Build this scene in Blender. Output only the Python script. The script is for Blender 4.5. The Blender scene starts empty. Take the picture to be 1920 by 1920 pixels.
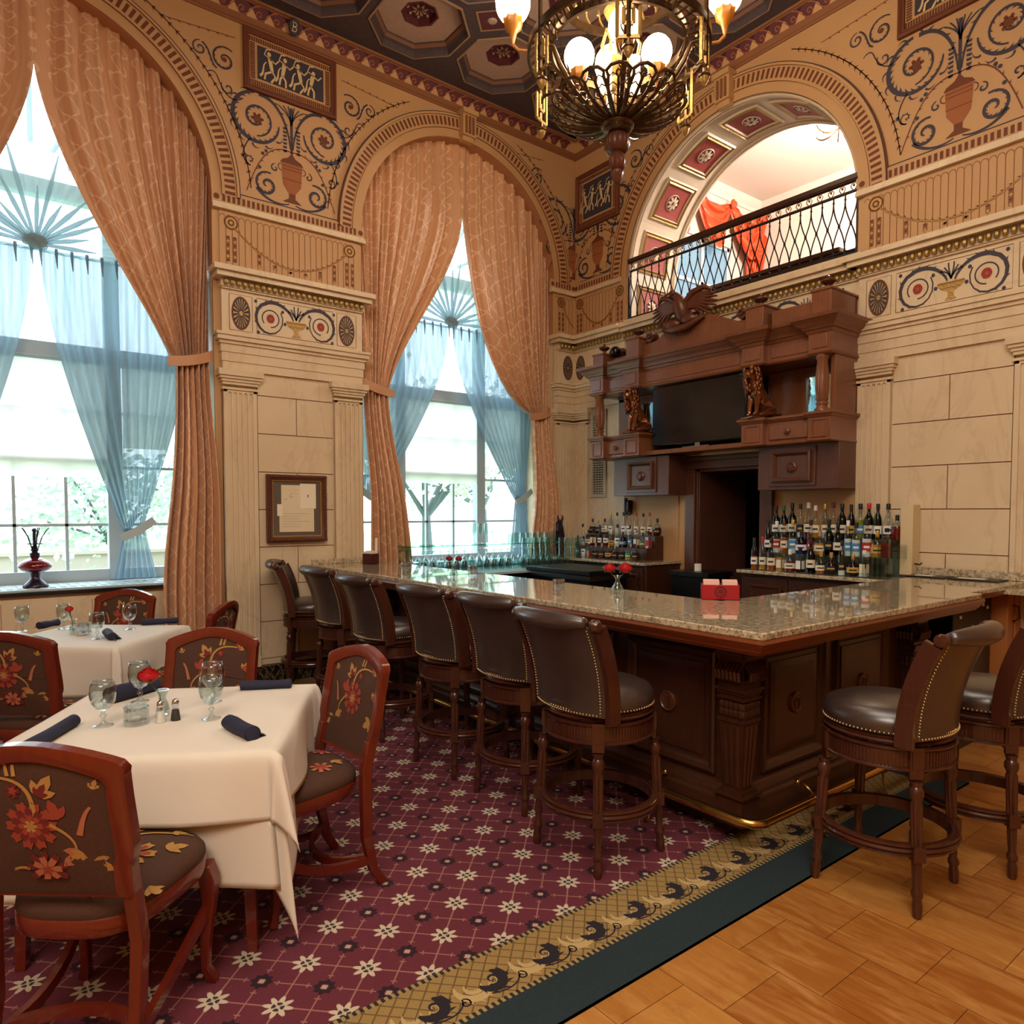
import bpy, bmesh, math, random
from math import pi, sin, cos, radians as R, sqrt, atan2, hypot
from mathutils import Vector, Matrix
random.seed(7)
SC = bpy.context.scene
COL = SC.collection
# ---------------------------------------------------------------- camera, world, lights, exposure
cd = bpy.data.cameras.new('camera'); cam = bpy.data.objects.new('camera', cd); COL.objects.link(cam)
cd.sensor_fit = 'HORIZONTAL'; cd.sensor_width = 36.0; cd.lens = 36.0 * 1324.6 / 1920
cd.shift_y = (1015.8 - 960) / 1920.0
cd.clip_start = 0.02; cd.clip_end = 200
cam.location = (6.6, -6.089, 1.6)
cam.rotation_euler = (R(90 - 2.393), 0, R(52.332))
SC.camera = cam
vs = SC.view_settings
vs.view_transform = 'Standard'; vs.look = 'None'; vs.gamma = 1; vs.use_curve_mapping = False
vs.exposure = 0.3
W = bpy.data.worlds.new('sky'); SC.world = W; W.use_nodes = True
bg = W.node_tree.nodes['Background']; bg.inputs[0].default_value = (0.80, 0.91, 1.0, 1); bg.inputs[1].default_value = 5.0
def area(name, loc, rot, sx, sy, power, col, spread=180):
    l = bpy.data.lights.new(name, 'AREA'); l.shape = 'RECTANGLE'; l.size = sx; l.size_y = sy; l.energy = power; l.color = col
    l.spread = R(spread)
    o = bpy.data.objects.new(name, l); COL.objects.link(o); o.location = loc; o.rotation_euler = [R(a) for a in rot]; return o
def point(name, loc, power, col, rad=0.1):
    l = bpy.data.lights.new(name, 'POINT'); l.energy = power; l.color = col; l.shadow_soft_size = rad
    o = bpy.data.objects.new(name, l); COL.objects.link(o); o.location = loc; return o
for nm, y in (('window_portal', -5.59), ('window_portal', -1.63)):
    a = area(nm, (-0.62, y, 3.3), (0, -90, 0), 4.7, 2.6, 1, (1, 1, 1)); a.data.cycles.is_portal = True
area('fill_light', (7.6, -7.6, 5.6), (24, 12, 0), 3.2, 3.2, 265, (1.0, 0.88, 0.73))  # unseen area lamps added as warm fill, standing in for further chandeliers
area('fill_light', (5.2, -4.2, 5.85), (0, 0, 0), 2.6, 2.6, 80, (1.0, 0.87, 0.72))
point('chandelier_light', (3.0, -2.37, 4.95), 85, (1.0, 0.78, 0.52), 0.3)
point('gallery_light', (2.8, 2.0, 5.6), 260, (1.0, 0.90, 0.82), 0.15)
cy = SC.cycles
cy.use_denoising = True; cy.max_bounces = 7; cy.diffuse_bounces = 3; cy.glossy_bounces = 3; cy.transmission_bounces = 5
cy.transparent_max_bounces = 14; cy.caustics_reflective = False; cy.caustics_refractive = False; cy.sample_clamp_indirect = 6
# ---------------------------------------------------------------- node helpers
def rgb(h):
    h = h.lstrip('#'); v = [int(h[i:i+2], 16) / 255 for i in (0, 2, 4)]
    return tuple((c / 12.92 if c <= 0.04045 else ((c + 0.055) / 1.055) ** 2.4) for c in v) + (1,)
T = None
class V:
    def __init__(s, k): s.k = k
    def __add__(a, b): return mth('ADD', a, b)
    __radd__ = __add__
    def __sub__(a, b): return mth('SUBTRACT', a, b)
    def __rsub__(a, b): return mth('SUBTRACT', b, a)
    def __mul__(a, b): return mth('MULTIPLY', a, b)
    __rmul__ = __mul__
    def __truediv__(a, b): return mth('DIVIDE', a, b)
    def lt(a, b): return mth('LESS_THAN', a, b)
    def gt(a, b): return mth('GREATER_THAN', a, b)
def plug(sock, v):
    if isinstance(v, V): T.links.new(v.k, sock)
    else: sock.default_value = v
def mth(op, a, b=None, c=None):
    n = T.nodes.new('ShaderNodeMath'); n.operation = op
    for i, v in enumerate((a, b, c)):
        if v is not None: plug(n.inputs[i], v)
    return V(n.outputs[0])
def nd(kind, outp=0, **kw):
    n = T.nodes.new(kind)
    for k, v in kw.items():
        if k.startswith('i_'):
            key = k[2:]; key = int(key) if key.isdigit() else key.replace('_', ' ')
            plug(n.inputs[key], v)
        else: setattr(n, k, v)
    return V(n.outputs[outp])
def coord(which='Object', scale=(1, 1, 1), rot=(0, 0, 0), loc=(0, 0, 0)):
    tc = T.nodes.new('ShaderNodeTexCoord'); mp = T.nodes.new('ShaderNodeMapping')
    T.links.new(tc.outputs[which], mp.inputs[0]); mp.inputs['Scale'].default_value = scale; mp.inputs['Rotation'].default_value = rot; mp.inputs['Location'].default_value = loc
    return V(mp.outputs[0])
def noise(vec, scale, detail=4, rough=0.55, dist=0.0): return nd('ShaderNodeTexNoise', 0, i_0=vec, i_Scale=scale, i_Detail=detail, i_Roughness=rough, i_Distortion=dist)
def ramp(v, stops):
    n = T.nodes.new('ShaderNodeValToRGB'); cr = n.color_ramp
    while len(cr.elements) < len(stops): cr.elements.new(0.5)
    for e, (p, c) in zip(cr.elements, stops): e.position = p; e.color = rgb(c) if isinstance(c, str) else c
    plug(n.inputs[0], v); return V(n.outputs[0])
def mix(f, a, b):
    n = T.nodes.new('ShaderNodeMix'); n.data_type = 'RGBA'
    plug(n.inputs[0], f)
    for i, v in ((6, a), (7, b)): plug(n.inputs[i], rgb(v) if isinstance(v, str) else v)
    return V(n.outputs[2])
def xyz(vec):
    n = T.nodes.new('ShaderNodeSeparateXYZ'); plug(n.inputs[0], vec); return V(n.outputs[0]), V(n.outputs[1]), V(n.outputs[2])
MATS = {}
def mat(name, base='#808080', rough=0.5, metal=0.0, fn=None, bump=None, **kw):
    """fn() -> colour, bump() -> height; both built from nodes"""
    global T
    if name in MATS: return MATS[name]
    m = bpy.data.materials.new(name); m.use_nodes = True; T = m.node_tree; MATS[name] = m
    b = T.nodes['Principled BSDF']
    b.inputs['Base Color'].default_value = rgb(base); b.inputs['Roughness'].default_value = rough; b.inputs['Metallic'].default_value = metal
    if fn: plug(b.inputs['Base Color'], fn())
    if bump:
        st, ds, h = bump()
        bn = T.nodes.new('ShaderNodeBump'); bn.inputs['Strength'].default_value = st; bn.inputs['Distance'].default_value = ds
        plug(bn.inputs['Height'], h); T.links.new(bn.outputs[0], b.inputs['Normal'])
    for k, v in kw.items(): plug(b.inputs[k.replace('_', ' ')], v)
    return m
def clear_mat(name, tint='#eef6f4', face=0.12, rough=0.02, base=0.035):
    """thin clear glass: transparent straight on, mirror-like at its edges"""
    global T
    m = bpy.data.materials.new(name); m.use_nodes = True; T = m.node_tree; MATS[name] = m
    T.nodes.remove(T.nodes['Principled BSDF'])
    tr = T.nodes.new('ShaderNodeBsdfTransparent'); tr.inputs[0].default_value = rgb(tint)
    gl = T.nodes.new('ShaderNodeBsdfGlossy'); gl.inputs['Roughness'].default_value = rough; gl.inputs[0].default_value = (1, 1, 1, 1)
    lw = T.nodes.new('ShaderNodeLayerWeight'); lw.inputs[0].default_value = 0.5
    k = mth('MULTIPLY_ADD', mth('POWER', V(lw.outputs['Facing']), 3.0), face * 2, base)
    mx = T.nodes.new('ShaderNodeMixShader'); T.links.new(k.k, mx.inputs[0])
    T.links.new(tr.outputs[0], mx.inputs[1]); T.links.new(gl.outputs[0], mx.inputs[2])
    T.links.new(mx.outputs[0], T.nodes['Material Output'].inputs[0]); return m
def sheer_mat(name, col, alpha, fn=None):
    global T
    m = bpy.data.materials.new(name); m.use_nodes = True; T = m.node_tree; MATS[name] = m
    T.nodes.remove(T.nodes['Principled BSDF'])
    tr = T.nodes.new('ShaderNodeBsdfTransparent')
    tl = T.nodes.new('ShaderNodeBsdfTranslucent'); tl.inputs[0].default_value = rgb(col)
    df = T.nodes.new('ShaderNodeBsdfDiffuse'); df.inputs[0].default_value = rgb(col)
    a = T.nodes.new('ShaderNodeMixShader'); a.inputs[0].default_value = 0.5
    T.links.new(tl.outputs[0], a.inputs[1]); T.links.new(df.outputs[0], a.inputs[2])
    b = T.nodes.new('ShaderNodeMixShader'); plug(b.inputs[0], fn() if fn else alpha)
    T.links.new(tr.outputs[0], b.inputs[1]); T.links.new(a.outputs[0], b.inputs[2])
    T.links.new(b.outputs[0], T.nodes['Material Output'].inputs[0]); return m
def glow_mat(name, col, strength):
    global T
    m = bpy.data.materials.new(name); m.use_nodes = True; T = m.node_tree; MATS[name] = m
    b = T.nodes['Principled BSDF']; b.inputs['Base Color'].default_value = rgb(col)
    b.inputs['Emission Color'].default_value = rgb(col); b.inputs['Emission Strength'].default_value = strength; return m
# ---------------------------------------------------------------- mesh helpers
class MB:
    def __init__(s): s.v = []; s.f = []; s.mi = []; s.M = None; s.cur = 0
    def add(s, vs, fs, mi=None):
        n = len(s.v)
        if s.M is not None: vs = [s.M @ Vector(p) for p in vs]
        s.v.extend(tuple(p) for p in vs); s.f.extend(tuple(i + n for i in f) for f in fs)
        s.mi.extend([s.cur if mi is None else mi] * len(fs)); return s
    def box(s, x0, x1, y0, y1, z0, z1, mi=None):
        return s.add([(x0,y0,z0),(x1,y0,z0),(x1,y1,z0),(x0,y1,z0),(x0,y0,z1),(x1,y0,z1),(x1,y1,z1),(x0,y1,z1)],
                     [(0,3,2,1),(4,5,6,7),(0,1,5,4),(1,2,6,5),(2,3,7,6),(3,0,4,7)], mi)
    def quad(s, a, b, c, d, mi=None): return s.add([a, b, c, d], [(0, 1, 2, 3)], mi)
    def grid(s, fn, nu, nv, closeu=False, closev=False, mi=None):
        vs = [fn(i / nu, j / nv) for j in range(nv + (0 if closev else 1)) for i in range(nu + (0 if closeu else 1))]
        w = nu + (0 if closeu else 1); h = nv + (0 if closev else 1); fs = []
        for j in range(nv):
            for i in range(nu):
                a = (j % h) * w + i % w; b = (j % h) * w + (i + 1) % w; c = ((j + 1) % h) * w + (i + 1) % w; d = ((j + 1) % h) * w + i % w
                fs.append((a, b, c, d))
        return s.add(vs, fs, mi)
    def lathe(s, prof, seg=16, c=(0, 0, 0), axis='z', flute=0, fd=0.0, mi=None, caps=True):
        vs = []; fs = []
        for r, z in prof:
            for k in range(seg):
                a = 2 * pi * k / seg; rr = r * (1 - fd * (0.5 + 0.5 * cos(flute * a))) if flute else r
                p = (rr * cos(a), rr * sin(a), z)
                if axis == 'x': p = (p[2], p[0], p[1])
                elif axis == 'y': p = (p[0], p[2], p[1])
                vs.append((p[0] + c[0], p[1] + c[1], p[2] + c[2]))
        n = len(prof)
        for j in range(n - 1):
            for k in range(seg):
                k2 = (k + 1) % seg; fs.append((j*seg + k, j*seg + k2, (j+1)*seg + k2, (j+1)*seg + k))
        if caps:
            if prof[0][0] > 1e-4: fs.append(tuple(range(seg))[::-1])
            if prof[-1][0] > 1e-4: fs.append(tuple((n-1)*seg + k for k in range(seg)))
        return s.add(vs, fs, mi)
    def tube(s, pts, r, seg=8, closed=False, mi=None, sq=None, up=None):
        """tube along points; r number or list; sq=(a,b) makes a rectangular bar a wide, b high"""
        pts = [Vector(p) for p in pts]; n = len(pts); vs = []; prev = None
        for i, p in enumerate(pts):
            a = pts[(i - 1) % n] if closed or i > 0 else p; b = pts[(i + 1) % n] if closed or i < n - 1 else p
            d = (b - a)
            d = d.normalized() if d.length > 1e-9 else Vector((0, 0, 1))
            ref = Vector(up) if up else (prev if prev is not None else (Vector((0, 0, 1)) if abs(d.z) < 0.9 else Vector((1, 0, 0))))
            x = ref - d * ref.dot(d)
            if x.length < 1e-6: x = d.orthogonal()
            x.normalize(); y = d.cross(x); prev = x
            rr = r[i] if isinstance(r, (list, tuple)) else r
            if sq:
                h, w = sq[1] / 2 * rr, sq[0] / 2 * rr
                ring = [p + x*h + y*w, p - x*h + y*w, p - x*h - y*w, p + x*h - y*w]
            else: ring = [p + x * (rr * cos(2*pi*k/seg)) + y * (rr * sin(2*pi*k/seg)) for k in range(seg)]
            vs += ring
        sg = 4 if sq else seg; fs = []
        for i in range(n if closed else n - 1):
            for k in range(sg):
                k2 = (k + 1) % sg; i2 = (i + 1) % n; fs.append((i*sg + k, i*sg + k2, i2*sg + k2, i2*sg + k))
        if not closed: fs.append(tuple(range(sg))[::-1]); fs.append(tuple((n-1)*sg + k for k in range(sg)))
        return s.add(vs, fs, mi)
    def ball(s, c, r, seg=10, rings=6, sc=(1, 1, 1), mi=None):
        prof = [(sin(pi * j / rings), -cos(pi * j / rings)) for j in range(rings + 1)]
        vs = []; fs = []
        for q, z in prof:
            for k in range(seg):
                a = 2 * pi * k / seg; vs.append((c[0] + r*sc[0]*q*cos(a), c[1] + r*sc[1]*q*sin(a), c[2] + r*sc[2]*z))
        for j in range(rings):
            for k in range(seg):
                k2 = (k + 1) % seg; fs.append((j*seg+k, j*seg+k2, (j+1)*seg+k2, (j+1)*seg+k))
        return s.add(vs, fs, mi)
    def prism(s, poly, fn, d0, d1, mi=None):
        """extrude 2-D polygon; fn(a,b,d)->xyz"""
        n = len(poly); vs = [fn(a, b, d0) for a, b in poly] + [fn(a, b, d1) for a, b in poly]
        fs = [tuple(range(n)), tuple(range(2*n - 1, n - 1, -1))] + [(i, (i+1) % n, n + (i+1) % n, n + i) for i in range(n)]
        return s.add(vs, fs, mi)
    def sweep(s, prof, path, fn, closed=False, mi=None):
        """mitred moulding: prof [(out, up)], path 2-D [(a,b)] ; fn(a,b,up)->xyz ; out is to the right of travel"""
        n = len(path); m = len(prof); vs = []
        for i in range(n):
            p = Vector(path[i]); q0 = Vector(path[i-1]) if (closed or i) else None; q1 = Vector(path[(i+1) % n]) if (closed or i < n-1) else None
            d0 = (p - q0).normalized() if q0 is not None else None; d1 = (q1 - p).normalized() if q1 is not None else None
            d0 = d0 or d1; d1 = d1 or d0
            n0 = Vector((d0.y, -d0.x)); n1 = Vector((d1.y, -d1.x)); b = (n0 + n1)
            b = b / max(0.3, b.length ** 2 / 2)
            for o, u in prof: q = p + b * o; vs.append(fn(q.x, q.y, u))
        fs = []
        for i in range(n if closed else n - 1):
            for k in range(m - 1):
                i2 = (i + 1) % n; fs.append((i*m + k, i*m + k + 1, i2*m + k + 1, i2*m + k))
        if not closed: fs.append(tuple(range(m))[::-1]); fs.append(tuple((n-1)*m + k for k in range(m)))
        return s.add(vs, fs, mi)
    def build(s, name, mats, parent=None, smooth=35, bevel=0, kind=None, label=None, cat=None, group=None, normals=True, sub=0):
        me = bpy.data.meshes.new(name); me.from_pydata(s.v, [], s.f)
        if not isinstance(mats, (list, tuple)): mats = [mats]
        for m in mats: me.materials.append(MATS[m] if isinstance(m, str) else m)
        if len(mats) > 1: me.polygons.foreach_set('material_index', s.mi)
        if normals and len(s.f) < 60000:
            bm = bmesh.new(); bm.from_mesh(me); bmesh.ops.recalc_face_normals(bm, faces=bm.faces); bm.to_mesh(me); bm.free()
        if smooth:
            me.polygons.foreach_set('use_smooth', [True] * len(me.polygons))
            if smooth < 180: me.set_sharp_from_angle(angle=R(smooth))
        me.update()
        o = bpy.data.objects.new(name, me); COL.objects.link(o)
        if parent: o.parent = parent
        if bevel:
            b = o.modifiers.new('bevel', 'BEVEL'); b.width = bevel; b.segments = 2; b.limit_method = 'ANGLE'; b.angle_limit = R(40)
        if sub:
            b = o.modifiers.new('sub', 'SUBSURF'); b.levels = sub; b.render_levels = sub
        if kind: o['kind'] = kind
        if label: o['label'] = label
        if cat: o['category'] = cat
        if group: o['group'] = group
        return o
def thing(name, label, cat, loc=(0, 0, 0), rz=0, group=None):
    o = bpy.data.objects.new(name, None); COL.objects.link(o); o.location = loc; o.rotation_euler = (0, 0, rz)
    o.empty_display_size = 0.1; o['label'] = label; o['category'] = cat
    if group: o['group'] = group
    return o
def kids(o): return [c for c in COL.objects if c.parent == o]
def dup(src, tree, loc, rz=0, label=None, group=None, sc=None):
    r = src.copy(); COL.objects.link(r); r.location = loc; r.rotation_euler = (0, 0, rz)
    if sc: r.scale = sc
    if label: r['label'] = label
    if group: r['group'] = group
    for ch, gs in tree:
        c = ch.copy(); COL.objects.link(c); c.parent = r
        for g in gs: d = g.copy(); COL.objects.link(d); d.parent = c
    return r
def treeof(o): return [(c, kids(c)) for c in kids(o)]
def sm(t): return t * t * (3 - 2 * t)
def lerp(a, b, t): return a + (b - a) * t
def bez(p0, p1, p2, p3, n):
    out = []
    for i in range(n + 1):
        t = i / n; a, b, c, d = (1-t)**3, 3*t*(1-t)**2, 3*t*t*(1-t), t**3
        out.append(tuple(a*x + b*y + c*z + d*w for x, y, z, w in zip(p0, p1, p2, p3)))
    return out
ORD = ['first','second','third','fourth','fifth','sixth','seventh','eighth','ninth','tenth','eleventh','twelfth','thirteenth','fourteenth','fifteenth','sixteenth','seventeenth','eighteenth','nineteenth','twentieth']
# wall maps: s along the wall to the right, z up, d out into the room
def WA(s, z, d): return (d, s, z)
def WB(s, z, d): return (s, -d, z)
class WM(MB):
    """MB whose boxes/decals are given in wall coordinates"""
    def __init__(s, wm): super().__init__(); s.wm = wm
    def wb(s, s0, s1, z0, z1, d0, d1, mi=None):
        w = s.wm; return s.add([w(s0,z0,d0), w(s1,z0,d0), w(s1,z0,d1), w(s0,z0,d1), w(s0,z1,d0), w(s1,z1,d0), w(s1,z1,d1), w(s0,z1,d1)],
                     [(0,3,2,1),(4,5,6,7),(0,1,5,4),(1,2,6,5),(2,3,7,6),(3,0,4,7)], mi)
    def poly(s, pts, d, mi=None): return s.add([s.wm(a, b, d) for a, b in pts], [tuple(range(len(pts)))], mi)
    def rib(s, pts, w, d, mi=None, leaf=0, ls=1):
        """flat tapered band along pts; w number or function of t; leaf = length of side spikes"""
        n = len(pts); L = []; Rr = []
        for i, p in enumerate(pts):
            a = pts[max(0, i-1)]; b = pts[min(n-1, i+1)]; dx, dy = b[0]-a[0], b[1]-a[1]; q = hypot(dx, dy) or 1; nx, ny = -dy/q, dx/q
            ww = (w(i/(n-1)) if callable(w) else w) / 2
            L.append((p[0]+nx*ww, p[1]+ny*ww)); Rr.append((p[0]-nx*ww, p[1]-ny*ww))
            if leaf and i % 2 == 0 and 0 < i < n-1:
                g = leaf * (w(i/(n-1)) / w(0.5) if callable(w) else 1); tx, ty = dx/q, dy/q
                s.add([s.wm(*q_, d) for q_ in ((p[0]+nx*ww*ls-tx*g*.45, p[1]+ny*ww*ls-ty*g*.45), (p[0]+nx*ls*(ww+g)-tx*g*.95, p[1]+ny*ls*(ww+g)-ty*g*.95), (p[0]+nx*ww*ls+tx*g*.45, p[1]+ny*ww*ls+ty*g*.45))], [(0,1,2)], mi)
        vs = [s.wm(*p, d) for p in L] + [s.wm(*p, d) for p in Rr]
        return s.add(vs, [(i, i+1, n+i+1, n+i) for i in range(n-1)], mi)
    def disc(s, c, rx, rz, d, n=20, mi=None): return s.poly([(c[0]+rx*cos(2*pi*k/n), c[1]+rz*sin(2*pi*k/n)) for k in range(n)], d, mi)
def spiral(c, r, a0, turns, n=26, sgn=1, r1=0.12):
    return [(c[0] + r*lerp(1, r1, t)*cos(a0 + sgn*2*pi*turns*t), c[1] + r*lerp(1, r1, t)*sin(a0 + sgn*2*pi*turns*t)) for t in [i/n for i in range(n+1)]]
def arc(c, r, a0, a1, n=24): return [(c[0] + r*cos(lerp(a0, a1, i/n)), c[1] + r*sin(lerp(a0, a1, i/n))) for i in range(n+1)]
# ---------------------------------------------------------------- materials
def stone(c0, c1, vein):
    def f():
        p = coord('Object'); n = noise(p, 3.0, 7, 0.65, 0.3); v = noise(coord('Object', (1, 1, .4)), 2.2, 5, 0.6, 0.8)
        k = mth('MINIMUM', mth('ABSOLUTE', v - 0.5) * 30, 1.0)
        return mix(mth('MULTIPLY_ADD', k, 0.35, 0.65), vein, mix(n, c0, c1))
    return f
mat('marble', rough=0.32, fn=stone('#d6be9a', '#e4d1b2', '#c2a682'))
mat('plaster', rough=0.6, fn=lambda: mix(noise(coord(), 1.5, 4), '#bf9264', '#cda475'))
mat('plaster_light', rough=0.55, fn=lambda: mix(noise(coord(), 1.8, 4), '#d9bd8e', '#e3c89c'))
mat('reveal', '#b8825c', 0.6)
mat('ink', '#3d3844', 0.7); mat('ink_brown', '#6f3a20', 0.7); mat('ink_tan', '#a05f34', 0.7); mat('ink_gold', '#c9973a', 0.5); mat('ink_red', '#a03030', 0.7)
mat('line_brown', '#8a5a3a', 0.7)  # brown of mouldings, band edges, block joints and painted lines
mat('gilt', '#b08f52', 0.4, 0.55, bump=lambda: (0.5, 0.01, noise(coord(), 60, 3)))
mat('black_marble', rough=0.15, fn=lambda: ramp(mth('ABSOLUTE', noise(coord(), 4, 6, 0.7, 2.0) - 0.5), [(0.0, '#8a7a50'), (0.02, '#1c1714'), (1, '#120f10')]))
mat('ceil_dark', rough=0.7, fn=lambda: mix(noise(coord(), 40, 3), '#3a3038', '#564a50'))
mat('ceil_line', '#a08468', 0.6); mat('ceil_red', '#5c2630', 0.7)
mat('ceil_panel', rough=0.7, fn=lambda: mix(noise(coord('Object', (1, 1, 1)), 22, 5, 0.7, 1.0), '#a08478', '#bda294'))
mat('ceil_gold', '#7c5440', 0.6)
mat('soffit_red', rough=0.6, fn=lambda: mix(noise(coord(), 6, 3), '#8e3a34', '#a4463c'))
mat('soffit', '#d8c4ac', 0.55); mat('white_wall', '#eadfd2', 0.7)
def wood(c0, c1, sc=(1, 1, 1), ring=9):
    def f():
        p = coord('Object', sc); a = noise(p, 3.0, 5, 0.6, 1.2); b = noise(coord('Object', (sc[0]*14, sc[1]*14, sc[2]*1.3)), 4, 3, 0.5)
        return mix(mth('MULTIPLY_ADD', b, 0.5, a * 0.5), c0, c1)
    return f
mat('bar_wood', rough=0.3, fn=wood('#28130d', '#54301e'))
mat('hutch_wood', rough=0.3, fn=wood('#542c1b', '#98603f'))
mat('counter_edge_wood', rough=0.28, fn=wood('#5c2c18', '#935030', (1, 1, 6)))
mat('stool_wood', rough=0.25, fn=wood('#2c1610', '#5c3122'), Coat_Weight=0.3)
mat('chair_wood', rough=0.22, fn=wood('#52190f', '#7e2e1a'), Coat_Weight=0.4)
mat('cup_wood', rough=0.3, fn=wood('#3c2119', '#704636'))
mat('orange_wood', rough=0.4, fn=wood('#9a5a2c', '#bd7c44'))
mat('gap_shade', '#0b0809', 0.8); mat('black', '#0c0c0f', 0.35); mat('black_gloss', '#0b0b0e', 0.08)
mat('leather', rough=0.34, Specular_IOR_Level=0.9, fn=lambda: mix(noise(coord(), 9, 4), '#2e2422', '#443630'), bump=lambda: (0.15, 0.002, noise(coord(), 160, 3)), Coat_Weight=0.4, Coat_Roughness=0.25)
mat('brass', '#c8a25a', 0.22, 1.0); mat('nail', '#d8bd88', 0.3, 0.9); mat('bronze', rough=0.22, metal=0.6, fn=lambda: mix(noise(coord(), 12, 3), '#4a2414', '#a0623c'))
mat('steel', '#9a9a9c', 0.25, 1.0)
mat('carved_wood', rough=0.35, fn=wood('#3a1c12', '#74402a'))
def granite():
    p = coord('Object'); v = nd('ShaderNodeTexVoronoi', 0, i_Vector=p, i_Scale=95.0); n = noise(p, 30, 5, 0.7); m = noise(p, 90, 2, 0.5)
    c = ramp(n, [(0.30, '#5f574e'), (0.44, '#a8997f'), (0.56, '#cdbd9c'), (0.72, '#d9cdb2')])
    return mix(mth('GREATER_THAN', m, 0.60), c, mix(mth('GREATER_THAN', v, 0.3), '#3a332e', '#8a7258'))
mat('granite', rough=0.04, fn=granite, Coat_Weight=0.5, Coat_Roughness=0.02)
# curtains: coral damask
def damask(c0, c1, c2):
    def f():
        p = coord('UV'); x, y, z = xyz(p)
        w = nd('ShaderNodeTexNoise', 0, i_0=p, i_Scale=3.0, i_Detail=2.0)
        u = x * 5.5; v = y * 5.5
        lat = mth('ABSOLUTE', mth('SINE', u * pi + mth('SINE', v * pi) * 1.0 + w * 1.5)); lat2 = mth('ABSOLUTE', mth('SINE', u * pi - mth('SINE', v * pi) * 1.0 - w * 1.2 + 1.57))
        k = mth('MINIMUM', lat, lat2)
        n = noise(p, 40, 3, 0.6)
        return mix((k + (n - 0.5) * 0.5).lt(0.13) * 0.8, mix(noise(coord('UV', (90, 3, 1)), 3.0, 3, 0.6), c0, c1), c2)
    return f
mat('drape', rough=0.42, fn=damask('#cc946a', '#e0b088', '#eecaa6'), Sheen_Weight=0.3)
mat('tieback', rough=0.5, fn=damask('#c48e66', '#d0a078', '#e2bc98'))
mat('swag_silk', '#d6512a', 0.4)
sheer_mat('sheer', '#92abba', 0.5, fn=lambda: mth('ADD', 0.74, mth('MULTIPLY', noise(coord('Object', (1, 26, .6)), 1.3, 2), 0.30)))
sheer_mat('blind', '#fbfbf6', 0.97)
clear_mat('window_glass', '#f6fbfb', 0.06)
clear_mat('clear_glass', '#f4f8f8', 0.40); clear_mat('shelf_glass', '#a9e0d0', 0.35); clear_mat('bar_glass', '#ebf6f5', 0.5); clear_mat('goblet_glass', '#eef4f4', 0.6, base=.06); clear_mat('cut_crystal', '#e9f0f2', 0.7, .05, base=.22); clear_mat('acrylic', '#eef2f2', 0.22)
mat('window_paint', '#b9cbd2', 0.5)
mat('linen', rough=0.75, fn=lambda: mix(noise(coord(), 4, 3), '#ddd3c4', '#e8dfd2'), bump=lambda: (0.12, 0.01, noise(coord(), 9, 4)))
mat('napkin', rough=0.8, fn=lambda: mix(noise(coord(), 80, 3), '#1b1d33', '#262843'))
mat('rose_red', '#b80d18', 0.45, Subsurface_Weight=0.05); mat('rose_dark', '#8a0a2c', 0.5); mat('leaf', '#2f5a2c', 0.5); mat('water', '#e6f0ee', 0.05)
mat('salt_white', '#f4efe6', 0.7); mat('pepper', '#2a211c', 0.8); mat('chrome', '#d8d8da', 0.08, 1.0)
mat('red_leather', '#a81822', 0.35); mat('brown_leather', '#4a1d18', 0.4); mat('paper', '#f2e6dc', 0.8); mat('paper_pink', '#f3c8bc', 0.8)
mat('emblem_dark', '#2c0f14', 0.5)
mat('screen', '#171316', 0.12); mat('mirror', '#bfe0e2', 0.03, 1.0); mat('brushed', '#70685c', 0.35, 0.8)
mat('lamp_red', '#7a0f1c', 0.12, 0.3, Coat_Weight=0.8); mat('lamp_base', '#3a3040', 0.25, 0.6)
glow_mat('globe', '#ffe6bc', 9.0); glow_mat('gallery_globe', '#ffeccc', 30.0); glow_mat('candle', '#fff0d0', 1.6)
mat('antique_brass', rough=0.3, metal=0.85, fn=lambda: mix(noise(coord(), 20, 3), '#3c2c22', '#7c6040'))
mat('iron', '#2a2226', 0.4, 0.5); mat('iron_gilt', '#8a6238', 0.4, 0.6)
mat('amber_glass', '#c8802c', 0.3)
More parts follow.
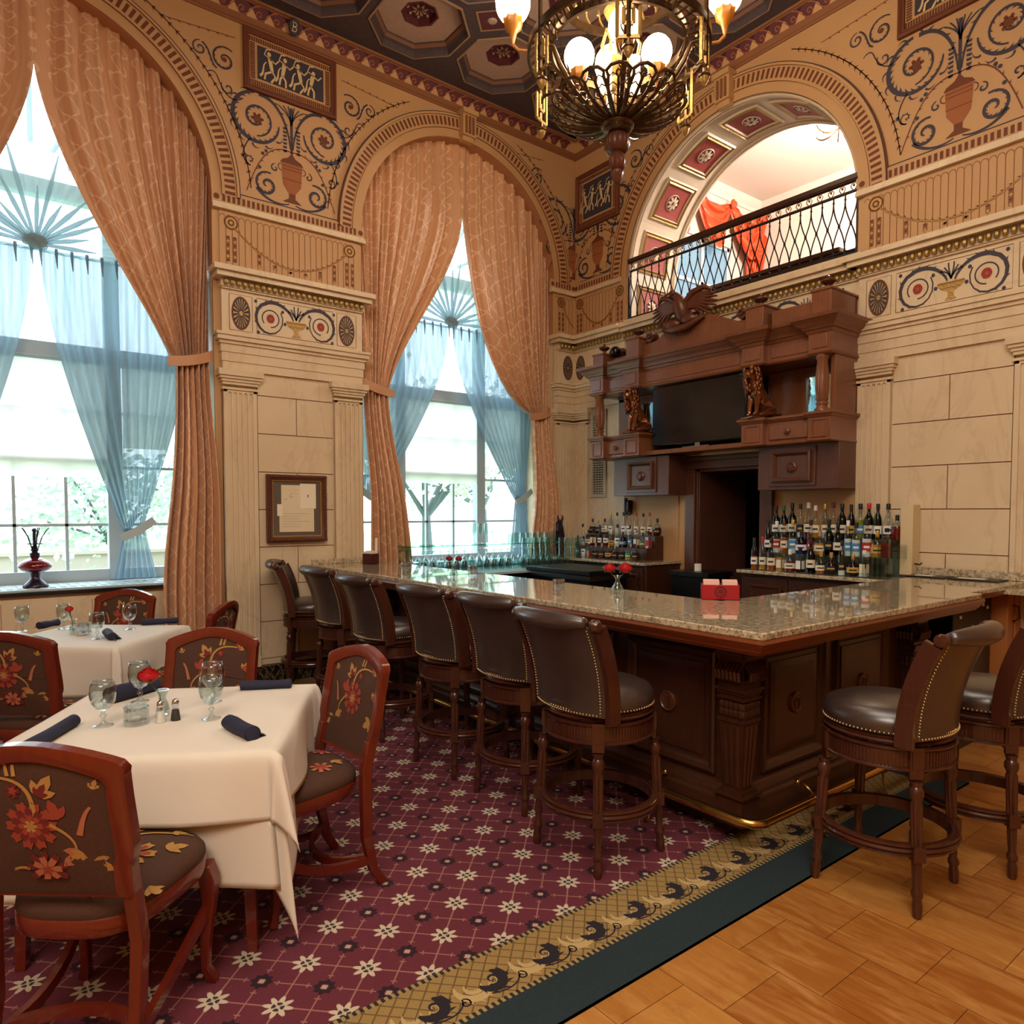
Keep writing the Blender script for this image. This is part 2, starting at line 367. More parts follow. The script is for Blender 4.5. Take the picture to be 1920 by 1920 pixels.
# carpet: burgundy field on a diagonal lattice with cream flowers
def carpet():
    L = 0.222
    x, y, z = xyz(coord('Object'))
    u = (x + y) * (0.70711 / L); v = (y - x) * (0.70711 / L)
    def cell(a, off): return mth('SUBTRACT', mth('FRACT', a + (100.5 + off)), 0.5)
    def polar(du, dv): return mth('SQRT', du*du + dv*dv), mth('ARCTAN2', dv, du)
    a1, b1 = cell(u, 0), cell(v, 0); r1, t1 = polar(a1, b1)
    a2, b2 = cell(u, 0.5), cell(v, 0.5); r2, t2 = polar(a2, b2)
    n = noise(coord('Object'), 220, 2, 0.6); big = noise(coord('Object'), 0.9, 2)
    base = mix(n, '#4e1b2a', '#7a303e')
    line = mth('MINIMUM', mth('ABSOLUTE', a1), mth('ABSOLUTE', b1)).lt(0.014)
    lineB = mth('MINIMUM', mth('ABSOLUTE', a2), mth('ABSOLUTE', b2)).lt(0.012)
    gap = r2.gt(0.27) * r2.lt(0.44)
    tick = mth('ABSOLUTE', r2 - 0.265).lt(0.012) * mth('MINIMUM', mth('ABSOLUTE', a2), mth('ABSOLUTE', b2)).lt(0.05)
    c = mix(mth('MAXIMUM', mth('MAXIMUM', line, lineB * r2.gt(0.2)), tick), base, '#a06a60')
    pet = mth('ADD', 0.165, mth('COSINE', t1 * 8.0) * 0.05)
    fl = r1.lt(pet + (mth('ABSOLUTE', mth('SINE', t1 * 8.0)) * 0.02))
    star = mth('COSINE', t1 * 4.0)
    c = mix(r1.lt(0.235) * mth('ABSOLUTE', mth('COSINE', t1 * 4.0)).gt(0.90) * 0.6, c, '#c8b49c')
    c = mix(fl, c, '#cdbda4')
    c = mix(r1.lt(0.095) * mth('COSINE', t1 * 4.0).gt(-0.6), c, '#3c3438')
    c = mix(r1.lt(0.035), c, '#c8b090')
    c = mix(r2.lt(mth('ADD', 0.155, mth('COSINE', t2 * 8.0) * 0.02)) * r2.gt(0.07), c, '#2c1420')
    c = mix(mth('MAXIMUM', mth('ABSOLUTE', a2), mth('ABSOLUTE', b2)).lt(0.045), c, '#b8a08c')
    return c
mat('carpet_field', rough=0.95, fn=carpet, bump=lambda: (0.3, 0.004, noise(coord('Object'), 260, 2)))
def gold_border():
    x, y, z = xyz(coord('Object', (1, 1, 1))); k = 52.0
    a = mth('ABSOLUTE', mth('SINE', x * k + y * k)); b = mth('ABSOLUTE', mth('SINE', x * k - y * k))
    return mix(mth('MINIMUM', a, b).lt(0.2), mix(noise(coord(), 200, 2), '#8f7340', '#a98a52'), '#6c5432')
mat('carpet_gold', rough=0.95, fn=gold_border)
mat('carpet_teal', rough=0.95, fn=lambda: mix(noise(coord(), 120, 3), '#15242a', '#26383c'))
mat('carpet_ink', '#231d26', 0.95); mat('carpet_cream', '#c0a470', 0.95)
def dashes():
    x, y, z = xyz(coord('Object')); return mix(mth('FRACT', y * 40 + 100).lt(0.5), '#2a2420', '#a08a5a')
mat('carpet_dash', rough=0.95, fn=dashes)
# oak block floor
def parquet():
    p = coord('Object', loc=(-5.27, 3.89, 0))
    br = T.nodes.new('ShaderNodeTexBrick'); plug(br.inputs[0], p)
    br.offset = 0.5; br.inputs['Scale'].default_value = 1.0; br.inputs['Brick Width'].default_value = 0.318; br.inputs['Row Height'].default_value = 0.3145
    br.inputs['Mortar Size'].default_value = 0.0012; br.inputs['Mortar Smooth'].default_value = 0.1; br.inputs['Bias'].default_value = 0.0
    br.inputs['Color1'].default_value = rgb('#98581f'); br.inputs['Color2'].default_value = rgb('#c08440'); br.inputs['Mortar'].default_value = rgb('#5a3018')
    br_f = V(br.outputs[1])
    g = noise(coord('Object', (1, 5, 1)), 3.2, 7, 0.62, 1.2); m = noise(coord('Object'), 2.2, 4); mo = noise(coord('Object', (1, 1.6, 1)), 7, 5, 0.7, 0.5)
    c = mix(mth('MULTIPLY', mth('SUBTRACT', g, 0.42), 2.2), V(br.outputs[0]), '#d29c58'); c = mix(mth('MULTIPLY', mth('SUBTRACT', mo, 0.5), 2.4), c, '#9a5424')
    return mix(br_f, c, '#4a2814')
mat('parquet', rough=0.28, fn=parquet)
# tapestry upholstery ground
mat('tapestry', rough=0.85, fn=lambda: mix(noise(coord(), 150, 3), '#3a2419', '#583626'))
mat('tap_gold', '#b08444', 0.85); mat('tap_rust', '#983f2a', 0.85); mat('tap_red', '#6c1f20', 0.85); mat('tap_coral', '#b06a4c', 0.85)
mat('grille', '#b9b09c', 0.5); mat('cream_box', '#d9c39a', 0.6)
mat('bark', '#5d6a6c', 0.9); mat('foliage', rough=0.9, fn=lambda: mix(noise(coord(), 3, 3), '#9db5ac', '#dfe8e0')); mat('blossom', '#d8dcd0', 0.9)
mat('lawn', '#9fb58a', 0.95); mat('brick_far', '#a89a90', 0.9)
# ---------------------------------------------------------------- room shell
def arch_wall(name, wm, s0, s1, ops, ztop, thick, mats, back=True):
    m = WM(wm); cur = s0; N = 32
    for c, r, zb, zc in ops:
        m.wb(cur, c - r, 0, ztop, -thick, 0, 0)
        if zb > 0: m.wb(c - r, c + r, 0, zb, -thick, 0, 0)
        pts = [(c - r*cos(pi*i/N), zc + r*sin(pi*i/N)) for i in range(N+1)]
        for i in range(N):
            a, b = pts[i], pts[i+1]
            for d in (0, -thick): m.quad(wm(*a, d), wm(*b, d), wm(b[0], ztop, d), wm(a[0], ztop, d), 0)
            m.quad(wm(*a, 0), wm(*b, 0), wm(*b, -thick), wm(*a, -thick), 1)
        for sgn in (-1, 1):
            e = c + sgn*(r-.004); m.quad(wm(e, zb, 0), wm(e, 3.76, 0), wm(e, 3.76, -thick), wm(e, zb, -thick), 2); m.quad(wm(e, 3.76, 0), wm(e, zc, 0), wm(e, zc, -thick), wm(e, 3.76, -thick), 1)
        cur = c + r
    m.wb(cur, s1, 0, ztop, -thick, 0, 0)
    return m.build(name, mats, kind='structure', normals=False, smooth=20)
YA, YB, RW = -5.59, -1.63, 1.27
ZC = 4.40
XB, RB, ZB = 2.215, 1.335, 4.30
CEIL = 6.14
arch_wall('wall_left', WA, -9.6, 0, [(YA, RW, 0.98, ZC), (YB, RW, 0.98, ZC)], CEIL, 0.62, ['plaster', 'reveal', 'marble'])
# back wall: door hole below, balcony arch above
m = WM(WB)
T1 = 0.83
m.wb(-0.62, 1.90, 0, 3.70, -T1, 0); m.wb(2.67, 9.6, 0, 3.70, -T1, 0); m.wb(1.90, 2.67, 2.05, 3.70, -T1, 0)
m.wb(-0.62, XB-RB, 3.70, CEIL, -T1, 0); m.wb(XB+RB, 9.6, 3.70, CEIL, -T1, 0)
N = 40
pts = [(XB - RB*cos(pi*i/N), ZB + RB*sin(pi*i/N)) for i in range(N+1)]
for i in range(N):
    a, b = pts[i], pts[i+1]
    for d in (0, -T1): m.quad(WB(*a, d), WB(*b, d), WB(b[0], CEIL, d), WB(a[0], CEIL, d), 0)
m.build('wall_back', ['plaster'], kind='structure', normals=False, smooth=20)
m = WM(WB)   # arch soffit and jambs
pts2 = [(XB - (RB-.004)*cos(pi*i/N), ZB + (RB-.004)*sin(pi*i/N)) for i in range(N+1)]
out = [(XB-RB+.004, 3.70)] + pts2 + [(XB+RB-.004, 3.70)]
for a, b in zip(out[:-1], out[1:]): m.quad(WB(*a, 0.001), WB(*b, 0.001), WB(*b, -T1-.02), WB(*a, -T1-.02))
m.build('trim_1', ['soffit'], kind='structure', normals=False)
m = MB(); m.box(9.0, 9.2, -9.6, 0, 0, CEIL); m.build('wall_right', ['plaster'], kind='structure')
m = MB(); m.box(-.6, 9.2, -9.8, -9.6, 0, CEIL); m.build('wall_front', ['plaster'], kind='structure')
m = MB(); m.box(-.6, 9.2, -9.8, 4.2, -.1, 0); m.build('floor', ['parquet'], kind='structure')
# carpet
m = MB(); zt = .012
def cq(x0, x1, y0, y1, z, mi): m.quad((x0,y0,z), (x1,y0,z), (x1,y1,z), (x0,y1,z), mi)
CE, YE = 5.0, -1.45
m.box(0.0, CE, -9.6, YE, 0.0, zt, 0)
cq(0.35, 4.57, -9.6, YE-.3, zt+.0004, 0)
cq(4.585, 4.80, -9.6, YE-.2, zt+.0006, 1); cq(0.05, .35, -9.6, -3.5, zt+.0006, 1); 
cq(4.565, 4.585, -9.6, YE-.2, zt+.0008, 4); cq(4.80, 4.82, -9.6, YE-.2, zt+.0008, 4)
cq(4.82, CE, -9.6, YE, zt+.0006, 2); cq(4.0, 4.82, YE-.2, YE, zt+.0006, 2)
m.quad((CE, -9.6, 0), (CE, YE, 0), (CE, YE, zt+.0006), (CE, -9.6, zt+.0006), 2)
fl = WM(lambda a, b, d: (b, a, d)); P0 = 0.232
for i in range(30):          # running scrolls of the border: dark crest round a curl, pale leaf behind
    yc = -8.9 + i * P0; zc = zt + .0014; xc = 4.70
    if yc > YE - .3: break
    fl.rib(arc((yc - .065, xc - .005), .062, 0.3, 3.6, 14), lambda t: .006 + .028*sin(pi*t), zc, 4, leaf=.014, ls=-1)
    fl.rib(arc((yc - .065, xc + .0), .03, 0.0, 3.9, 12), lambda t: .004 + .014*sin(pi*t), zc+.0002, 4, leaf=.01)
    fl.rib(arc((yc, xc), .047, -0.9, 2.9, 14), lambda t: .010 + .034*sin(pi*t)**.8, zc+.0003, 3, leaf=.018, ls=-1)
    fl.rib(spiral((yc + .012, xc + .006), .034, 2.4, -1.15, 20), lambda t: .012*(1-t)+.004, zc+.0005, 3)
    fl.rib(spiral((yc + .010, xc + .008), .022, 2.4, -1.0, 14), .004, zc+.0007, 4)
    fl.rib(bezier := [(yc + .04 + .03*t, xc + .03 - .10*t*(1-t)*4*.5 - .01) for t in [k/8 for k in range(9)]], .008, zc, 3)
    fl.rib(bez((yc - .03, xc + .065), (yc + .03, xc + .09), (yc + .09, xc + .08), (yc + .105, xc + .03), 10), .006, zc, 3)
    fl.rib(spiral((yc + .105, xc + .052), .022, -1.4, 1.2, 14), .006, zc, 3)
n0 = len(m.v); m.v += fl.v; m.f += [tuple(q + n0 for q in f) for f in fl.f]; m.mi += [{3: 3, 4: 5}[k] for k in fl.mi]
m.build('carpet', ['carpet_field', 'carpet_gold', 'carpet_teal', 'carpet_ink', 'carpet_dash', 'carpet_cream'], smooth=0, normals=False,
        label='burgundy patterned carpet with cream flowers and a gold scroll border on the wood floor', cat='carpet')
# ---------------------------------------------------------------- ceiling with octagonal coffers
m = MB(); Lc = 0.965; m.box(0, .30, -9.6, 0, 6.117, 6.13, 0); m.box(0, 9, -.26, 0, 6.117, 6.13, 0)
def octo(cx, cy, a, z): 
    k = a * 0.41421; return [(cx+a,cy-k,z),(cx+a,cy+k,z),(cx+k,cy+a,z),(cx-k,cy+a,z),(cx-a,cy+k,z),(cx-a,cy-k,z),(cx-k,cy-a,z),(cx+k,cy-a,z)]
def ring(p, q, mi): m.add(p + q, [(i, (i+1) % 8, 8 + (i+1) % 8, 8 + i) for i in range(8)], mi)
HI = 6.26; ZL = 6.115
for i in range(9):
    for j in range(10):
        cx = 0.72 + i * Lc; cyy = -0.70 - j * Lc
        h = Lc / 2; a = 0.44
        sq = [(cx+h,cyy-h,ZL),(cx+h,cyy+h,ZL),(cx-h,cyy+h,ZL),(cx-h,cyy-h,ZL)]
        o = octo(cx, cyy, a, ZL)
        m.add(sq + o, [(0,1,5,4),(1,2,7,6),(2,3,9,8),(3,0,11,10),(1,6,5),(2,8,7),(3,10,9),(0,4,11)], 0)
        ring(o, octo(cx, cyy, a-.0, ZL-.012), 1); ring(octo(cx, cyy, a, ZL-.012), octo(cx, cyy, a-.016, ZL-.012), 1); ring(octo(cx, cyy, a-.016, ZL-.012), octo(cx, cyy, a-.03, ZL+.04), 0)
        ring(octo(cx, cyy, a-.03, ZL+.04), octo(cx, cyy, a-.055, ZL+.055), 0); ring(octo(cx, cyy, a-.055, ZL+.055), octo(cx, cyy, a-.075, ZL+.08), 3); ring(octo(cx, cyy, a-.075, ZL+.08), octo(cx, cyy, a-.08, ZL+.095), 0)
        ring(octo(cx, cyy, a-.08, ZL+.095), octo(cx, cyy, .165, ZL+.11), 2); ring(octo(cx, cyy, .165, ZL+.15), octo(cx, cyy, .165, ZL+.11), 4); ring(octo(cx, cyy, .165, ZL+.11), octo(cx, cyy, .145, ZL+.11), 4)
        ring(octo(cx, cyy, .145, ZL+.11), octo(cx, cyy, .14, ZL+.17), 4); m.add(octo(cx, cyy, .14, ZL+.17), [tuple(range(8))], 4)
        for k in range(8):    # rosette leaves
            t = 2*pi*k/8; ca, sa = cos(t), sin(t); zz = ZL+.15
            m.add([(cx+.018*ca, cyy+.018*sa, zz+.01), (cx+.05*ca-.014*sa, cyy+.05*sa+.014*ca, zz-.012), (cx+.085*ca, cyy+.085*sa, zz), (cx+.05*ca+.014*sa, cyy+.05*sa-.014*ca, zz-.012)], [(0,1,2,3)], 1)
            t += pi/8; ca, sa = cos(t), sin(t); m.ball((cx+.115*ca, cyy+.115*sa, zz+.015), .014, 6, 4, mi=2)
        # little squares between the octagons
        for k, (dx, dy) in enumerate(((h, h),)):
            x1, y1 = cx+dx, cyy+dy; q = .19
            d4 = [(x1+q,y1,ZL-.006),(x1,y1+q,ZL-.006),(x1-q,y1,ZL-.006),(x1,y1-q,ZL-.006)]; q2 = .165
            e4 = [(x1+q2,y1,ZL-.006),(x1,y1+q2,ZL-.006),(x1-q2,y1,ZL-.006),(x1,y1-q2,ZL-.006)]
            if x1 > .25 and y1 < -.25: m.add(d4+e4, [(0,1,5,4),(1,2,6,5),(2,3,7,6),(3,0,4,7)], 1); m.add(e4, [(0,1,2,3)], 4); m.ball((x1,y1,ZL-.008), .045, 8, 4, (1,1,.4), 2); m.add([(x1+.08*cos(k_*pi/2+pi/4),y1+.08*sin(k_*pi/2+pi/4),ZL-.008) for k_ in range(4)], [(0,1,2,3)], 0)
        rr = .012
        for sx, sy, ex, ey in ((-h+.09, -h+.18, -h+.09, h-.18), (-h+.18, -h+.09, h-.18, -h+.09)): pass
m.build('ceiling', ['ceil_dark', 'ceil_line', 'ceil_panel', 'ceil_gold', 'ceil_red'], kind='structure', normals=False, smooth=20)
# slab above the coffers + running-dog border under them
m = MB(); m.box(-.62, 9.2, -9.8, 0.0, 6.38, 6.45); m.box(-.62, -.0, -9.8, 0, 6.14, 6.38); m.box(-.62, 9.2, 0, T1, 6.14, 6.38); m.build('ceiling_slab', ['ceil_dark'], kind='structure')
m = MB(); bw = .11; zb = 6.0
m.sweep([(0, 6.0), (.05, 6.0), (.10, 6.095), (0, 6.095)], [(0, -9.6), (0, 0), (9, 0)], lambda a, b, u: (a, b, u), mi=0)
for prof in ([(0, 5.94), (.012, 5.94), (.02, 5.955), (.03, 5.96), (.05, 5.985), (.055, 6.0), (0, 6.0)],):
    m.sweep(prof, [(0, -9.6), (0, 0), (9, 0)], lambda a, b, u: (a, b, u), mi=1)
m.sweep([(0, 6.095), (.105, 6.095), (.112, 6.10), (.13, 6.103), (.14, 6.12), (0, 6.12)], [(0, -9.6), (0, 0), (9, 0)], lambda a, b, u: (a, b, u), mi=1)
def dog(fn, n, p):
    w = WM(fn)
    for i in range(n):
        s = i * p + .12
        w.poly([(s, .068), (s+.03, .068), (s+.07, .085), (s+.10, .12), (s+.155, .168), (s-.0, .168), (s-.06, .16), (s-.02, .12)], -.0016, 2)
        w.disc((s+.045, .105), .036, .036, -.0012+.0002, 14, 2)
        w.rib(spiral((s+.045, .105), .037, -1.9, 1.25, 18), .008, -.0022, 3)
        w.rib(bez((s-.11, .168), (s-.03, .16), (s-.03, .075), (s+.04, .068), 8), .008, -.0022, 3)
    return w
def cv(b, d): t = (b-.068)/.10; return (.05+.05*t - d*.88, 6.0+.095*t + d*.46)
for fn, n in ((lambda a, b, d: (cv(b, d)[0], -.10-a, cv(b, d)[1]), 46), (lambda a, b, d: (.10+a, -cv(b, d)[0], cv(b, d)[1]), 46)):
    w = dog(fn, n, .158); n0 = len(m.v); m.v += w.v; m.f += [tuple(q+n0 for q in f) for f in w.f]; m.mi += w.mi
m.build('trim_2', ['plaster', 'line_brown', 'ceil_red', 'ink_tan'], kind='structure', normals=False, smooth=20)
# ---------------------------------------------------------------- arch bands, keystones
def archband(name, wm, c, r, zc, zlo, s_ext=None):
    m = WM(wm); N = 56; d0 = .012
    def band(r0, r1, d, mi, a0=0, a1=pi):
        P = arc((c, zc), r0, a1, a0, N); Q = arc((c, zc), r1, a1, a0, N)
        m.add([wm(*p, d) for p in P] + [wm(*q, d) for q in Q], [(i, i+1, N+2+i, N+1+i) for i in range(N)], mi)
    def edge(r0, da, db, mi):
        P = arc((c, zc), r0, pi, 0, N); m.add([wm(*p, da) for p in P] + [wm(*p, db) for p in P], [(i, i+1, N+2+i, N+1+i) for i in range(N)], mi)
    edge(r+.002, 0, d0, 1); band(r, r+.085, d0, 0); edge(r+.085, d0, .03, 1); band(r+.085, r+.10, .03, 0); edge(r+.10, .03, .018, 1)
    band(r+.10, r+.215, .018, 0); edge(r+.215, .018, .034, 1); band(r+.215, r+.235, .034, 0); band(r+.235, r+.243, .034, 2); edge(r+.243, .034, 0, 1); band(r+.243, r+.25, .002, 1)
    K = 86
    for k in range(K):
        a = pi*(k+.5)/K; w_ = .012
        pp = [(c+q*cos(a+e), zc+q*sin(a+e)) for q, e in ((r+.113, -w_/r), (r+.200, -w_/r), (r+.200, w_/r), (r+.113, w_/r))]
        if zlo is None or pp[0][1] > zlo: m.poly(pp, .0195, 3)
    # keystone bracket
    k0 = c - (.02 if wm is WA else -.0)
    for s0, s1, z0, z1, d in ((k0-.085, k0+.085, zc+r+.02, zc+r+.26, .10), (k0-.10, k0+.10, zc+r+.24, zc+r+.29, .13), (k0-.07, k0+.07, zc+r-.03, zc+r+.03, .07)): m.wb(s0, s1, z0, z1, 0, d, 0)
    for q in (-.045, 0, .045): m.wb(k0+q-.012, k0+q+.012, zc+r+.04, zc+r+.22, .10, .115, 1)
    return m.build(name, ['plaster', 'line_brown', 'ink', 'ink_brown'], kind='structure', normals=False, smooth=30)
archband('trim_3', WA, YA, RW, ZC, None); archband('trim_4', WA, YB, RW, ZC, None); archband('trim_5', WB, XB, RB, ZB, None)
# ---------------------------------------------------------------- piers
def flutes(m, s0, s1, z0, z1, d, n, mi=0, ms=1):
    m.wb(s0, s1, z0, z1, 0, d, mi); w = (s1 - s0) ; g = w * .1; p = (w - 2*g) / n
    for k in range(n):
        a = s0 + g + p*(k+.18); b = s0 + g + p*(k+.82); c = (a+b)/2; h = (b-a)/2
        # hollow flute drawn with real depth: side ribs raised
        for e in (a - p*.18, b): m.wb(e, e + p*.18, z0+.06, z1-.03, d, d+.012, mi)
        top = arc((c, z1-.03-h), h, pi, 0, 6)
        m.add([m.wm(*q, d+.012) for q in top] + [m.wm(q[0], z1-.03, d+.012) for q in top], [(i, i+1, 8+i, 7+i) for i in range(6)], mi)
    m.wb(s0, s0+g, z0+.06, z1, d, d+.012, mi); m.wb(s1-g, s1, z0+.06, z1, d, d+.012, mi); m.wb(s0, s1, z1-.03, z1, d, d+.012, mi); m.wb(s0, s1, z0, z0+.06, d, d+.012, mi)
def capital(m, s0, s1, d, e0=1, e1=1):
    for z0, z1, o in ((2.69, 2.71, .012), (2.735, 2.76, .01), (2.76, 2.785, .022), (2.785, 2.81, .036), (2.81, 2.865, .05)): m.wb(s0-o*e0, s1+o*e1, z0, z1, 0, d+.012+o, 0)
def fan(m, c, z, rx, rz, d):
    m.disc((c, z), rx*1.15, rz*1.1, d, 26, 4); m.disc((c, z), rx, rz, d+.0006, 26, 2)
    for k in range(18):
        a = 2*pi*k/18; ca, sa = cos(a), sin(a)
        m.poly([(c+rx*.22*ca, z+rz*.22*sa), (c+rx*.9*cos(a-.07), z+rz*.92*sin(a-.07)), (c+rx*.96*ca, z+rz*.97*sa), (c+rx*.9*cos(a+.07), z+rz*.92*sin(a+.07))], d+.0012, 3)
    m.disc((c, z), rx*.22, rz*.16, d+.0018, 12, 3)
def frieze_scroll(m, c, z, k, d):
    """vase between two big scrolls with red flowers"""
    for sg in (-1, 1):
        x0 = c + sg*.255*k
        m.rib([(c+sg*.03*k, z+.01)] + bez((c+sg*.03*k, z+.02), (c+sg*.07*k, z+.12*k), (c+sg*.17*k, z+.17*k), (c+sg*.27*k, z+.145*k), 10) + [(x0 + .125*k*cos(a)*1, z + .14*k*sin(a)) for a in [(1.35 - q*.42) if sg > 0 else (pi-1.35 + q*.42) for q in range(13)]],
              lambda t: .010*k + .022*k*sin(pi*min(1, t*1.15)), d, 2, leaf=.018*k, ls=sg)
        m.rib(arc((x0 - sg*.01*k, z), .078*k, -pi/2, -pi/2 - sg*5.4, 22), .010*k, d, 2)
        m.disc((x0 - sg*.01*k, z), .038*k, .042*k, d+.0005, 12, 5)
        for q in range(6): m.disc((x0 - sg*.01*k + .024*k*cos(q*1.05), z + .026*k*sin(q*1.05)), .014*k, .015*k, d+.001, 8, 6)
        for a, b in ((.38, .14), (.36, -.14), (.13, .08), (.11, -.03)): m.disc((c+sg*a*k, z+b*k), .014*k, .016*k, d, 8, 2)
        for q in range(3): m.rib(bez((c, z+.02), (c+sg*.01*k, z+.07*k), (c+sg*(.02+.02*q)*k, z+.10*k), (c+sg*(.02+.03*q)*k, z+(.15-.03*q)*k), 6), .011*k, d, 2)
    m.poly([(c-.095*k, z+.005), (c+.095*k, z+.005), (c+.10*k, z-.015*k), (c+.07*k, z-.05*k), (c+.02*k, z-.075*k), (c+.02*k, z-.11*k), (c+.045*k, z-.14*k), (c-.045*k, z-.14*k), (c-.02*k, z-.11*k), (c-.02*k, z-.075*k), (c-.07*k, z-.05*k), (c-.10*k, z-.015*k)], d+.0006, 3)
    m.rib([(c-.098*k, z-.008*k), (c+.098*k, z-.008*k)], .006*k, d+.0012, 4); m.rib([(c-.07*k, z-.045*k), (c+.07*k, z-.045*k)], .004*k, d+.0012, 4)
def entab(m, s0, s1, d=.06, e0=1, e1=1, gold=True, z0=2.865, fr=True):
    """architrave, frieze, gilt egg band, cornice"""
    for a, b, o in ((z0, 2.94, .0), (2.94, 3.02, .008), (3.02, 3.09, .016), (3.09, 3.12, .03), (3.12, 3.16, .05), (3.16, 3.185, .062)): m.wb(s0-o*e0, s1+o*e1, a, b, 0, d+o, 0)
    if fr: m.wb(s0, s1, 3.185, 3.57, 0, d, 0)
    m.wb(s0, s1, 3.57, 3.585, 0, d+.02, 0); m.wb(s0-.06*e0, s1+.06*e1, 3.655, 3.70, 0, d+.10, 0); m.wb(s0-.09*e0, s1+.09*e1, 3.70, 3.745, 0, d+.13, 0); m.wb(s0-.02*e0, s1+.02*e1, 3.745, 3.765, 0, d+.06, 0)
    m.wb(s0-.01*e0, s1+.01*e1, 3.585, 3.655, 0, d+.03, 1)
    n = int((s1 - s0) / .052)
    for k in range(n):
        c = s0 + (k+.5)*(s1-s0)/n; p = m.wm(c, 3.62, d+.045); m.ball(p, .027, 7, 5, (.8 if m.wm is WB else 1, 1 if m.wm is WB else .8, 1.15), 3)
def swagfrieze(m, s0, s1, zt=4.27, both=True, fac=1):
    z0 = 3.765; m.wb(s0, s1, z0, 4.30, 0, .012, 7); w = s1 - s0
    n = max(4, round(w / .055)); p = w / n
    for k in range(1, n):    # painted flutes
        s = s0 + k*p; m.rib([(s, z0+.04), (s, zt-.06)], .006, .0135, 8); m.rib(arc((s-p/2, zt-.06), p/2-.004, pi, 0, 6), .006, .0135, 8)
    a, b = (s0+.12, s1-.12) if both else ((s0+.12, s1+w*.9) if fac > 0 else (s0-w*.9, s1-.12))
    def zs(s): t = (s-a)/(b-a); return 4.14 - .30*4*t*(1-t)*.9
    xs = [a+(b-a)*i/44 for i in range(45)]; xs = [x for x in xs if s0+.02 < x < s1-.02]
    if len(xs) > 2: m.rib([(x, zs(x)) for x in xs], .013, .015, 4, leaf=.018); m.rib([(x, zs(x)) for x in xs], .005, .0155, 3, leaf=.012, ls=-1)
    for s in (s0+.10, s1-.10):
        if (s > (s0+s1)/2 and not both and fac > 0) or (s < (s0+s1)/2 and not both and fac < 0): continue
        m.disc((s, 4.17), .062, .062, .0145, 18, 4); m.disc((s, 4.17), .048, .048, .015, 16, 3); m.disc((s, 4.17), .03, .03, .0155, 12, 4); m.disc((s, 4.17), .015, .015, .016, 10, 3)
        for q in (-.06, .0): drop(m, s+q+.03*(1 if s < (s0+s1)/2 else 1)-.0, 4.05, 3.83)
    k = 1
    while s0 + .22 + k*.145 < s1 - .22:
        s = s0 + .2 + k*.145; drop(m, s, zs(s)-.02 if a < s < b else 4.0, 3.83); k += 1
def drop(m, s, z1, z0):
    m.rib([(s, z1), (s, z0)], .034, .0148, 8)
    n = max(2, int((z1-z0)/.028))
    for i in range(n):
        z = lerp(z1-.01, z0+.01, i/(n-1)); m.poly([(s-.014, z), (s, z+.012), (s+.014, z), (s, z-.014)], .0155, 3 if i % 2 else 4)
def dentils(m, s0, s1):
    m.wb(s0, s1, 4.27, 4.30, 0, .05, 0); m.wb(s0, s1, 4.30, 4.325, 0, .035, 0); m.wb(s0, s1, 4.325, 4.43, 0, .014, 7)
    n = int((s1-s0-.16)/.042)
    for k in range(n): c = s0+.08+(k+.5)*(s1-s0-.16)/n; m.poly([(c-.0125, 4.345), (c+.0125, 4.345), (c+.0125, 4.405), (c-.0125, 4.405)], .0155, 4)
    for c in (s0+.04, s1-.04): m.disc((c, 4.375), .026, .026, .0155, 10, 4)
    m.rib([(s0+.1, 4.445), (s1-.1, 4.445)], .008, .0025, 2)
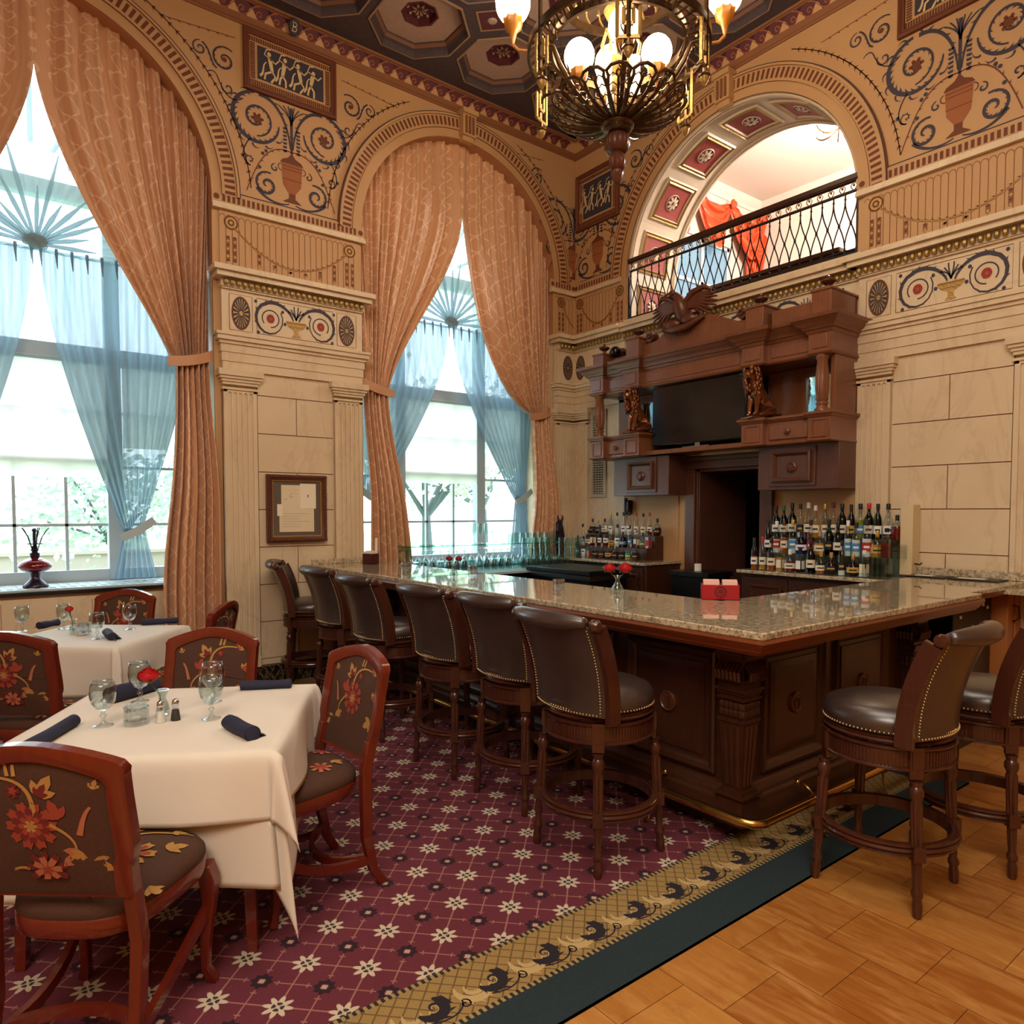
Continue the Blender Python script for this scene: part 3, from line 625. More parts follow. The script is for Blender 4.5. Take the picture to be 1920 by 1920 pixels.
def spandrel(m, c, h, arcs, d=.003, side=0, k=1.0):
    """arabesque over a pier: urn, wreath, scrolls; side -1/1 draws one half"""
    for sg in ((-1, 1) if not side else (side,)):
        def S(x): return c + sg*x
        def sp(x, z, r, a0, tn, w, lf, mi=2, r1=.12):
            a = a0 if sg > 0 else pi - a0
            m.rib(spiral((S(x), z), r, a, tn*sg, 34, 1, r1), lambda t: w*(.35+.65*sin(pi*min(1, .15+t*.85))), d, mi, leaf=lf, ls=-sg)
        # great scroll springing from the stem
        m.rib([(S(x), z) for x, z in bez((.012, 4.98), (.03, 5.22), (.14, 5.40), (.30, 5.385), 12)], lambda t: .012+.022*t, d, 2, leaf=.022, ls=sg)
        sp(.315, 5.165, .225, 1.45, -.72, .036, .028, 2, .88)
        sp(.325, 5.165, .155, -1.6, -1.35, .02, .02, 2, .18)
        m.disc((S(.315), 5.16), .040, .038, d+.0004, 10, 4); [m.disc((S(.315+.045*cos(q)), 5.16+.045*sin(q)), .014, .014, d+.0004, 7, 4) for q in range(6)]
        for q in range(9):
            t_ = 1.75 - q*.52; r0_ = .232; bx, bz = .315+r0_*cos(t_), 5.165+r0_*sin(t_); tx_, tz_ = sin(t_), -cos(t_)
            m.rib([(S(x), z) for x, z in bez((bx, bz), (bx+.03*cos(t_)+.01*tx_, bz+.03*sin(t_)+.01*tz_), (bx+.035*cos(t_)+.04*tx_, bz+.035*sin(t_)+.04*tz_), (bx+.015*cos(t_)+.07*tx_, bz+.015*sin(t_)+.07*tz_), 5)], lambda t: .016*(1-t)+.002, d+.0003, 2)
        m.rib([(S(x), z) for x, z in bez((.38, 4.97), (.47, 4.86), (.46, 4.74), (.38, 4.73), 10)], .011, d, 2); m.rib(spiral((S(.385), 4.78), .05, -pi/2, 1.1*sg, 16), .009, d, 2, leaf=.012)
        for x, z in ((.24, 4.90), (.27, 4.87), (.30, 4.74), (.45, 4.80)): m.disc((S(x), z), .016, .016, d, 8, 2)
        # wreath over the urn + lower scrolls
        m.rib([(S(x), z) for x, z in bez((0, 4.955), (.2, 4.99), (.30, 4.84), (.42, 4.50), 16)], .009, d, 4, leaf=.018)
        sp(.235, 4.60, .115, 1.9, -1.5, .024, .016, 2, .14)
        m.rib([(S(x), z) for x, z in bez((.03, 4.475), (.12, 4.44), (.24, 4.45), (.33, 4.55), 10)], lambda t: .010+.016*t, d, 2)
        sp(.16, 4.77, .04, 1.6, -1.1, .010, .008)
        # husk drops beside the stem
        for i in range(7): m.poly([(S(.045), 5.17-i*.034), (S(.085), 5.165-i*.034), (S(.075), 5.145-i*.034), (S(.045), 5.15-i*.034)], d, 2)
        for q in range(3): m.rib([(S(x), z) for x, z in bez((0, 5.2), (.01, 5.28), (.02+.03*q, 5.33), (.03+.045*q, 5.37-.01*q), 8)], .011, d, 2)
        # scrolls beside the plaque
        if h > .5:
            sp(.595, 5.575, .115, 2.2, -1.45, .018, .014, 2, .16); m.disc((S(.595), 5.575), .022, .022, d+.0004, 8, 4)
            m.rib([(S(x), z) for x, z in bez((.66, 5.48), (.72, 5.50), (.70, 5.62), (.78, 5.66), 10)], .014, d, 2, leaf=.012)
            sp(.80, 5.60, .065, 1.6, -1.4, .012, .010); sp(.57, 5.34, .06, .6, -1.2, .010, .010)
            m.rib([(S(x), z) for x, z in bez((.44, 5.30), (.52, 5.22), (.60, 5.26), (.66, 5.42), 10)], .010, d, 2); m.rib([(S(x), z) for x, z in bez((.66, 5.42), (.68, 5.46), (.72, 5.45), (.74, 5.42), 6)], .008, d, 2, leaf=.01)
            m.rib([(S(.50+.62*t), 5.80-.055*t) for t in [i/16 for i in range(17)]], .006, d, 4, leaf=.018)
    m.rib([(c, 4.93), (c, 5.36)], lambda t: .020+.010*t, d, 2)
    # urn with lid
    m.poly([(c-.085, 4.80), (c+.085, 4.80), (c+.10, 4.86), (c-.10, 4.86)][::-1] if 0 else [(c-.10, 4.845), (c-.085, 4.65), (c-.03, 4.575), (c+.03, 4.575), (c+.085, 4.65), (c+.10, 4.845)], d+.001, 9)
    m.poly([(c-.11, 4.845), (c+.11, 4.845), (c+.09, 4.875), (c+.035, 4.90), (c, 4.945), (c-.035, 4.90), (c-.09, 4.875)], d+.0014, 4)
    m.poly([(c-.03, 4.575), (c+.03, 4.575), (c+.03, 4.53), (c+.09, 4.49), (c-.09, 4.49), (c-.03, 4.53)], d+.0012, 4)
    for zz in (4.82, 4.79, 4.70): m.rib([(c-.092, zz), (c+.092, zz)], .007, d+.0018, 4)
    for sg in (-1, 1): m.rib(arc((c+sg*.10, 4.80), .03, -1.4, 1.5 if sg > 0 else -4.5, 10), .008, d+.001, 4)
    for ac, ar, az, a0, a1 in arcs:   # vines that follow the arches
        m.rib(arc((ac, az), ar, a0, a1, 46), .007, d, 4, leaf=.024); m.rib(arc((ac, az), ar, a0, a1, 46), .007, d, 4, leaf=.02, ls=-1)
PM = ['marble', 'marble', 'ink', 'gilt', 'ink_brown', 'ink_tan', 'ink_red', 'plaster', 'line_brown', 'ink_tan']
def blocks(m, s0, s1, d, zs, mid):
    g = .004
    m.wb(s0, s1, zs[0], zs[-1], 0, d-.01, 8)
    for i in range(len(zs)-1):
        cuts = [s0, s1] if i % 2 == mid else [s0, (s0+s1)/2 + (.0), s1]
        for a, b in zip(cuts[:-1], cuts[1:]): m.wb(a+g, b-g, zs[i]+g, zs[i+1]-g, d-.01, d, 0)
ZS = [.18, .24, .585, .93, 1.278, 1.625, 1.97, 2.32, 2.666, 3.01]
def pier(num, wm, s0, s1, pw, arcs, mid=1):
    m = WM(wm); D = .05
    m.wb(s0, s1, .18, 3.02, 0, .02, 0)
    for a, b in ((s0, s0+pw), (s1-pw, s1)):
        flutes(m, a, b, .26, 2.70, D, 5); m.wb(a-.0, b+.0, .18, .28, 0, D+.03, 0); capital(m, a, b, D)
    blocks(m, s0+pw+.01, s1-pw-.01, .035, ZS, mid)
    c = (s0+s1)/2
    entab(m, s0-.005, s1+.005, .06)
    fan(m, s0+.16, 3.375, .072, .135, .062); fan(m, s1-.16, 3.375, .072, .135, .062)
    for a, b in ((s0+.06, s0+.26), (s1-.26, s1-.06), (s0+.30, s1-.30)):
        m.rib([(a, 3.22), (b, 3.22), (b, 3.535), (a, 3.535), (a, 3.22)], .005, .0615, 4)
    frieze_scroll(m, c, 3.37, .98, .0625)
    swagfrieze(m, s0, s1); dentils(m, s0-.06, s1+.06)
    spandrel(m, c, 1, arcs)
    m.build(f'trim_{num}', PM, kind='structure', normals=False, smooth=25, bevel=0)
pier(6, WA, -4.26, -2.93, .29, [(YA, 1.62, ZC, .08, 1.12), (YB, 1.62, ZC, pi-.08, pi-1.12)], 0)
pier(7, WB, 3.60, 5.01, .27, [(XB, 1.68, ZB, .12, 1.15), (6.42, 1.68, ZB, pi-.12, pi-1.15)], 0)
# corner piers
m = WM(WA); flutes(m, -.335, -.02, .26, 2.70, .05, 6); m.wb(-.36, 0, .18, .28, 0, .08, 0); capital(m, -.335, -.02, .05, 1, 0); entab(m, -.34, 0, .06, 1, 0)
fan(m, -.17, 3.375, .07, .135, .062); swagfrieze(m, -.34, 0, both=False, fac=1); dentils(m, -.42, 0); spandrel(m, -.02, 1, [(YB, 1.62, ZC, .08, 1.12)], side=-1)
m.build('trim_8', PM, kind='structure', normals=False, smooth=25)
m = WM(WB); flutes(m, .02, .30, .26, 2.70, .05, 6); m.wb(0, .32, .18, .28, 0, .08, 0); m.wb(.30, .88, .18, 2.865, 0, .02, 0); capital(m, .02, .30, .05, 0, 1); entab(m, 0, .90, .06, 0, 0)
fan(m, .17, 3.375, .07, .135, .062); fan(m, .72, 3.375, .07, .135, .062); swagfrieze(m, 0, .88); dentils(m, 0, .80); spandrel(m, .40, 1, [(XB, 1.68, ZB, pi-.12, pi-1.10)], side=0)
m.build('trim_9', PM, kind='structure', normals=False, smooth=25)
# wall under the balcony
m = WM(WB); entab(m, .90, 3.60, .03, 0, 0); m.wb(.88, 3.6, 3.765, 3.80, 0, .06, 0)
for c in (1.35, 2.22, 3.1): frieze_scroll(m, c, 3.40, .9, .0325)
m.wb(.88, 1.66, .18, 2.865, 0, .012, 7); m.wb(2.9, 3.6, .18, 2.865, 0, .012, 7)
m.build('trim_10', PM, kind='structure', normals=False, smooth=25)
m = WM(WA)   # lower wall under windows + black marble skirting
m.wb(-9.6, 0, 0, .18, 0, .085, 1); m.wb(YA-RW-.0, YA+RW, .18, .93, 0, .02, 0)
for s in (-6.5, -5.9, -5.3, -4.7): m.wb(s-.002, s+.002, .2, .9, .02, .0205, 8)
m.build('baseboard_left', ['marble', 'black_marble', 'ink', 'gilt', 'ink_brown', 'ink_tan', 'ink_red', 'plaster', 'line_brown'], kind='structure', smooth=0)
m = WM(WB); m.wb(0, 1.66, 0, .18, 0, .085); m.wb(2.9, 9, 0, .18, 0, .085); m.build('baseboard_back', ['black_marble'], kind='structure', smooth=0)
# framed plaques high on the piers: dancing figures on a dark ground
def plaque(wm, c, z0, z1, w, label, fl=1):
    root = thing('relief_plaque', label, 'plaque', wm(c, (z0+z1)/2, 0), 0)
    loc = Vector(wm(c, (z0+z1)/2, 0)); f = lambda a, b, d: tuple(Vector(wm(a, b, d)) - loc)
    m = WM(f); s0, s1 = c-w/2, c+w/2
    m.sweep([(0, .0), (0, .035), (.02, .045), (.035, .03), (.05, .03), (.05, .0)], [(s0, z0), (s0, z1), (s1, z1), (s1, z0)], lambda a, b, u: f(a, b, u), closed=True)
    m.wb(s0+.045, s1-.045, z0+.045, z1-.045, 0, .012, 1)
    a0, a1, b0, b1 = s0+.05, s1-.05, z0+.05, z1-.05
    n = int((a1-a0)/.02)
    for k in range(n):
        x = a0+(k+.5)*(a1-a0)/n
        for q in (b0+.012, b1-.052): m.wb(x-.006, x+.006, q, q+.04, .012, .018, 2)
    n = int((b1-b0-.12)/.02)
    for k in range(n):
        y = b0+.06+(k+.5)*(b1-b0-.12)/n
        for q in (a0+.012, a1-.052): m.wb(q, q+.04, y-.006, y+.006, .012, .018, 2)
    m.build('frame', ['ink_brown', 'plaster', 'ink_brown'], root, smooth=30, normals=False)
    m = WM(f); m.wb(a0+.075, a1-.075, b0+.075, b1-.075, .012, .02, 0)
    cc = c; zc = (z0+z1)/2; D = .028
    for i in range(4):     # generic dancers
        x = cc + (i-1.5)*.135; ln = (-1)**i*.02; H = [1, 1, .95, .8][i]
        def L(pts, w): m.rib(pts, w, D, 1)
        L([(x, zc+.06*H), (x+ln*.5, zc+.0), (x+ln, zc-.05*H)], lambda t: .04-.01*t); m.disc((x-ln*.3, zc+.095*H), .018, .021, D, 10, 1)
        L([(x+ln, zc-.05), (x+.03+ln, zc-.09), (x+.01, zc-.15)], .018); L([(x+ln, zc-.05), (x-.04, zc-.085), (x-.05, zc-.14)], .018)
        L([(x, zc+.06), (x+.05, zc+.03), (x+.085, zc+.07)], .013); L([(x, zc+.06), (x-.05, zc+.08), (x-.03, zc+.13), (x+.01, zc+.14)], .011)
        L(bez((x-.03, zc+.02), (x-.08, zc-.02), (x-.04, zc-.08), (x-.09, zc-.12), 8), lambda t: .008+.014*t)
    m.build('relief', ['ink', 'plaster_light'], root, smooth=0, normals=False)
plaque(WA, -3.595, 5.39, 5.93, .87, 'framed plaque of dancing figures high on the wall between the two curtained windows')
plaque(WB, .40, 5.05, 5.72, .72, 'framed plaque of dancing figures in the corner above the balcony end, behind the chandelier')
em = thing('monogram_medallion', 'small dark oval medallion with a letter monogram on the cornice above the plaque', 'medallion', (.115, -3.60, 6.035))
m = MB(); m.M = Matrix.Rotation(R(28), 4, 'Y'); m.lathe([(0, -.012), (.062, -.012), (.066, .0), (.060, .012), (.052, .008), (0, .010)], 26, axis='x'); em_o = m.build('disc', 'ink', em, smooth=40); em_o.scale = (1, .8, 1.1)
m = MB(); m.M = Matrix.Rotation(R(28), 4, 'Y')
for pts in ([(-.014, -.036), (-.014, .036)], [(-.024, .034), (.006, .034), (.018, .024), (.014, .008), (-.012, .002)], [(-.012, .002), (.016, -.004), (.022, -.018), (.012, -.034), (-.024, -.034)]): m.tube([(.013, a, b) for a, b in pts], .0035, 5)
m.build('monogram', 'plaster_light', em, smooth=0)
plaque(WB, 4.30, 5.42, 5.93, .90, 'framed plaque at the top right above the painted urn, cut by the frame')
# ---------------------------------------------------------------- windows
def window(n, yc):
    m = MB(); x0, x1 = -.62, -.54; h = RW
    lo, hi = yc - h, yc + h; cl, cr = yc - .555, yc + .555
    def post(y, w, z0, z1, d=.0): m.box(x0, x1+d, y-w/2, y+w/2, z0, z1)
    def rail(z, t, a, b, d=.0): m.box(x0, x1+d, a, b, z-t/2, z+t/2)
    for y in (lo+.05, hi-.05): post(y, .10, 1.0, ZC+.1, .02)
    for y in (cl, cr): post(y, .12, 1.0, ZC+.9, .03)
    rail(1.04, .12, lo, hi, .02); rail(2.96, .14, lo, hi, .03); rail(2.05, .05, cl, cr, .0); rail(4.30, .14, lo, hi, .03)
    o = m.build(f'window_{n}', 'window_paint', kind='structure', bevel=.006)
    mu = MB()
    for k in (1, 2): y = lerp(cl, cr, k/3); mu.box(-.60, -.565, y-.012, y+.012, 1.1, 2.96)
    for z in (1.49, 2.48): mu.box(-.60, -.565, cl, cr, z-.012, z+.012)
    for a, b in ((lo+.1, cl-.06), (cr+.06, hi-.1)):
        for z in (1.49, 2.0, 2.48): mu.box(-.60, -.565, a, b, z-.012, z+.012)
    for k in range(1, 6):
        a = pi*k/6; mu.tube([(-.58, yc+.3*cos(a), 4.37+.3*sin(a)), (-.58, yc+1.27*cos(a), 4.37+1.27*sin(a))], .02, 4)
    mu.build('muntin', 'window_paint', o, smooth=0)
    g = MB(); g.box(-.592, -.588, lo+.1, hi-.1, 1.1, ZC)
    P = arc((yc, ZC), RW, 0, pi, 24); g.add([(-.59, a, b) for a, b in P], [tuple(range(len(P)))])
    g.build('pane', 'window_glass', o, smooth=0, normals=False)
    fr = MB(); pr = arc((yc, ZC), RW-.02, 0, pi, 30); fr.tube([(-.58, a, b) for a, b in pr], 1, sq=(.08, .08), up=(1, 0, 0)); fr.build('arch_frame', 'window_paint', o)
    s = MB(); s.box(-.54, .045, lo-.02, hi+.02, .955, .985); s.build('sill', 'black', o, bevel=.004)
    s = MB(); s.box(-.50, .02, lo+.02, hi-.02, .985, 1.0)
    for k in range(34): y = lerp(lo+.1, hi-.1, k/33); s.box(-.42, -.06, y-.018, y+.018, 1.0, 1.004)
    s.build('radiator_grille', 'window_paint', o)
    # roller blinds: lower one in the centre light, one across the transom
    for nm, a, b, z0, z1, lab in (('roller_blind', cl+.05, cr-.05, 1.93 if n == 1 else 1.97, 2.90, 'lower'), ('roller_blind', lo+.1, cl-.07, 2.2, 2.90, 'left'), ('roller_blind', cr+.07, hi-.1, 2.2, 2.90, 'right')):
        if lab == 'left' and n == 1 and 0: continue
        r = thing(nm, f'white roller blind over the {dict(lower="centre", left="left side", right="right side")[lab]} sash of the {"left" if n == 1 else "right"} arched window', 'blind', (-.52, (a+b)/2, z1))
        w = (b-a)/2
        q = MB(); q.quad((0, -w, 0), (0, w, 0), (0, w, z0-z1), (0, -w, z0-z1)); q.build('fabric', 'blind', r, smooth=0, normals=False)
        q = MB(); q.lathe([(.02, -w-.01), (.02, w+.01)], 10, axis='y'); q.build('roller', 'window_paint', r); q = MB(); q.quad((-.004, -w, z0-z1-.03), (-.004, w, z0-z1-.03), (-.004, w, z0-z1), (-.004, -w, z0-z1)); q.build('bottom_bar', 'blind', r)
window(1, YA); window(2, YB)
# ---------------------------------------------------------------- drapes
def uvgrid(o, fn, nu, nv):
    me = o.data; uv = me.uv_layers.new(name='UVMap'); k = 0
    vals = []
    for p in me.polygons:
        for li in p.loop_indices:
            vi = me.loops[li].vertex_index; i = vi % (nu+1); j = vi // (nu+1); vals += fn(i/nu, j/nv)
    uv.data.foreach_set('uv', vals)
def drape(yc, side, tie, sagk, label, split, xp=-.13, n=12, foot=None, belly=.30):
    """side -1: hangs on the left jamb, +1 right jamb. tie=(y,z) where it is gathered"""
    root = thing('drape', label, 'curtain', (xp, yc + side*RW, 0), 0, 'coral damask drapes of the arched windows')
    ox, oy = xp, yc + side*RW; r = RW + .03; nu, nv = 150, 70
    ty, tz = tie; gw = .30     # gathered width
    def P(u, v):   # u 0 inner edge .. 1 jamb ; v 0 top .. 1 tie
        a = lerp(pi/2, 0, u**.9)
        top = Vector((yc + side*r*cos(a), ZC + r*sin(a)))
        end = Vector((ty - side*gw*.5*(1-u)*1.0 + side*gw*.5*u, tz + .02*(1-u)))
        if u < .001: top.y = ZC + r
        if abs(top.x - yc) > RW - .012: top.x = yc + side*(RW - .012)
        zs = lerp(split, top.y, sm(min(1, u/.45))); S = Vector((top.x, min(top.y, zs))); vs_ = .32*(1 - sm(min(1, u/.45)))
        if v < vs_: q = top.lerp(S, v/vs_)
        else:
            w = (v-vs_)/(1-vs_); L_ = S.y - tz
            c1 = Vector((lerp(S.x, end.x, .10), S.y - .34*L_)); c2 = Vector((lerp(end.x, S.x, sagk*(1-u)), tz + (belly*(1-u) + .22*u)*L_)); b = 1 - w
            q = S*b**3 + c1*3*b*b*w + c2*3*b*w*w + end*w**3
        amp = lerp(.030, .042, sm(min(1, v*1.3))) * (.4 + .6*sin(pi*min(1, max(0, u*.96+.02)))**.3); ph = 2*pi*n*u
        amp *= 1.1 + .45*sin(u*13+2); dx = amp*sin(ph + 1.1*sin(2.2*v+u*6)) + .014*sin(ph*2.3+4*v) + .008*sin(ph*4.1+1)
        dy = .25*gw/n*cos(ph)*v
        return (dx - .0, q.x - oy + dy, q.y)
    m = MB(); m.grid(P, nu, nv); o = m.build('upper_panel', 'drape', root, smooth=180, normals=False); uvgrid(o, lambda u, v: (u*1.9, v*3.1), nu, nv)
    fz = foot if foot is not None else .03
    def Q(u, v):
        w = lerp(gw*.9, .47, sm(min(1, v*1.4))); y0 = ty + side*gw*.5
        yy = lerp(y0 - side*0, yc + side*(RW-.01), sm(min(1, v*2))) - side*w*(1-u)
        n2 = 6.3; amp = lerp(.045, .055, v)*(1+.3*sin(u*11)); ph = 2*pi*n2*u
        return (amp*sin(ph + .5*sin(2*v)) + .012*sin(2.1*ph+3*v) + lerp(.04, .25, sm(min(1, v*2.2))), yy - oy, lerp(tz, fz, v))
    m = MB(); m.grid(Q, 90, 30); o = m.build('lower_panel', 'drape', root, smooth=180, normals=False); uvgrid(o, lambda u, v: (u*.8, v*3.1+.4), 90, 30)
    # tieback band wrapped round the gather and hooked to the jamb
    m = MB(); pts = []
    for t in [i/10 for i in range(11)]: pts.append((.075 + .03*sin(pi*t), lerp(ty - side*gw*.62, yc + side*(RW+.02), t) - oy, tz - .03 + .10*t*t))
    m.tube(pts, 1, sq=(.016, .085), up=(0, 0, 1)); o = m.build('tieback', 'tieback', root)
    m = MB(); m.tube([(.02, yc+side*(RW+.0)-oy, tz+.07), (.09, yc+side*(RW+.03)-oy, tz+.07)], .012, 6); m.build('hook', 'brass', root)
    return root
drape(YA, 1, (-4.50, 2.93), .34, 'tall coral damask drape at the right of the left arched window, held by a tieback', 5.05)
drape(YA, -1, (-6.66, 2.93), .30, 'coral damask drape in the top left corner of the photo, falling out of frame', 5.05)
drape(YB, -1, (-2.70, 2.87), .15, 'coral damask drape on the left side of the right arched window, behind the bar', 4.85)
drape(YB, 1, (-.50, 2.78), .75, 'coral damask drape nearest the room corner, bulging over its tieback', 4.85, belly=.16)
# ---------------------------------------------------------------- sheers
def sheer(yc, side, top0, tie, edge, label, sun, bot=1.02, xp=-.34, zt=3.72, skipfoot=False):
    root = thing('sheer_curtain', label, 'sheer curtain', (xp, yc, 0), 0, 'pale blue sheer curtains')
    ty, tz = tie; n = 11
    def P(u, v):   # u 0 inner -> 1 jamb
        a = Vector((lerp(top0, yc + side*(RW-.02), u), zt)); e = Vector((ty + side*(u-.5)*.16, tz + .10*u))
        c1 = Vector((a.x, lerp(zt, tz, .30))); c2 = Vector((lerp(e.x, a.x, edge*(1-.2*u)), tz + .55)); b = 1-v
        q = a*b**3 + c1*3*b*b*v + c2*3*b*v*v + e*v**3
        return (.028*(1-.4*v)*sin(2*pi*n*u+.4*sin(4*v)), q.x-yc, q.y)
    m = MB(); m.grid(P, 100, 40); m.build('upper_panel', 'sheer', root, smooth=180, normals=False)
    if not skipfoot:
        def Q(u, v):
            w = lerp(.16, .34, v); return (.02*sin(2*pi*7*u), ty + side*.0 + (u-.5)*w - yc, lerp(tz+.06, bot, v))
        m = MB(); m.grid(Q, 60, 8); m.build('lower_panel', 'sheer', root, smooth=180, normals=False)
    m = MB(); m.tube([(.06, ty - side*.11 - yc, tz-.02), (.07, ty - yc, tz+.03), (.05, ty+side*.15-yc, tz+.13)], 1, sq=(.008, .07), up=(0, 0, 1)); m.build('tieback', 'window_paint', root)
    for k in range(n+1): m = MB(); y = lerp(top0, yc+side*(RW-.05), k/n); m.tube([(.02, y-yc, zt+.025), (.028, y-yc, zt-.04), (.02, y-yc+.006, zt-.13)], [.014, .010, .003], 5); m.build('pinch_pleat', 'sheer', root, smooth=0)
    return root
sheer(YA, 1, YA+.03, (-4.92, 1.40), .32, 'pale blue sheer on the right of the left arched window, tied near the sill', True)
sheer(YA, -1, YA-.03, (-6.30, 1.40), .32, 'pale blue sheer at the left edge of the photo on the left window', True)
sheer(YB, -1, YB-.03, (-2.66, 1.72), .40, 'pale blue sheer on the left of the window behind the bar', True, skipfoot=True)
sheer(YB, 1, YB+.03, (-.60, 1.74), .40, 'pale blue sheer on the right of the window behind the bar, tied near the corner', True, bot=1.05)
for yc, nm in ((YA, 'left arched window'), (YB, 'right arched window')):
    root = thing('sunburst_sheer', f'sunburst of gathered pale sheer fabric filling the head of the {nm}', 'sheer curtain', (-.36, yc, 3.76), 0)
    m = MB()
    def S(u, v):
        a = lerp(-.05, pi+.05, u); Rm = min(RW-.02, 9) ; dz = ZC - 3.76
        # distance from rosette to the arch / jamb
        dxn, dzn = cos(a), sin(a)
        if dzn > 0 and abs(dxn) * 10 > 0:
            b = dzn*dz; dist = b + sqrt(max(0, b*b - (dz*dz - RW*RW)))
            if dist*dzn < dz: dist = (RW-.01)/max(.05, abs(dxn))
        else: dist = RW-.02
        q = lerp(.05, dist-.02, v); f = .05*sin(2*pi*24*u)*(.25+.75*v)
        return (f*.7, q*cos(a), q*sin(a))
    m.grid(S, 240, 8); m.build('fan', 'sunburst', root, smooth=180, normals=False) if 0 else m.build('fan', sheer_mat('sheer_fan', '#cfe4ee', .45) if 'sheer_fan' not in MATS else 'sheer_fan', root, smooth=180, normals=False)
    m = MB()
    for k in range(14): a = k*.9; m.ball((.05+.01*cos(k), .07*cos(a)*(.3+.05*k), .02+.05*sin(a)*(.3+.05*k)), .035, 7, 5, (.7, 1.2, .8))
    for k in range(15):
        a = lerp(.05, pi-.05, k/14) + random.uniform(-.06, .06); L = random.uniform(.35, .85); m.tube([(.05, .05*cos(a), .05*sin(a)), (.05, L*.6*cos(a), L*.6*sin(a)), (.05, L*cos(a), L*sin(a))], [.012, .020, .004], 6)
    m.build('rosette', sheer_mat('sheer_knot', '#b4d2de', .8) if 'sheer_knot' not in MATS else 'sheer_knot', root)
    m = MB(); m.lathe([(.014, -RW+.02), (.014, RW-.02)], 8, axis='y', c=(0, 0, -.03)); m.build('rod', 'sheer_knot', root)
# ---------------------------------------------------------------- outside
m = MB(); m.box(-60, -.7, -40, 40, -.6, -.5); m.build('lawn', 'lawn', label='pale sunlit lawn outside the windows', cat='lawn', kind='stuff')
def tree(x, y, h, r, label, seed, fol='foliage'):
    rnd = random.Random(seed); root = thing('tree', label, 'tree', (x, y, -.5), 0, 'trees outside the windows')
    m = MB(); tips = []
    m.tube([(0, 0, 0), (.05, .1, h*.25), (0, .1, h*.42)], [.16*h/5, .12*h/5, .09*h/5], 8)
    for k in range(7):
        a = rnd.uniform(0, 2*pi); q = rnd.uniform(.4, .9)*r; z1 = h*rnd.uniform(.5, .85); tip = (q*cos(a), q*sin(a), z1); tips.append(tip)
        m.tube([(0, .1, h*.40), (tip[0]*.5, tip[1]*.5, lerp(h*.42, z1, .6)), tip], [.07*h/5, .04*h/5, .015], 6)
    m.build('trunk', 'bark', root)
    m = MB()
    for k in range(1500):
        t = rnd.choice(tips + [(0, 0, h*.75)]); v = Vector((rnd.gauss(0, 1), rnd.gauss(0, 1), rnd.gauss(0, .7))) * r*.26; c = Vector(t) + v; s = rnd.uniform(.05, .11)
        a = Vector((rnd.uniform(-1, 1), rnd.uniform(-1, 1), rnd.uniform(-1, 1))).normalized(); b = a.orthogonal().normalized()
        m.add([tuple(c+a*s), tuple(c+b*s*.7), tuple(c-a*s), tuple(c-b*s*.7)], [(0, 1, 2, 3)])
    m.build('foliage', fol, root, smooth=0, normals=False)
tree(-9, -3.9, 3.6, 1.5, 'small pale tree beyond the left window, left of the sheer', 1); tree(-12.0, -1.2, 3.3, 1.2, 'small pale tree beside the low brick wall outside the left window', 2)
tree(-16.5, .6, 4.2, 1.6, 'pale tree seen through the sheer of the left window', 3, 'blossom')
tree(-6.5, 1.6, 5.0, 2.0, 'spreading tree with dark branches outside the window behind the bar', 4, 'blossom'); tree(-9.5, 5.2, 5.6, 2.3, 'pale tree at the right outside the window behind the bar', 5)
tree(-16, 4.5, 6, 2.8, 'distant pale tree outside the window behind the bar', 6, 'blossom')
m = MB(); m.box(-14.2, -14, -8, 3, -.499, .55); m.box(-14.3, -13.9, -8, 3, .55, .63); m.build('garden_wall', 'brick_far', label='low pale brick wall outside the left window', cat='wall')
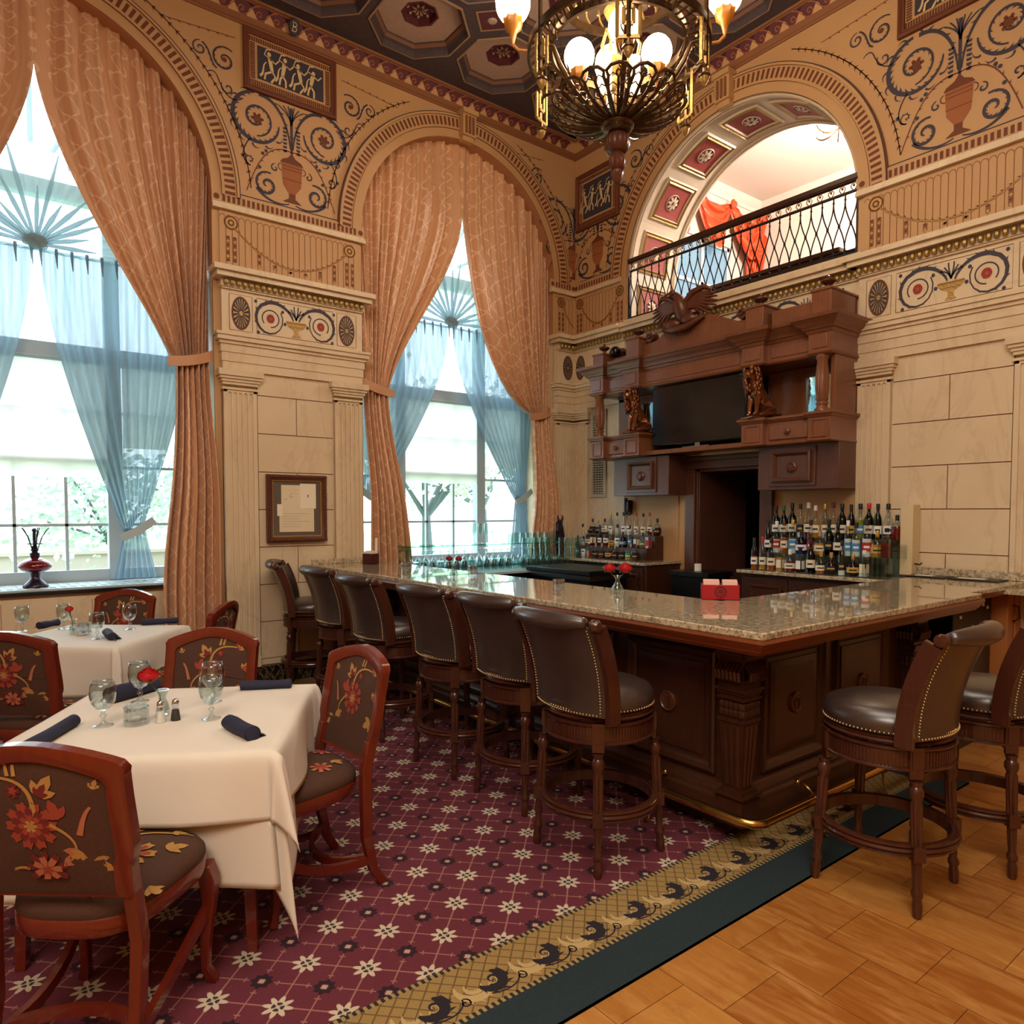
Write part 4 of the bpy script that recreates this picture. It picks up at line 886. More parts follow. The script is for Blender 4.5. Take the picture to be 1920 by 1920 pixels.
# ---------------------------------------------------------------- bar stools (origin on the floor, facing +Y)
def leg_prof(h):
    return [(.014, 0), (.018, .01), (.02, .05), (.016, .075), (.022, .085), (.022, .10), (.015, .115), (.0175, .16), (.0215, .30), (.0235, h-.13), (.019, h-.115), (.028, h-.095), (.028, h-.075), (.02, h-.06), (.024, h-.045), (.026, h-.04)]
def stool_proto():
    r = thing('bar_stool', 'x', 'bar stool', (0, 0, 0), 0, 'leather swivel bar stools along the bar')
    H = .575; RL = .205
    for k in range(4):
        a = pi/4 + k*pi/2; x, y = (.195)*(1 if cos(a) > 0 else -1), (.195)*(1 if sin(a) > 0 else -1)
        m = MB(); prof = leg_prof(H); n = len(prof); seg = 20; vs = []
        for q, z in prof:
            fx = lerp(1.06, .93, z/H)
            for s in range(seg):
                t = 2*pi*s/seg; fl = q*(1-.22*(s % 2)) if .14 < z < H-.12 else q; vs.append((x*fx + fl*cos(t), y*fx + fl*sin(t), z))
        fs = [(j*seg+s, j*seg+(s+1) % seg, (j+1)*seg+(s+1) % seg, (j+1)*seg+s) for j in range(n-1) for s in range(seg)] + [tuple(range(seg))[::-1], tuple((n-1)*seg+s for s in range(seg))]
        m.add(vs, fs)
        M0 = Matrix.Translation((x*.93, y*.93, 0)) @ Matrix.Rotation(atan2(y, x), 4, 'Z'); m.M = M0
        m.box(-.024, .0, -.028, .028, H-.012, .66); m.box(-.01, .006, -.026, .026, H-.035, .666); m.box(.006, .010, -.018, .018, H+.005, .65)      # corner block
        m.M = Matrix.Translation((x*1.02, y*1.02, 0)) @ Matrix.Rotation(atan2(y, x), 4, 'Z'); m.box(-.024, .024, -.023, .023, .225, .285)
        m.build('leg', 'stool_wood', r, smooth=40)
    def ringp(R0, prof, nm, mat_, seg=56, M=None):
        m = MB(); m.grid(lambda u, v: ((R0+prof[int(round(v*(len(prof)-1))) % len(prof)][0])*cos(2*pi*u), (R0+prof[int(round(v*(len(prof)-1))) % len(prof)][0])*sin(2*pi*u), prof[int(round(v*(len(prof)-1))) % len(prof)][1]), seg, len(prof)-1, closeu=True); return m
    m = ringp(.268, [(-.022, .232), (-.004, .230), (.008, .234), (.010, .242), (.003, .247), (.012, .25), (.015, .257), (.012, .264), (.003, .267), (.010, .272), (.009, .280), (-.002, .284), (-.022, .281), (-.022, .232)], '', ''); m.build('foot_ring', 'stool_wood', r, smooth=40)
    m = ringp(.248, [(-.02, .572), (.012, .572), (.014, .580), (.002, .586), (.002, .648), (.012, .654), (.014, .662), (-.02, .664), (-.02, .572)], '', '')
    for k in range(110):
        a = 2*pi*k/110
        if abs((a % (pi/2)) - pi/4) < .12: continue
        m.M = Matrix.Rotation(a, 4, 'Z'); m.box(.249, .2545, -.0035, .0035, .59, .645)
    m.build('apron', 'stool_wood', r, smooth=40)
    m = MB(); m.lathe([(.20, .672), (.250, .674), (.257, .683), (.247, .69), (.253, .70), (.23, .705)], 48); m.build('swivel_ring', 'stool_wood', r, smooth=40)
    m = MB(); m.lathe([(.10, .664), (.10, .674)], 20); m.build('swivel_plate', 'black', r)
    m = MB(); m.lathe([(.238, .700), (.252, .712), (.258, .735), (.254, .76), (.236, .787), (.19, .805), (.11, .816), (.0, .819)], 48); m.build('seat', 'leather', r, smooth=180)
    nm = MB(); nails = []
    for k in range(96):
        a = 2*pi*k/96
        if abs(((a + pi/2 + pi) % (2*pi)) - pi) < .98 and False: continue
        nails.append((.2545*cos(a), .2545*sin(a), .716))
    # curved back: width follows the round seat, leans backwards, rolls over at the top
    hw = .236
    def B(u, v, t=0.0):
        x = lerp(-hw, hw, u) * lerp(1.0, 1.06, v); k = 1 - (2*u-1)**2
        y = -.160 - .072*k - .085*v*v*1.2 - t; return (x, y, lerp(.70, 1.10, v))
    m = MB()
    nu, nv = 20, 14
    for t0 in (0,): pass
    F = [B(i/nu, j/nv, -.022) for j in range(nv+1) for i in range(nu+1)]; K = [B(i/nu, j/nv, .022) for j in range(nv+1) for i in range(nu+1)]
    w = nu+1; fs = [(j*w+i, j*w+i+1, (j+1)*w+i+1, (j+1)*w+i) for j in range(nv) for i in range(nu)]
    off = len(F); fs2 = [tuple(q+off for q in f)[::-1] for f in fs]
    rim = [(i, i+1, off+i+1, off+i) for i in range(nu)] + [(nv*w+i, off+nv*w+i, off+nv*w+i+1, nv*w+i+1) for i in range(nu)] + [(j*w, off+j*w, off+(j+1)*w, (j+1)*w) for j in range(nv)] + [(j*w+nu, (j+1)*w+nu, off+(j+1)*w+nu, off+j*w+nu) for j in range(nv)]
    m.add(F+K, fs+fs2+rim); m.build('backrest', 'leather', r, smooth=50)
    # top roll
    m = MB(); pts = []; rr = []
    for i in range(25):
        u = lerp(.04, .96, i/24); p = B(u, 1.0); k = sin(pi*min(1, max(0, (i+1.2)/26.4)))**.35
        pts.append((p[0], p[1]-.030, 1.122 + .004*k)); rr.append(.040*k + .002)
    m.tube(pts, rr, 14); m.build('head_roll', 'leather', r, smooth=180)
    # wooden side stiles with scrolled tops
    for sg in (-1, 1):
        m = MB(); pts = []
        for j in range(13):
            v = -.06 + 1.06*j/12; p = B(0 if sg < 0 else 1, max(v, 0)); pts.append((p[0]+sg*.012, p[1] + (.0 if v >= 0 else .0), lerp(.70, 1.10, v)))
        m.tube(pts, 1, sq=(.066, .028), up=(1, 0, 0))
        p = pts[-1]; m.lathe([(.0, -.02), (.020, -.018), (.028, -.004), (.028, .008), (.022, .014), (.026, .02), (.018, .03), (0, .032)], 14, (p[0]-sg*.002, p[1]-.024, 1.115), axis='x')
        m.build('stile', 'stool_wood', r, smooth=40)
        for j in range(30): v = .02 + .95*j/29; p = B(.055 if sg < 0 else .945, v, .024); nails.append(p)
    for i in range(30): nails.append(B(.055+.89*i/29, .02, .024))
    for p in nails: nm.ball(p, .0048, 5, 3)
    o = nm.build('nailhead_trim', 'nail', r, smooth=180); o['kind'] = 'stuff'
    return r
SP = stool_proto(); ST = treeof(SP)
spots = [  # x, y, facing, label
 (4.245, -3.755, 0, 'nearest stool on the long side of the bar, whole brown leather back in view'),
 (3.55, -3.62, .05, 'second stool from the bar corner on the long side, half hidden by the nearest'),
 (2.90, -3.64, .06, 'third stool from the bar corner on the long side'),
 (2.03, -3.66, .04, 'fourth stool from the bar corner, right behind the side-on dining chair'),
 (1.20, -3.60, .05, 'fifth bar stool from the bar corner, second from the marble wall'),
 (.44, -3.62, -.45, 'stool nearest the marble wall, swivelled sideways under the end of the bar'),
 (5.205, -2.965, pi/2 + .05, 'whole bar stool on the wood floor at the short side of the bar'),
 (5.34, -2.30, pi/2 - .02, 'bar stool cut off by the right edge of the photo')]
for i, (x, y, rz, lab) in enumerate(spots):
    if i == 0: SP.location = (x, y, .0135); SP.rotation_euler = (0, 0, rz); SP['label'] = lab
    else: dup(SP, ST, (x, y, .0135 if x < 5 else 0.001), rz, lab)
# ---------------------------------------------------------------- dining chairs (origin floor, facing +Y)
def outline(w, z0, z1, hump, n=14, cr=.05):
    """closed outline in (x,z): waisted sides and a camel top"""
    R_ = []
    for i in range(n+1):
        t = i/n; z = lerp(z0, z1-.055, t); R_.append((w*(.90 + .10*sm(t) + .03*sin(pi*t*1.6)*(t > .3)), z))
    top = [(w*.985, z1-.04), (w*.93, z1-.02), (w*.82, z1-.008), (w*.62, z1+hump*.25), (w*.42, z1+hump*.62), (w*.2, z1+hump*.93), (0, z1+hump)]
    right = R_ + top; left = [(-x, z) for x, z in right[::-1][1:]]
    return right + left
def flower_fig(m, f, c, s, kind):
    """woven flowers as flat shapes; f(a,b,lift)->xyz"""
    def pet(c, n, r0, r1, lift, mi, ph=0, wd=.9):
        for k in range(n):
            a = 2*pi*k/n + ph; da = pi/n*wd
            P = [(c[0]+r0*cos(a-da*.5), c[1]+r0*sin(a-da*.5)), (c[0]+(r0+r1)*.55*cos(a-da), c[1]+(r0+r1)*.55*sin(a-da)), (c[0]+r1*.95*cos(a-da*.55), c[1]+r1*.95*sin(a-da*.55)), (c[0]+r1*.88*cos(a), c[1]+r1*.88*sin(a)), (c[0]+r1*.95*cos(a+da*.55), c[1]+r1*.95*sin(a+da*.55)), (c[0]+(r0+r1)*.55*cos(a+da), c[1]+(r0+r1)*.55*sin(a+da)), (c[0]+r0*cos(a+da*.5), c[1]+r0*sin(a+da*.5))]
            m.add([f(x, y, lift) for x, y in P], [tuple(range(7))], mi)
    def line(pts, w, mi=0, lift=.0012):
        n = len(pts); L = []; Q = []
        for i, p in enumerate(pts):
            a = pts[max(0, i-1)]; b = pts[min(n-1, i+1)]; dx, dy = b[0]-a[0], b[1]-a[1]; q = hypot(dx, dy) or 1
            ww = w*(1-.6*i/n)/2; L.append((p[0]-dy/q*ww, p[1]+dx/q*ww)); Q.append((p[0]+dy/q*ww, p[1]-dx/q*ww))
        m.add([f(x, y, lift) for x, y in L+Q], [(i, i+1, n+i+1, n+i) for i in range(n-1)], mi)
    def leafs(c, a, ln, mi=0, mj=2):
        for q, (aa, l_) in enumerate(((a, ln), (a+.8, ln*.7), (a-.8, ln*.7))):
            for sc_, mm, lf in ((1, mi, .0014), (.6, mj, .0018)):
                P = [(0, 0), (.35, .22), (.7, .2), (1, 0), (.7, -.2), (.35, -.22)]
                m.add([f(c[0]+(x*cos(aa)-y*sin(aa))*l_*sc_, c[1]+(x*sin(aa)+y*cos(aa))*l_*sc_, lf) for x, y in P], [tuple(range(6))], mm)
    x, y = c
    if kind == 'back':
        line(bez((x+.012, y+.03), (x+.02, y+.09), (x-.0, y+.15), (x-.12, y+.13), 12), .014*s/.06)
        pet((x, y), 10, .02, .075, .0012, 1); pet((x, y), 10, .015, .055, .0016, 2, .3); pet((x, y), 8, .008, .036, .002, 1); pet((x, y), 6, .0, .02, .0024, 0)
        leafs((x+.03, y+.085), 1.0, .07, 0, 2); leafs((x-.12, y+.13), 2.6, .06, 0, 1)
        for t in (.3, .6): line([(x-.06*t-.01, y+.14), (x-.07*t-.01, y+.19)], .012)
        pet((x-.035, y+.10), 5, .0, .022, .0014, 2); pet((x-.035, y+.10), 5, 0, .012, .0018, 1)
        line(bez((x+.05, y+.005), (x+.09, y-.02), (x+.12, y-.05), (x+.10, y-.09), 10), .010); line(bez((x+.12, y-.03), (x+.13, y+.0), (x+.135, y+.03), (x+.155, y+.05), 8), .016, 3)
        leafs((x+.075, y+.02), 1.9, .06, 1, 1); leafs((x+.12, y-.08), -2.5, .07, 3, 0); leafs((x+.14, y-.11), -.6, .06, 0, 0)
        pet((x+.02, y-.13), 9, .02, .06, .0012, 2, .2, .7); pet((x+.02, y-.13), 7, .0, .042, .0016, 3); pet((x+.02, y-.135), 5, 0, .016, .002, 1)
        line(bez((x-.03, y-.13), (x-.07, y-.12), (x-.08, y-.15), (x-.10, y-.14), 8), .010); leafs((x-.17, y-.07), -.5, .065, 0, 0); leafs((x-.16, y+.02), 2.2, .05, 0, 1)
        leafs((x+.165, y+.10), 1.2, .03, 0, 0); leafs((x+.05, y+.2), .4, .02, 0, 0); leafs((x-.165, y+.17), 2.4, .04, 0, 0)
    else:
        pet((x, y), 7, .02, .085, .0012, 0, .2, .75); pet((x, y), 7, .02, .068, .0016, 1, .2, .55); pet((x, y), 8, 0, .03, .002, 2)
        leafs((x+.09, y+.05), .8, .07, 0, 0); line(bez((x-.08, y+.05), (x-.12, y+.09), (x-.16, y+.06), (x-.19, y+.10), 8), .014); leafs((x-.15, y+.08), 2.0, .06, 0, 3)
        pet((x+.02, y-.16), 7, .0, .05, .0012, 3, 0, .7); pet((x+.02, y-.16), 6, 0, .03, .0016, 1); leafs((x-.12, y-.14), 3.4, .06, 0, 0); leafs((x+.13, y-.12), -.4, .06, 0, 0)
        line(bez((x-.05, y+.14), (x, y+.18), (x+.06, y+.15), (x+.12, y+.17), 8), .016); leafs((x+.05, y+.17), .2, .05, 0, 0)
TAP = ['tap_gold', 'tap_rust', 'tap_red', 'tap_coral']
def chair_proto():
    r = thing('dining_chair', 'x', 'dining chair', (0, 0, 0), 0, 'red-stained dining chairs with floral tapestry upholstery')
    W = .245; z0, z1 = .56, .955
    def lean(z): return -.205 - max(0, z-.45)*.20
    def bow(x): return -.025*(1-(x/W)**2)
    def BF(x, z, d=0): return (x, lean(z) + bow(x) - d, z)
    oo = outline(W, z0-.02, z1, .035); ii = [(x*.80, lerp(z0+.02, z, .93) if z < .75 else z-.045) for x, z in oo]
    n = len(oo); m = MB(); vs = []
    for d, P in ((.018, oo), (.024, [(lerp(a[0], b[0], .3), lerp(a[1], b[1], .3)) for a, b in zip(oo, ii)]), (.02, ii), (-.018, ii), (-.024, [(lerp(a[0], b[0], .3), lerp(a[1], b[1], .3)) for a, b in zip(oo, ii)]), (-.018, oo)):
        vs += [BF(x, z, d) for x, z in P]
    fs = []
    for k in range(6):
        k2 = (k+1) % 6
        for i in range(n): j = (i+1) % n; fs.append((k*n+i, k*n+j, k2*n+j, k2*n+i))
    m.add(vs, fs); m.build('back_frame', 'chair_wood', r, smooth=50)
    # upholstered panel, slightly domed both sides
    zc = sum(z for x, z in ii)/n
    def dome(t): return .010 + .014*(1-t**2.2)
    m = MB(); K = 6
    for sg in (1, -1):
        m.cur = 0; vs = [BF(0, zc, sg*dome(0))]
        for k in range(1, K+1): vs += [BF(x*k/K, lerp(zc, z, k/K), sg*dome(k/K)) for x, z in ii]
        fs = [(0, 1+i, 1+(i+1) % n) for i in range(n)] + [(1+(k-1)*n+i, 1+k*n+i, 1+k*n+(i+1) % n, 1+(k-1)*n+(i+1) % n) for k in range(1, K) for i in range(n)]
        m.add(vs, fs)
    for sg in (1, -1):
        def f(x, z, l): t = min(1, hypot(x/(W*.80), (z-zc)/.19)); xx = max(-.19, min(.19, x)); zz = max(.60, min(.935, z)); return BF(xx, zz, sg*(dome(t)+.0015+l))
        mm = MB(); flower_fig(mm, f, (-.01, zc+.0), .06, 'back'); n0 = len(m.v); m.v += mm.v; m.f += [tuple(q+n0 for q in g_) for g_ in mm.f]; m.mi += [q+1 for q in mm.mi]
    m.build('back_pad', ['tapestry'] + TAP, r, smooth=40, normals=False)
    # seat
    def seat_o(t):      # outline of the seat, wider in front
        a = 2*pi*t; x = cos(a); y = sin(a); p = .62
        xx = (abs(x)**p)*(1 if x > 0 else -1); yy = (abs(y)**p)*(1 if y > 0 else -1)
        return ((.225+.035*yy)*xx, .235*yy + (.015*(1-xx*xx) if yy > 0 else 0))
    N = 56; so = [seat_o(i/N) for i in range(N)]
    m = MB(); vs = []
    for k, z in ((.985, .405), (1.0, .41), (1.0, .452), (.985, .458), (.965, .458)): vs += [(x*k, y*k, z) for x, y in so]
    m.add(vs, [(j*N+i, j*N+(i+1) % N, (j+1)*N+(i+1) % N, (j+1)*N+i) for j in range(4) for i in range(N)] + [tuple(range(N))]); m.build('seat_rail', 'chair_wood', r, smooth=50)
    m = MB(); vs = []; lv = ((.97, .452), (1.0, .465), (.99, .485), (.94, .503), (.80, .518), (.5, .528), (.2, .531))
    for k, z in lv: vs += [(x*k, y*k, z) for x, y in so]
    vs.append((0, 0, .532)); m.add(vs, [(j*N+i, j*N+(i+1) % N, (j+1)*N+(i+1) % N, (j+1)*N+i) for j in range(6) for i in range(N)] + [(6*N+i, 6*N+(i+1) % N, 7*N) for i in range(N)])
    def fs_(x, y, l): 
        x2 = max(-.235, min(.235, x)); y2 = max(-.22, min(.235, y)); t = min(.985, ((abs(x2)/(.225+.035*y2/.235))**3.2 + (abs(y2)/(.243 if y2 > 0 else .235))**3.2)**(1/3.2)); tb = ((0, .532), (.2, .531), (.5, .528), (.8, .518), (.94, .503), (.99, .485)); zz = .485
        for (ta, za), (tc, zc_) in zip(tb[:-1], tb[1:]):
            if ta <= t <= tc: zz = lerp(za, zc_, (t-ta)/(tc-ta)) + .001; break
        return (x2, y2, zz+.002+l)
    m.cur = 0; mm = MB(); flower_fig(mm, fs_, (.06, .0), .06, 'seat'); flower_fig(mm, fs_, (-.13, .10), .06, 'seat'); n0 = len(m.v); m.v += mm.v; m.f += [tuple(q+n0 for q in g_) for g_ in mm.f]; m.mi += [q+1 for q in mm.mi]
    m.build('seat', ['tapestry'] + TAP, r, smooth=40, normals=False)
    # front legs: gentle cabriole
    for sg in (-1, 1):
        m = MB(); P = [(sg*.208, .180, .415), (sg*.218, .195, .36), (sg*.218, .196, .28), (sg*.208, .185, .16), (sg*.206, .185, .06), (sg*.222, .205, 0)]
        m.tube(P, [1.25, 1.3, 1.0, .8, .7, .85], sq=(.04, .04), up=(1, 0, 0)); m.build('leg', 'chair_wood', r, smooth=60, bevel=.004)
        m = MB(); P = [(sg*.202, lean(.62)-.002, .62), (sg*.203, lean(.5), .50), (sg*.212, -.21, .40), (sg*.205, -.215, .22), (sg*.205, -.245, .08), (sg*.208, -.29, 0)]
        m.tube(P, [1, 1, 1, .95, .85, .8], sq=(.045, .036), up=(1, 0, 0)); m.build('leg', 'chair_wood', r, smooth=60, bevel=.004)
        m = MB(); P = bez((sg*.205, -.22, .12), (sg*.17, -.10, .10), (sg*.17, .06, .13), (sg*.215, .195, .27), 12); m.tube(P, 1, sq=(.022, .036), up=(0, 0, 1)); m.build('side_stretcher', 'chair_wood', r, smooth=60)
    m = MB(); m.tube(bez((-.2, -.215, .13), (-.1, -.05, .10), (.1, -.05, .10), (.2, -.215, .13), 12), 1, sq=(.022, .032), up=(0, 0, 1)); m.build('rear_stretcher', 'chair_wood', r, smooth=60)
    return r
CP = chair_proto(); CT = treeof(CP)
def face(dx, dy): return atan2(-dx, dy)
E1 = (.87, -.49); E2 = (-.49, -.87); TC = (3.52, -5.45)
F1 = (.766, -.643); F2 = (-.643, -.766); FC = (1.08, -5.44)
GZ = .0135
cs = [((4.149, -5.765), (-.771, .637), 'nearest dining chair, seen from behind in the lower left corner'),
      ((3.725, -5.02), (.08, -.995), 'dining chair seen side-on at the right of the near table'),
      ((3.03, -5.30), (.75, -.66), 'dining chair at the far side of the near table, behind the goblets'),
      ((1.985, -5.76), (-.80, .60), 'dining chair at the left edge, seen from behind at the far table'),
      ((.68, -5.33), (.74, -.67), 'dining chair below the window sill, far side of the far table'),
      ((1.50, -4.98), (-.58, -.81), 'dining chair seen edge-on beside the pilaster at the right of the far table')]
for i, (p, d, lab) in enumerate(cs):
    if i == 0: CP.location = (*p, GZ); CP.rotation_euler = (0, 0, face(*d)); CP['label'] = lab
    else: dup(CP, CT, (*p, GZ), face(*d), lab)
# ---------------------------------------------------------------- tables and cloths
def table(c, ang, half, label):
    r = thing('dining_table', label, 'table', (c[0], c[1], GZ), ang); h = half - .01
    m = MB(); m.box(-h, h, -h, h, .72, .752); m.build('tabletop', 'orange_wood', r, bevel=.005)
    for sx in (-1, 1):
        for sy in (-1, 1): m = MB(); m.tube([(sx*(h-.10), sy*(h-.10), .72), (sx*(h-.08), sy*(h-.08), 0)], [1, .6], sq=(.055, .055), up=(1, 0, 0)); m.build('leg', 'chair_wood', r)
    m = MB(); m.box(-h+.06, h-.06, -h+.06, h-.06, .65, .72); m.build('apron', 'chair_wood', r)
def cloth(name, c, ang, h, drop, z, label, seed, lift=.0, flare=.16, nn=88, extra=None):
    rnd = random.Random(seed); S = h + drop; ph = [rnd.uniform(0, 6) for _ in range(8)]
    def f(u, v):
        a, b = lerp(-S, S, u), lerp(-S, S, v); da, db = max(0, abs(a)-h), max(0, abs(b)-h); sa, sb = (1 if a > 0 else -1), (1 if b > 0 else -1)
        x, y = max(-h, min(h, a)), max(-h, min(h, b)); rr = .018
        if da == 0 and db == 0: return (x, y, z + lift + .0008*sin(a*17+ph[0])*sin(b*13+ph[1]))
        def hang(d): return (rr*(1-math.exp(-d/rr)), d - rr*(1-math.exp(-d/rr))*.4)
        if da > 0 and db == 0:
            o, dn = hang(da); k = max(0, (abs(b)-h*.55)/(h*.45)); o += lift + flare*.35*da + .018*da/drop*sin(b*9+ph[2]+sa) + .05*k*k*da; return (x + sa*o, y + sb*.10*k*k*da, z + lift - dn)
        if db > 0 and da == 0:
            o, dn = hang(db); k = max(0, (abs(a)-h*.55)/(h*.45)); o += lift + flare*.35*db + .018*db/drop*sin(a*9+ph[3]+sb) + .05*k*k*db; return (x + sa*.10*k*k*db, y + sb*o, z + lift - dn)
        d = hypot(da, db); t = atan2(db, da)/(pi/2); o, dn = hang(d)
        fold = abs(2*t-1); k = (.05+.10) * 1.0
        pull = (.06 + .12*(1-fold)**1.2 + .09*sin(t*pi*3+ph[4])*(1-fold)) * d
        ang_ = lerp(0, pi/2, t); ang2 = pi/4 + (ang_-pi/4)*(.55 + .45*fold**2)
        oo = o + lift + pull*(flare/.16); e = lift + flare*.35*d + .05*d
        base = o + (lift + .0)
        return (x + sa*(cos(ang2)*oo + .02*(1-t)), y + sb*(sin(ang2)*oo + .02*t), z + lift - sqrt(max(0, dn*dn - pull*pull*.8)))
    root = MB(); root.grid(f, nn, nn); o = root.build(name, 'linen', smooth=180, normals=False, label=label, cat='tablecloth')
    o.location = (c[0], c[1], GZ); o.rotation_euler = (0, 0, ang)
    sd = o.modifiers.new('thickness', 'SOLIDIFY'); sd.thickness = .002; sd.offset = 1
    return o
A1 = atan2(E1[1], E1[0]); A2 = atan2(F1[1], F1[0])
table(TC, A1, .475, 'dining table under white cloths nearest the viewer'); table(FC, A2, .43, 'dining table under a white cloth below the left window')
cloth('tablecloth', TC, A1, .478, .46, .754, 'long white under-cloth of the near table, its pointed corner almost on the carpet', 3, flare=.10)
cloth('tablecloth', TC, A1, .480, .235, .757, 'short white top cloth laid over the long cloth on the near table', 5, lift=.003, flare=.26)
cloth('tablecloth', FC, A2, .433, .31, .754, 'white cloth on the far table below the left window', 8, flare=.12)
# ---------------------------------------------------------------- the bar
BT = 1.10
def LB(p):   # L-shaped footprint helper
    pass
bar = thing('bar', 'L-shaped dark panelled bar with speckled granite top and brass foot rail', 'bar', (0, 0, 0))
def lpoly(o, i, xe=0.0, ye=0.0):   # outer offset o (negative shrinks), inner offset i
    return [(0.02, -3.50-o), (4.94+o, -3.50-o), (4.94+o, -1.15), (4.86+o, -1.15), (4.86+o, -.03), (4.17-i, -.03), (4.17-i, -2.72+i), (0.02, -2.72+i)]
m = MB(); f = lambda a, b, d: (a, b, d)
m.prism(lpoly(0, 0), f, 1.066, BT); o = m.build('granite_top', 'granite', bar, smooth=20, bevel=.006)
m = MB(); m.box(.09, .115, -3.49, -2.74, BT, BT+.05); m.build('granite_upstand', 'granite', bar, bevel=.003)
prof = [(0, 1.066), (.0, 1.06), (-.004, 1.045), (-.012, 1.03), (-.02, 1.015), (-.03, 1.008), (-.035, .99), (-.28, .985), (-.28, 1.066)]
m = MB(); m.sweep([(-.002-0*1, z) if False else (o_-.004, z) for o_, z in [(0, 1.066), (.006, 1.05), (-.004, 1.035), (-.02, 1.02), (-.026, 1.006), (-.04, 1.0), (-.045, .99), (-.33, .985), (-.33, 1.066)]],
                  [(0.02, -3.50), (4.94, -3.50), (4.94, -1.10)], lambda a, b, u: (a, b, u)); m.box(4.60, 4.85, -1.15, -.03, 1.035, 1.066)
m.build('top_moulding', 'counter_edge_wood', bar, smooth=40)
FY, FX = -3.14, 4.58
m = MB()
m.box(.02, FX, FY, -2.80, .10, .99); m.box(4.22, FX, -2.80, -1.30, .10, .99); m.box(4.22, 4.45, -1.30, -.03, .10, 1.03)
m.box(.02, FX-.03, FY+.03, -2.83, .013, .10); m.box(4.25, FX-.03, -2.83, -1.33, .013, .10)
m.sweep([(-.01, .94), (.02, .94), (.035, .955), (.05, .975), (.06, .99), (-.01, .99)], [(.02, FY), (FX, FY), (FX, -1.30)], lambda a, b, u: (a, b, u))
m.sweep([(-.01, .10), (.075, .10), (.075, .20), (.065, .215), (.04, .225), (.03, .25), (.015, .265), (-.01, .27)], [(.02, FY), (FX, FY), (FX, -1.30)], lambda a, b, u: (a, b, u))
m.build('base', 'bar_wood', bar, smooth=35, bevel=.003)
def panel_on(mapf, a0, a1, z0, z1, med=True):
    m = MB(); g = lambda a, b, u: mapf(a, b, u)
    m.sweep([(0, 0), (0, .022), (-.012, .028), (-.03, .020), (-.045, .006), (-.05, 0)], [(a0, z0), (a1, z0), (a1, z1), (a0, z1)], lambda a, b, u: mapf(a, b, u), closed=True)
    q = m.build('panel', 'bar_wood', bar, smooth=30)
    m = MB(); a0_, a1_, z0_, z1_ = a0+.075, a1-.075, z0+.075, z1-.075
    m.sweep([(0, 0), (0, .008), (-.03, .014), (-.034, .014)], [(a0_, z0_), (a1_, z0_), (a1_, z1_), (a0_, z1_)], lambda a, b, u: mapf(a, b, u), closed=True)
    m.add([mapf(a0_+.034, z0_+.034, .014), mapf(a1_-.034, z0_+.034, .014), mapf(a1_-.034, z1_-.034, .014), mapf(a0_+.034, z1_-.034, .014)], [(0, 1, 2, 3)])
    if med:
        c = ((a0+a1)/2, (z0+z1)/2)
        mm = MB(); N = 28
        for r0, d0, r1, d1 in ((.052, .014, .052, .028), (.052, .028, .046, .032), (.046, .032, .040, .026), (.040, .026, 0.001, .026)):
            P = [mapf(c[0]+r0*cos(2*pi*k/N), c[1]+r0*1.05*sin(2*pi*k/N), d0) for k in range(N)] + [mapf(c[0]+r1*cos(2*pi*k/N), c[1]+r1*1.05*sin(2*pi*k/N), d1) for k in range(N)]
            mm.add(P, [(k, (k+1) % N, N+(k+1) % N, N+k) for k in range(N)])
        for pts in ([(-.012, -.03), (-.012, .03)], [(-.012, .028), (.012, .022), (.012, .006), (-.012, .0)], [(-.012, .0), (.016, -.006), (.014, -.026), (-.012, -.03)], [(-.03, .018), (-.022, -.02)], [(.028, .016), (.026, -.018)]):
            mm.tube([mapf(c[0]+x, c[1]+z, .029) for x, z in pts], .0035, 5)
        mm.build('medallion', 'carved_wood', bar, smooth=40)
    m.build('panel_field', 'bar_wood', q, smooth=20)
for a0, a1 in ((3.87, 4.46), (3.16, 3.76), (2.0, 2.62), (1.22, 1.90), (.45, 1.12)): panel_on(lambda a, b, u: (a, FY-u, b), a0, a1, .29, .91, a0 > 1.9)
for a0, a1 in ((-2.95, -2.36), (-2.24, -1.62)): panel_on(lambda a, b, u: (FX+u, a, b), a0, a1, .29, .91)
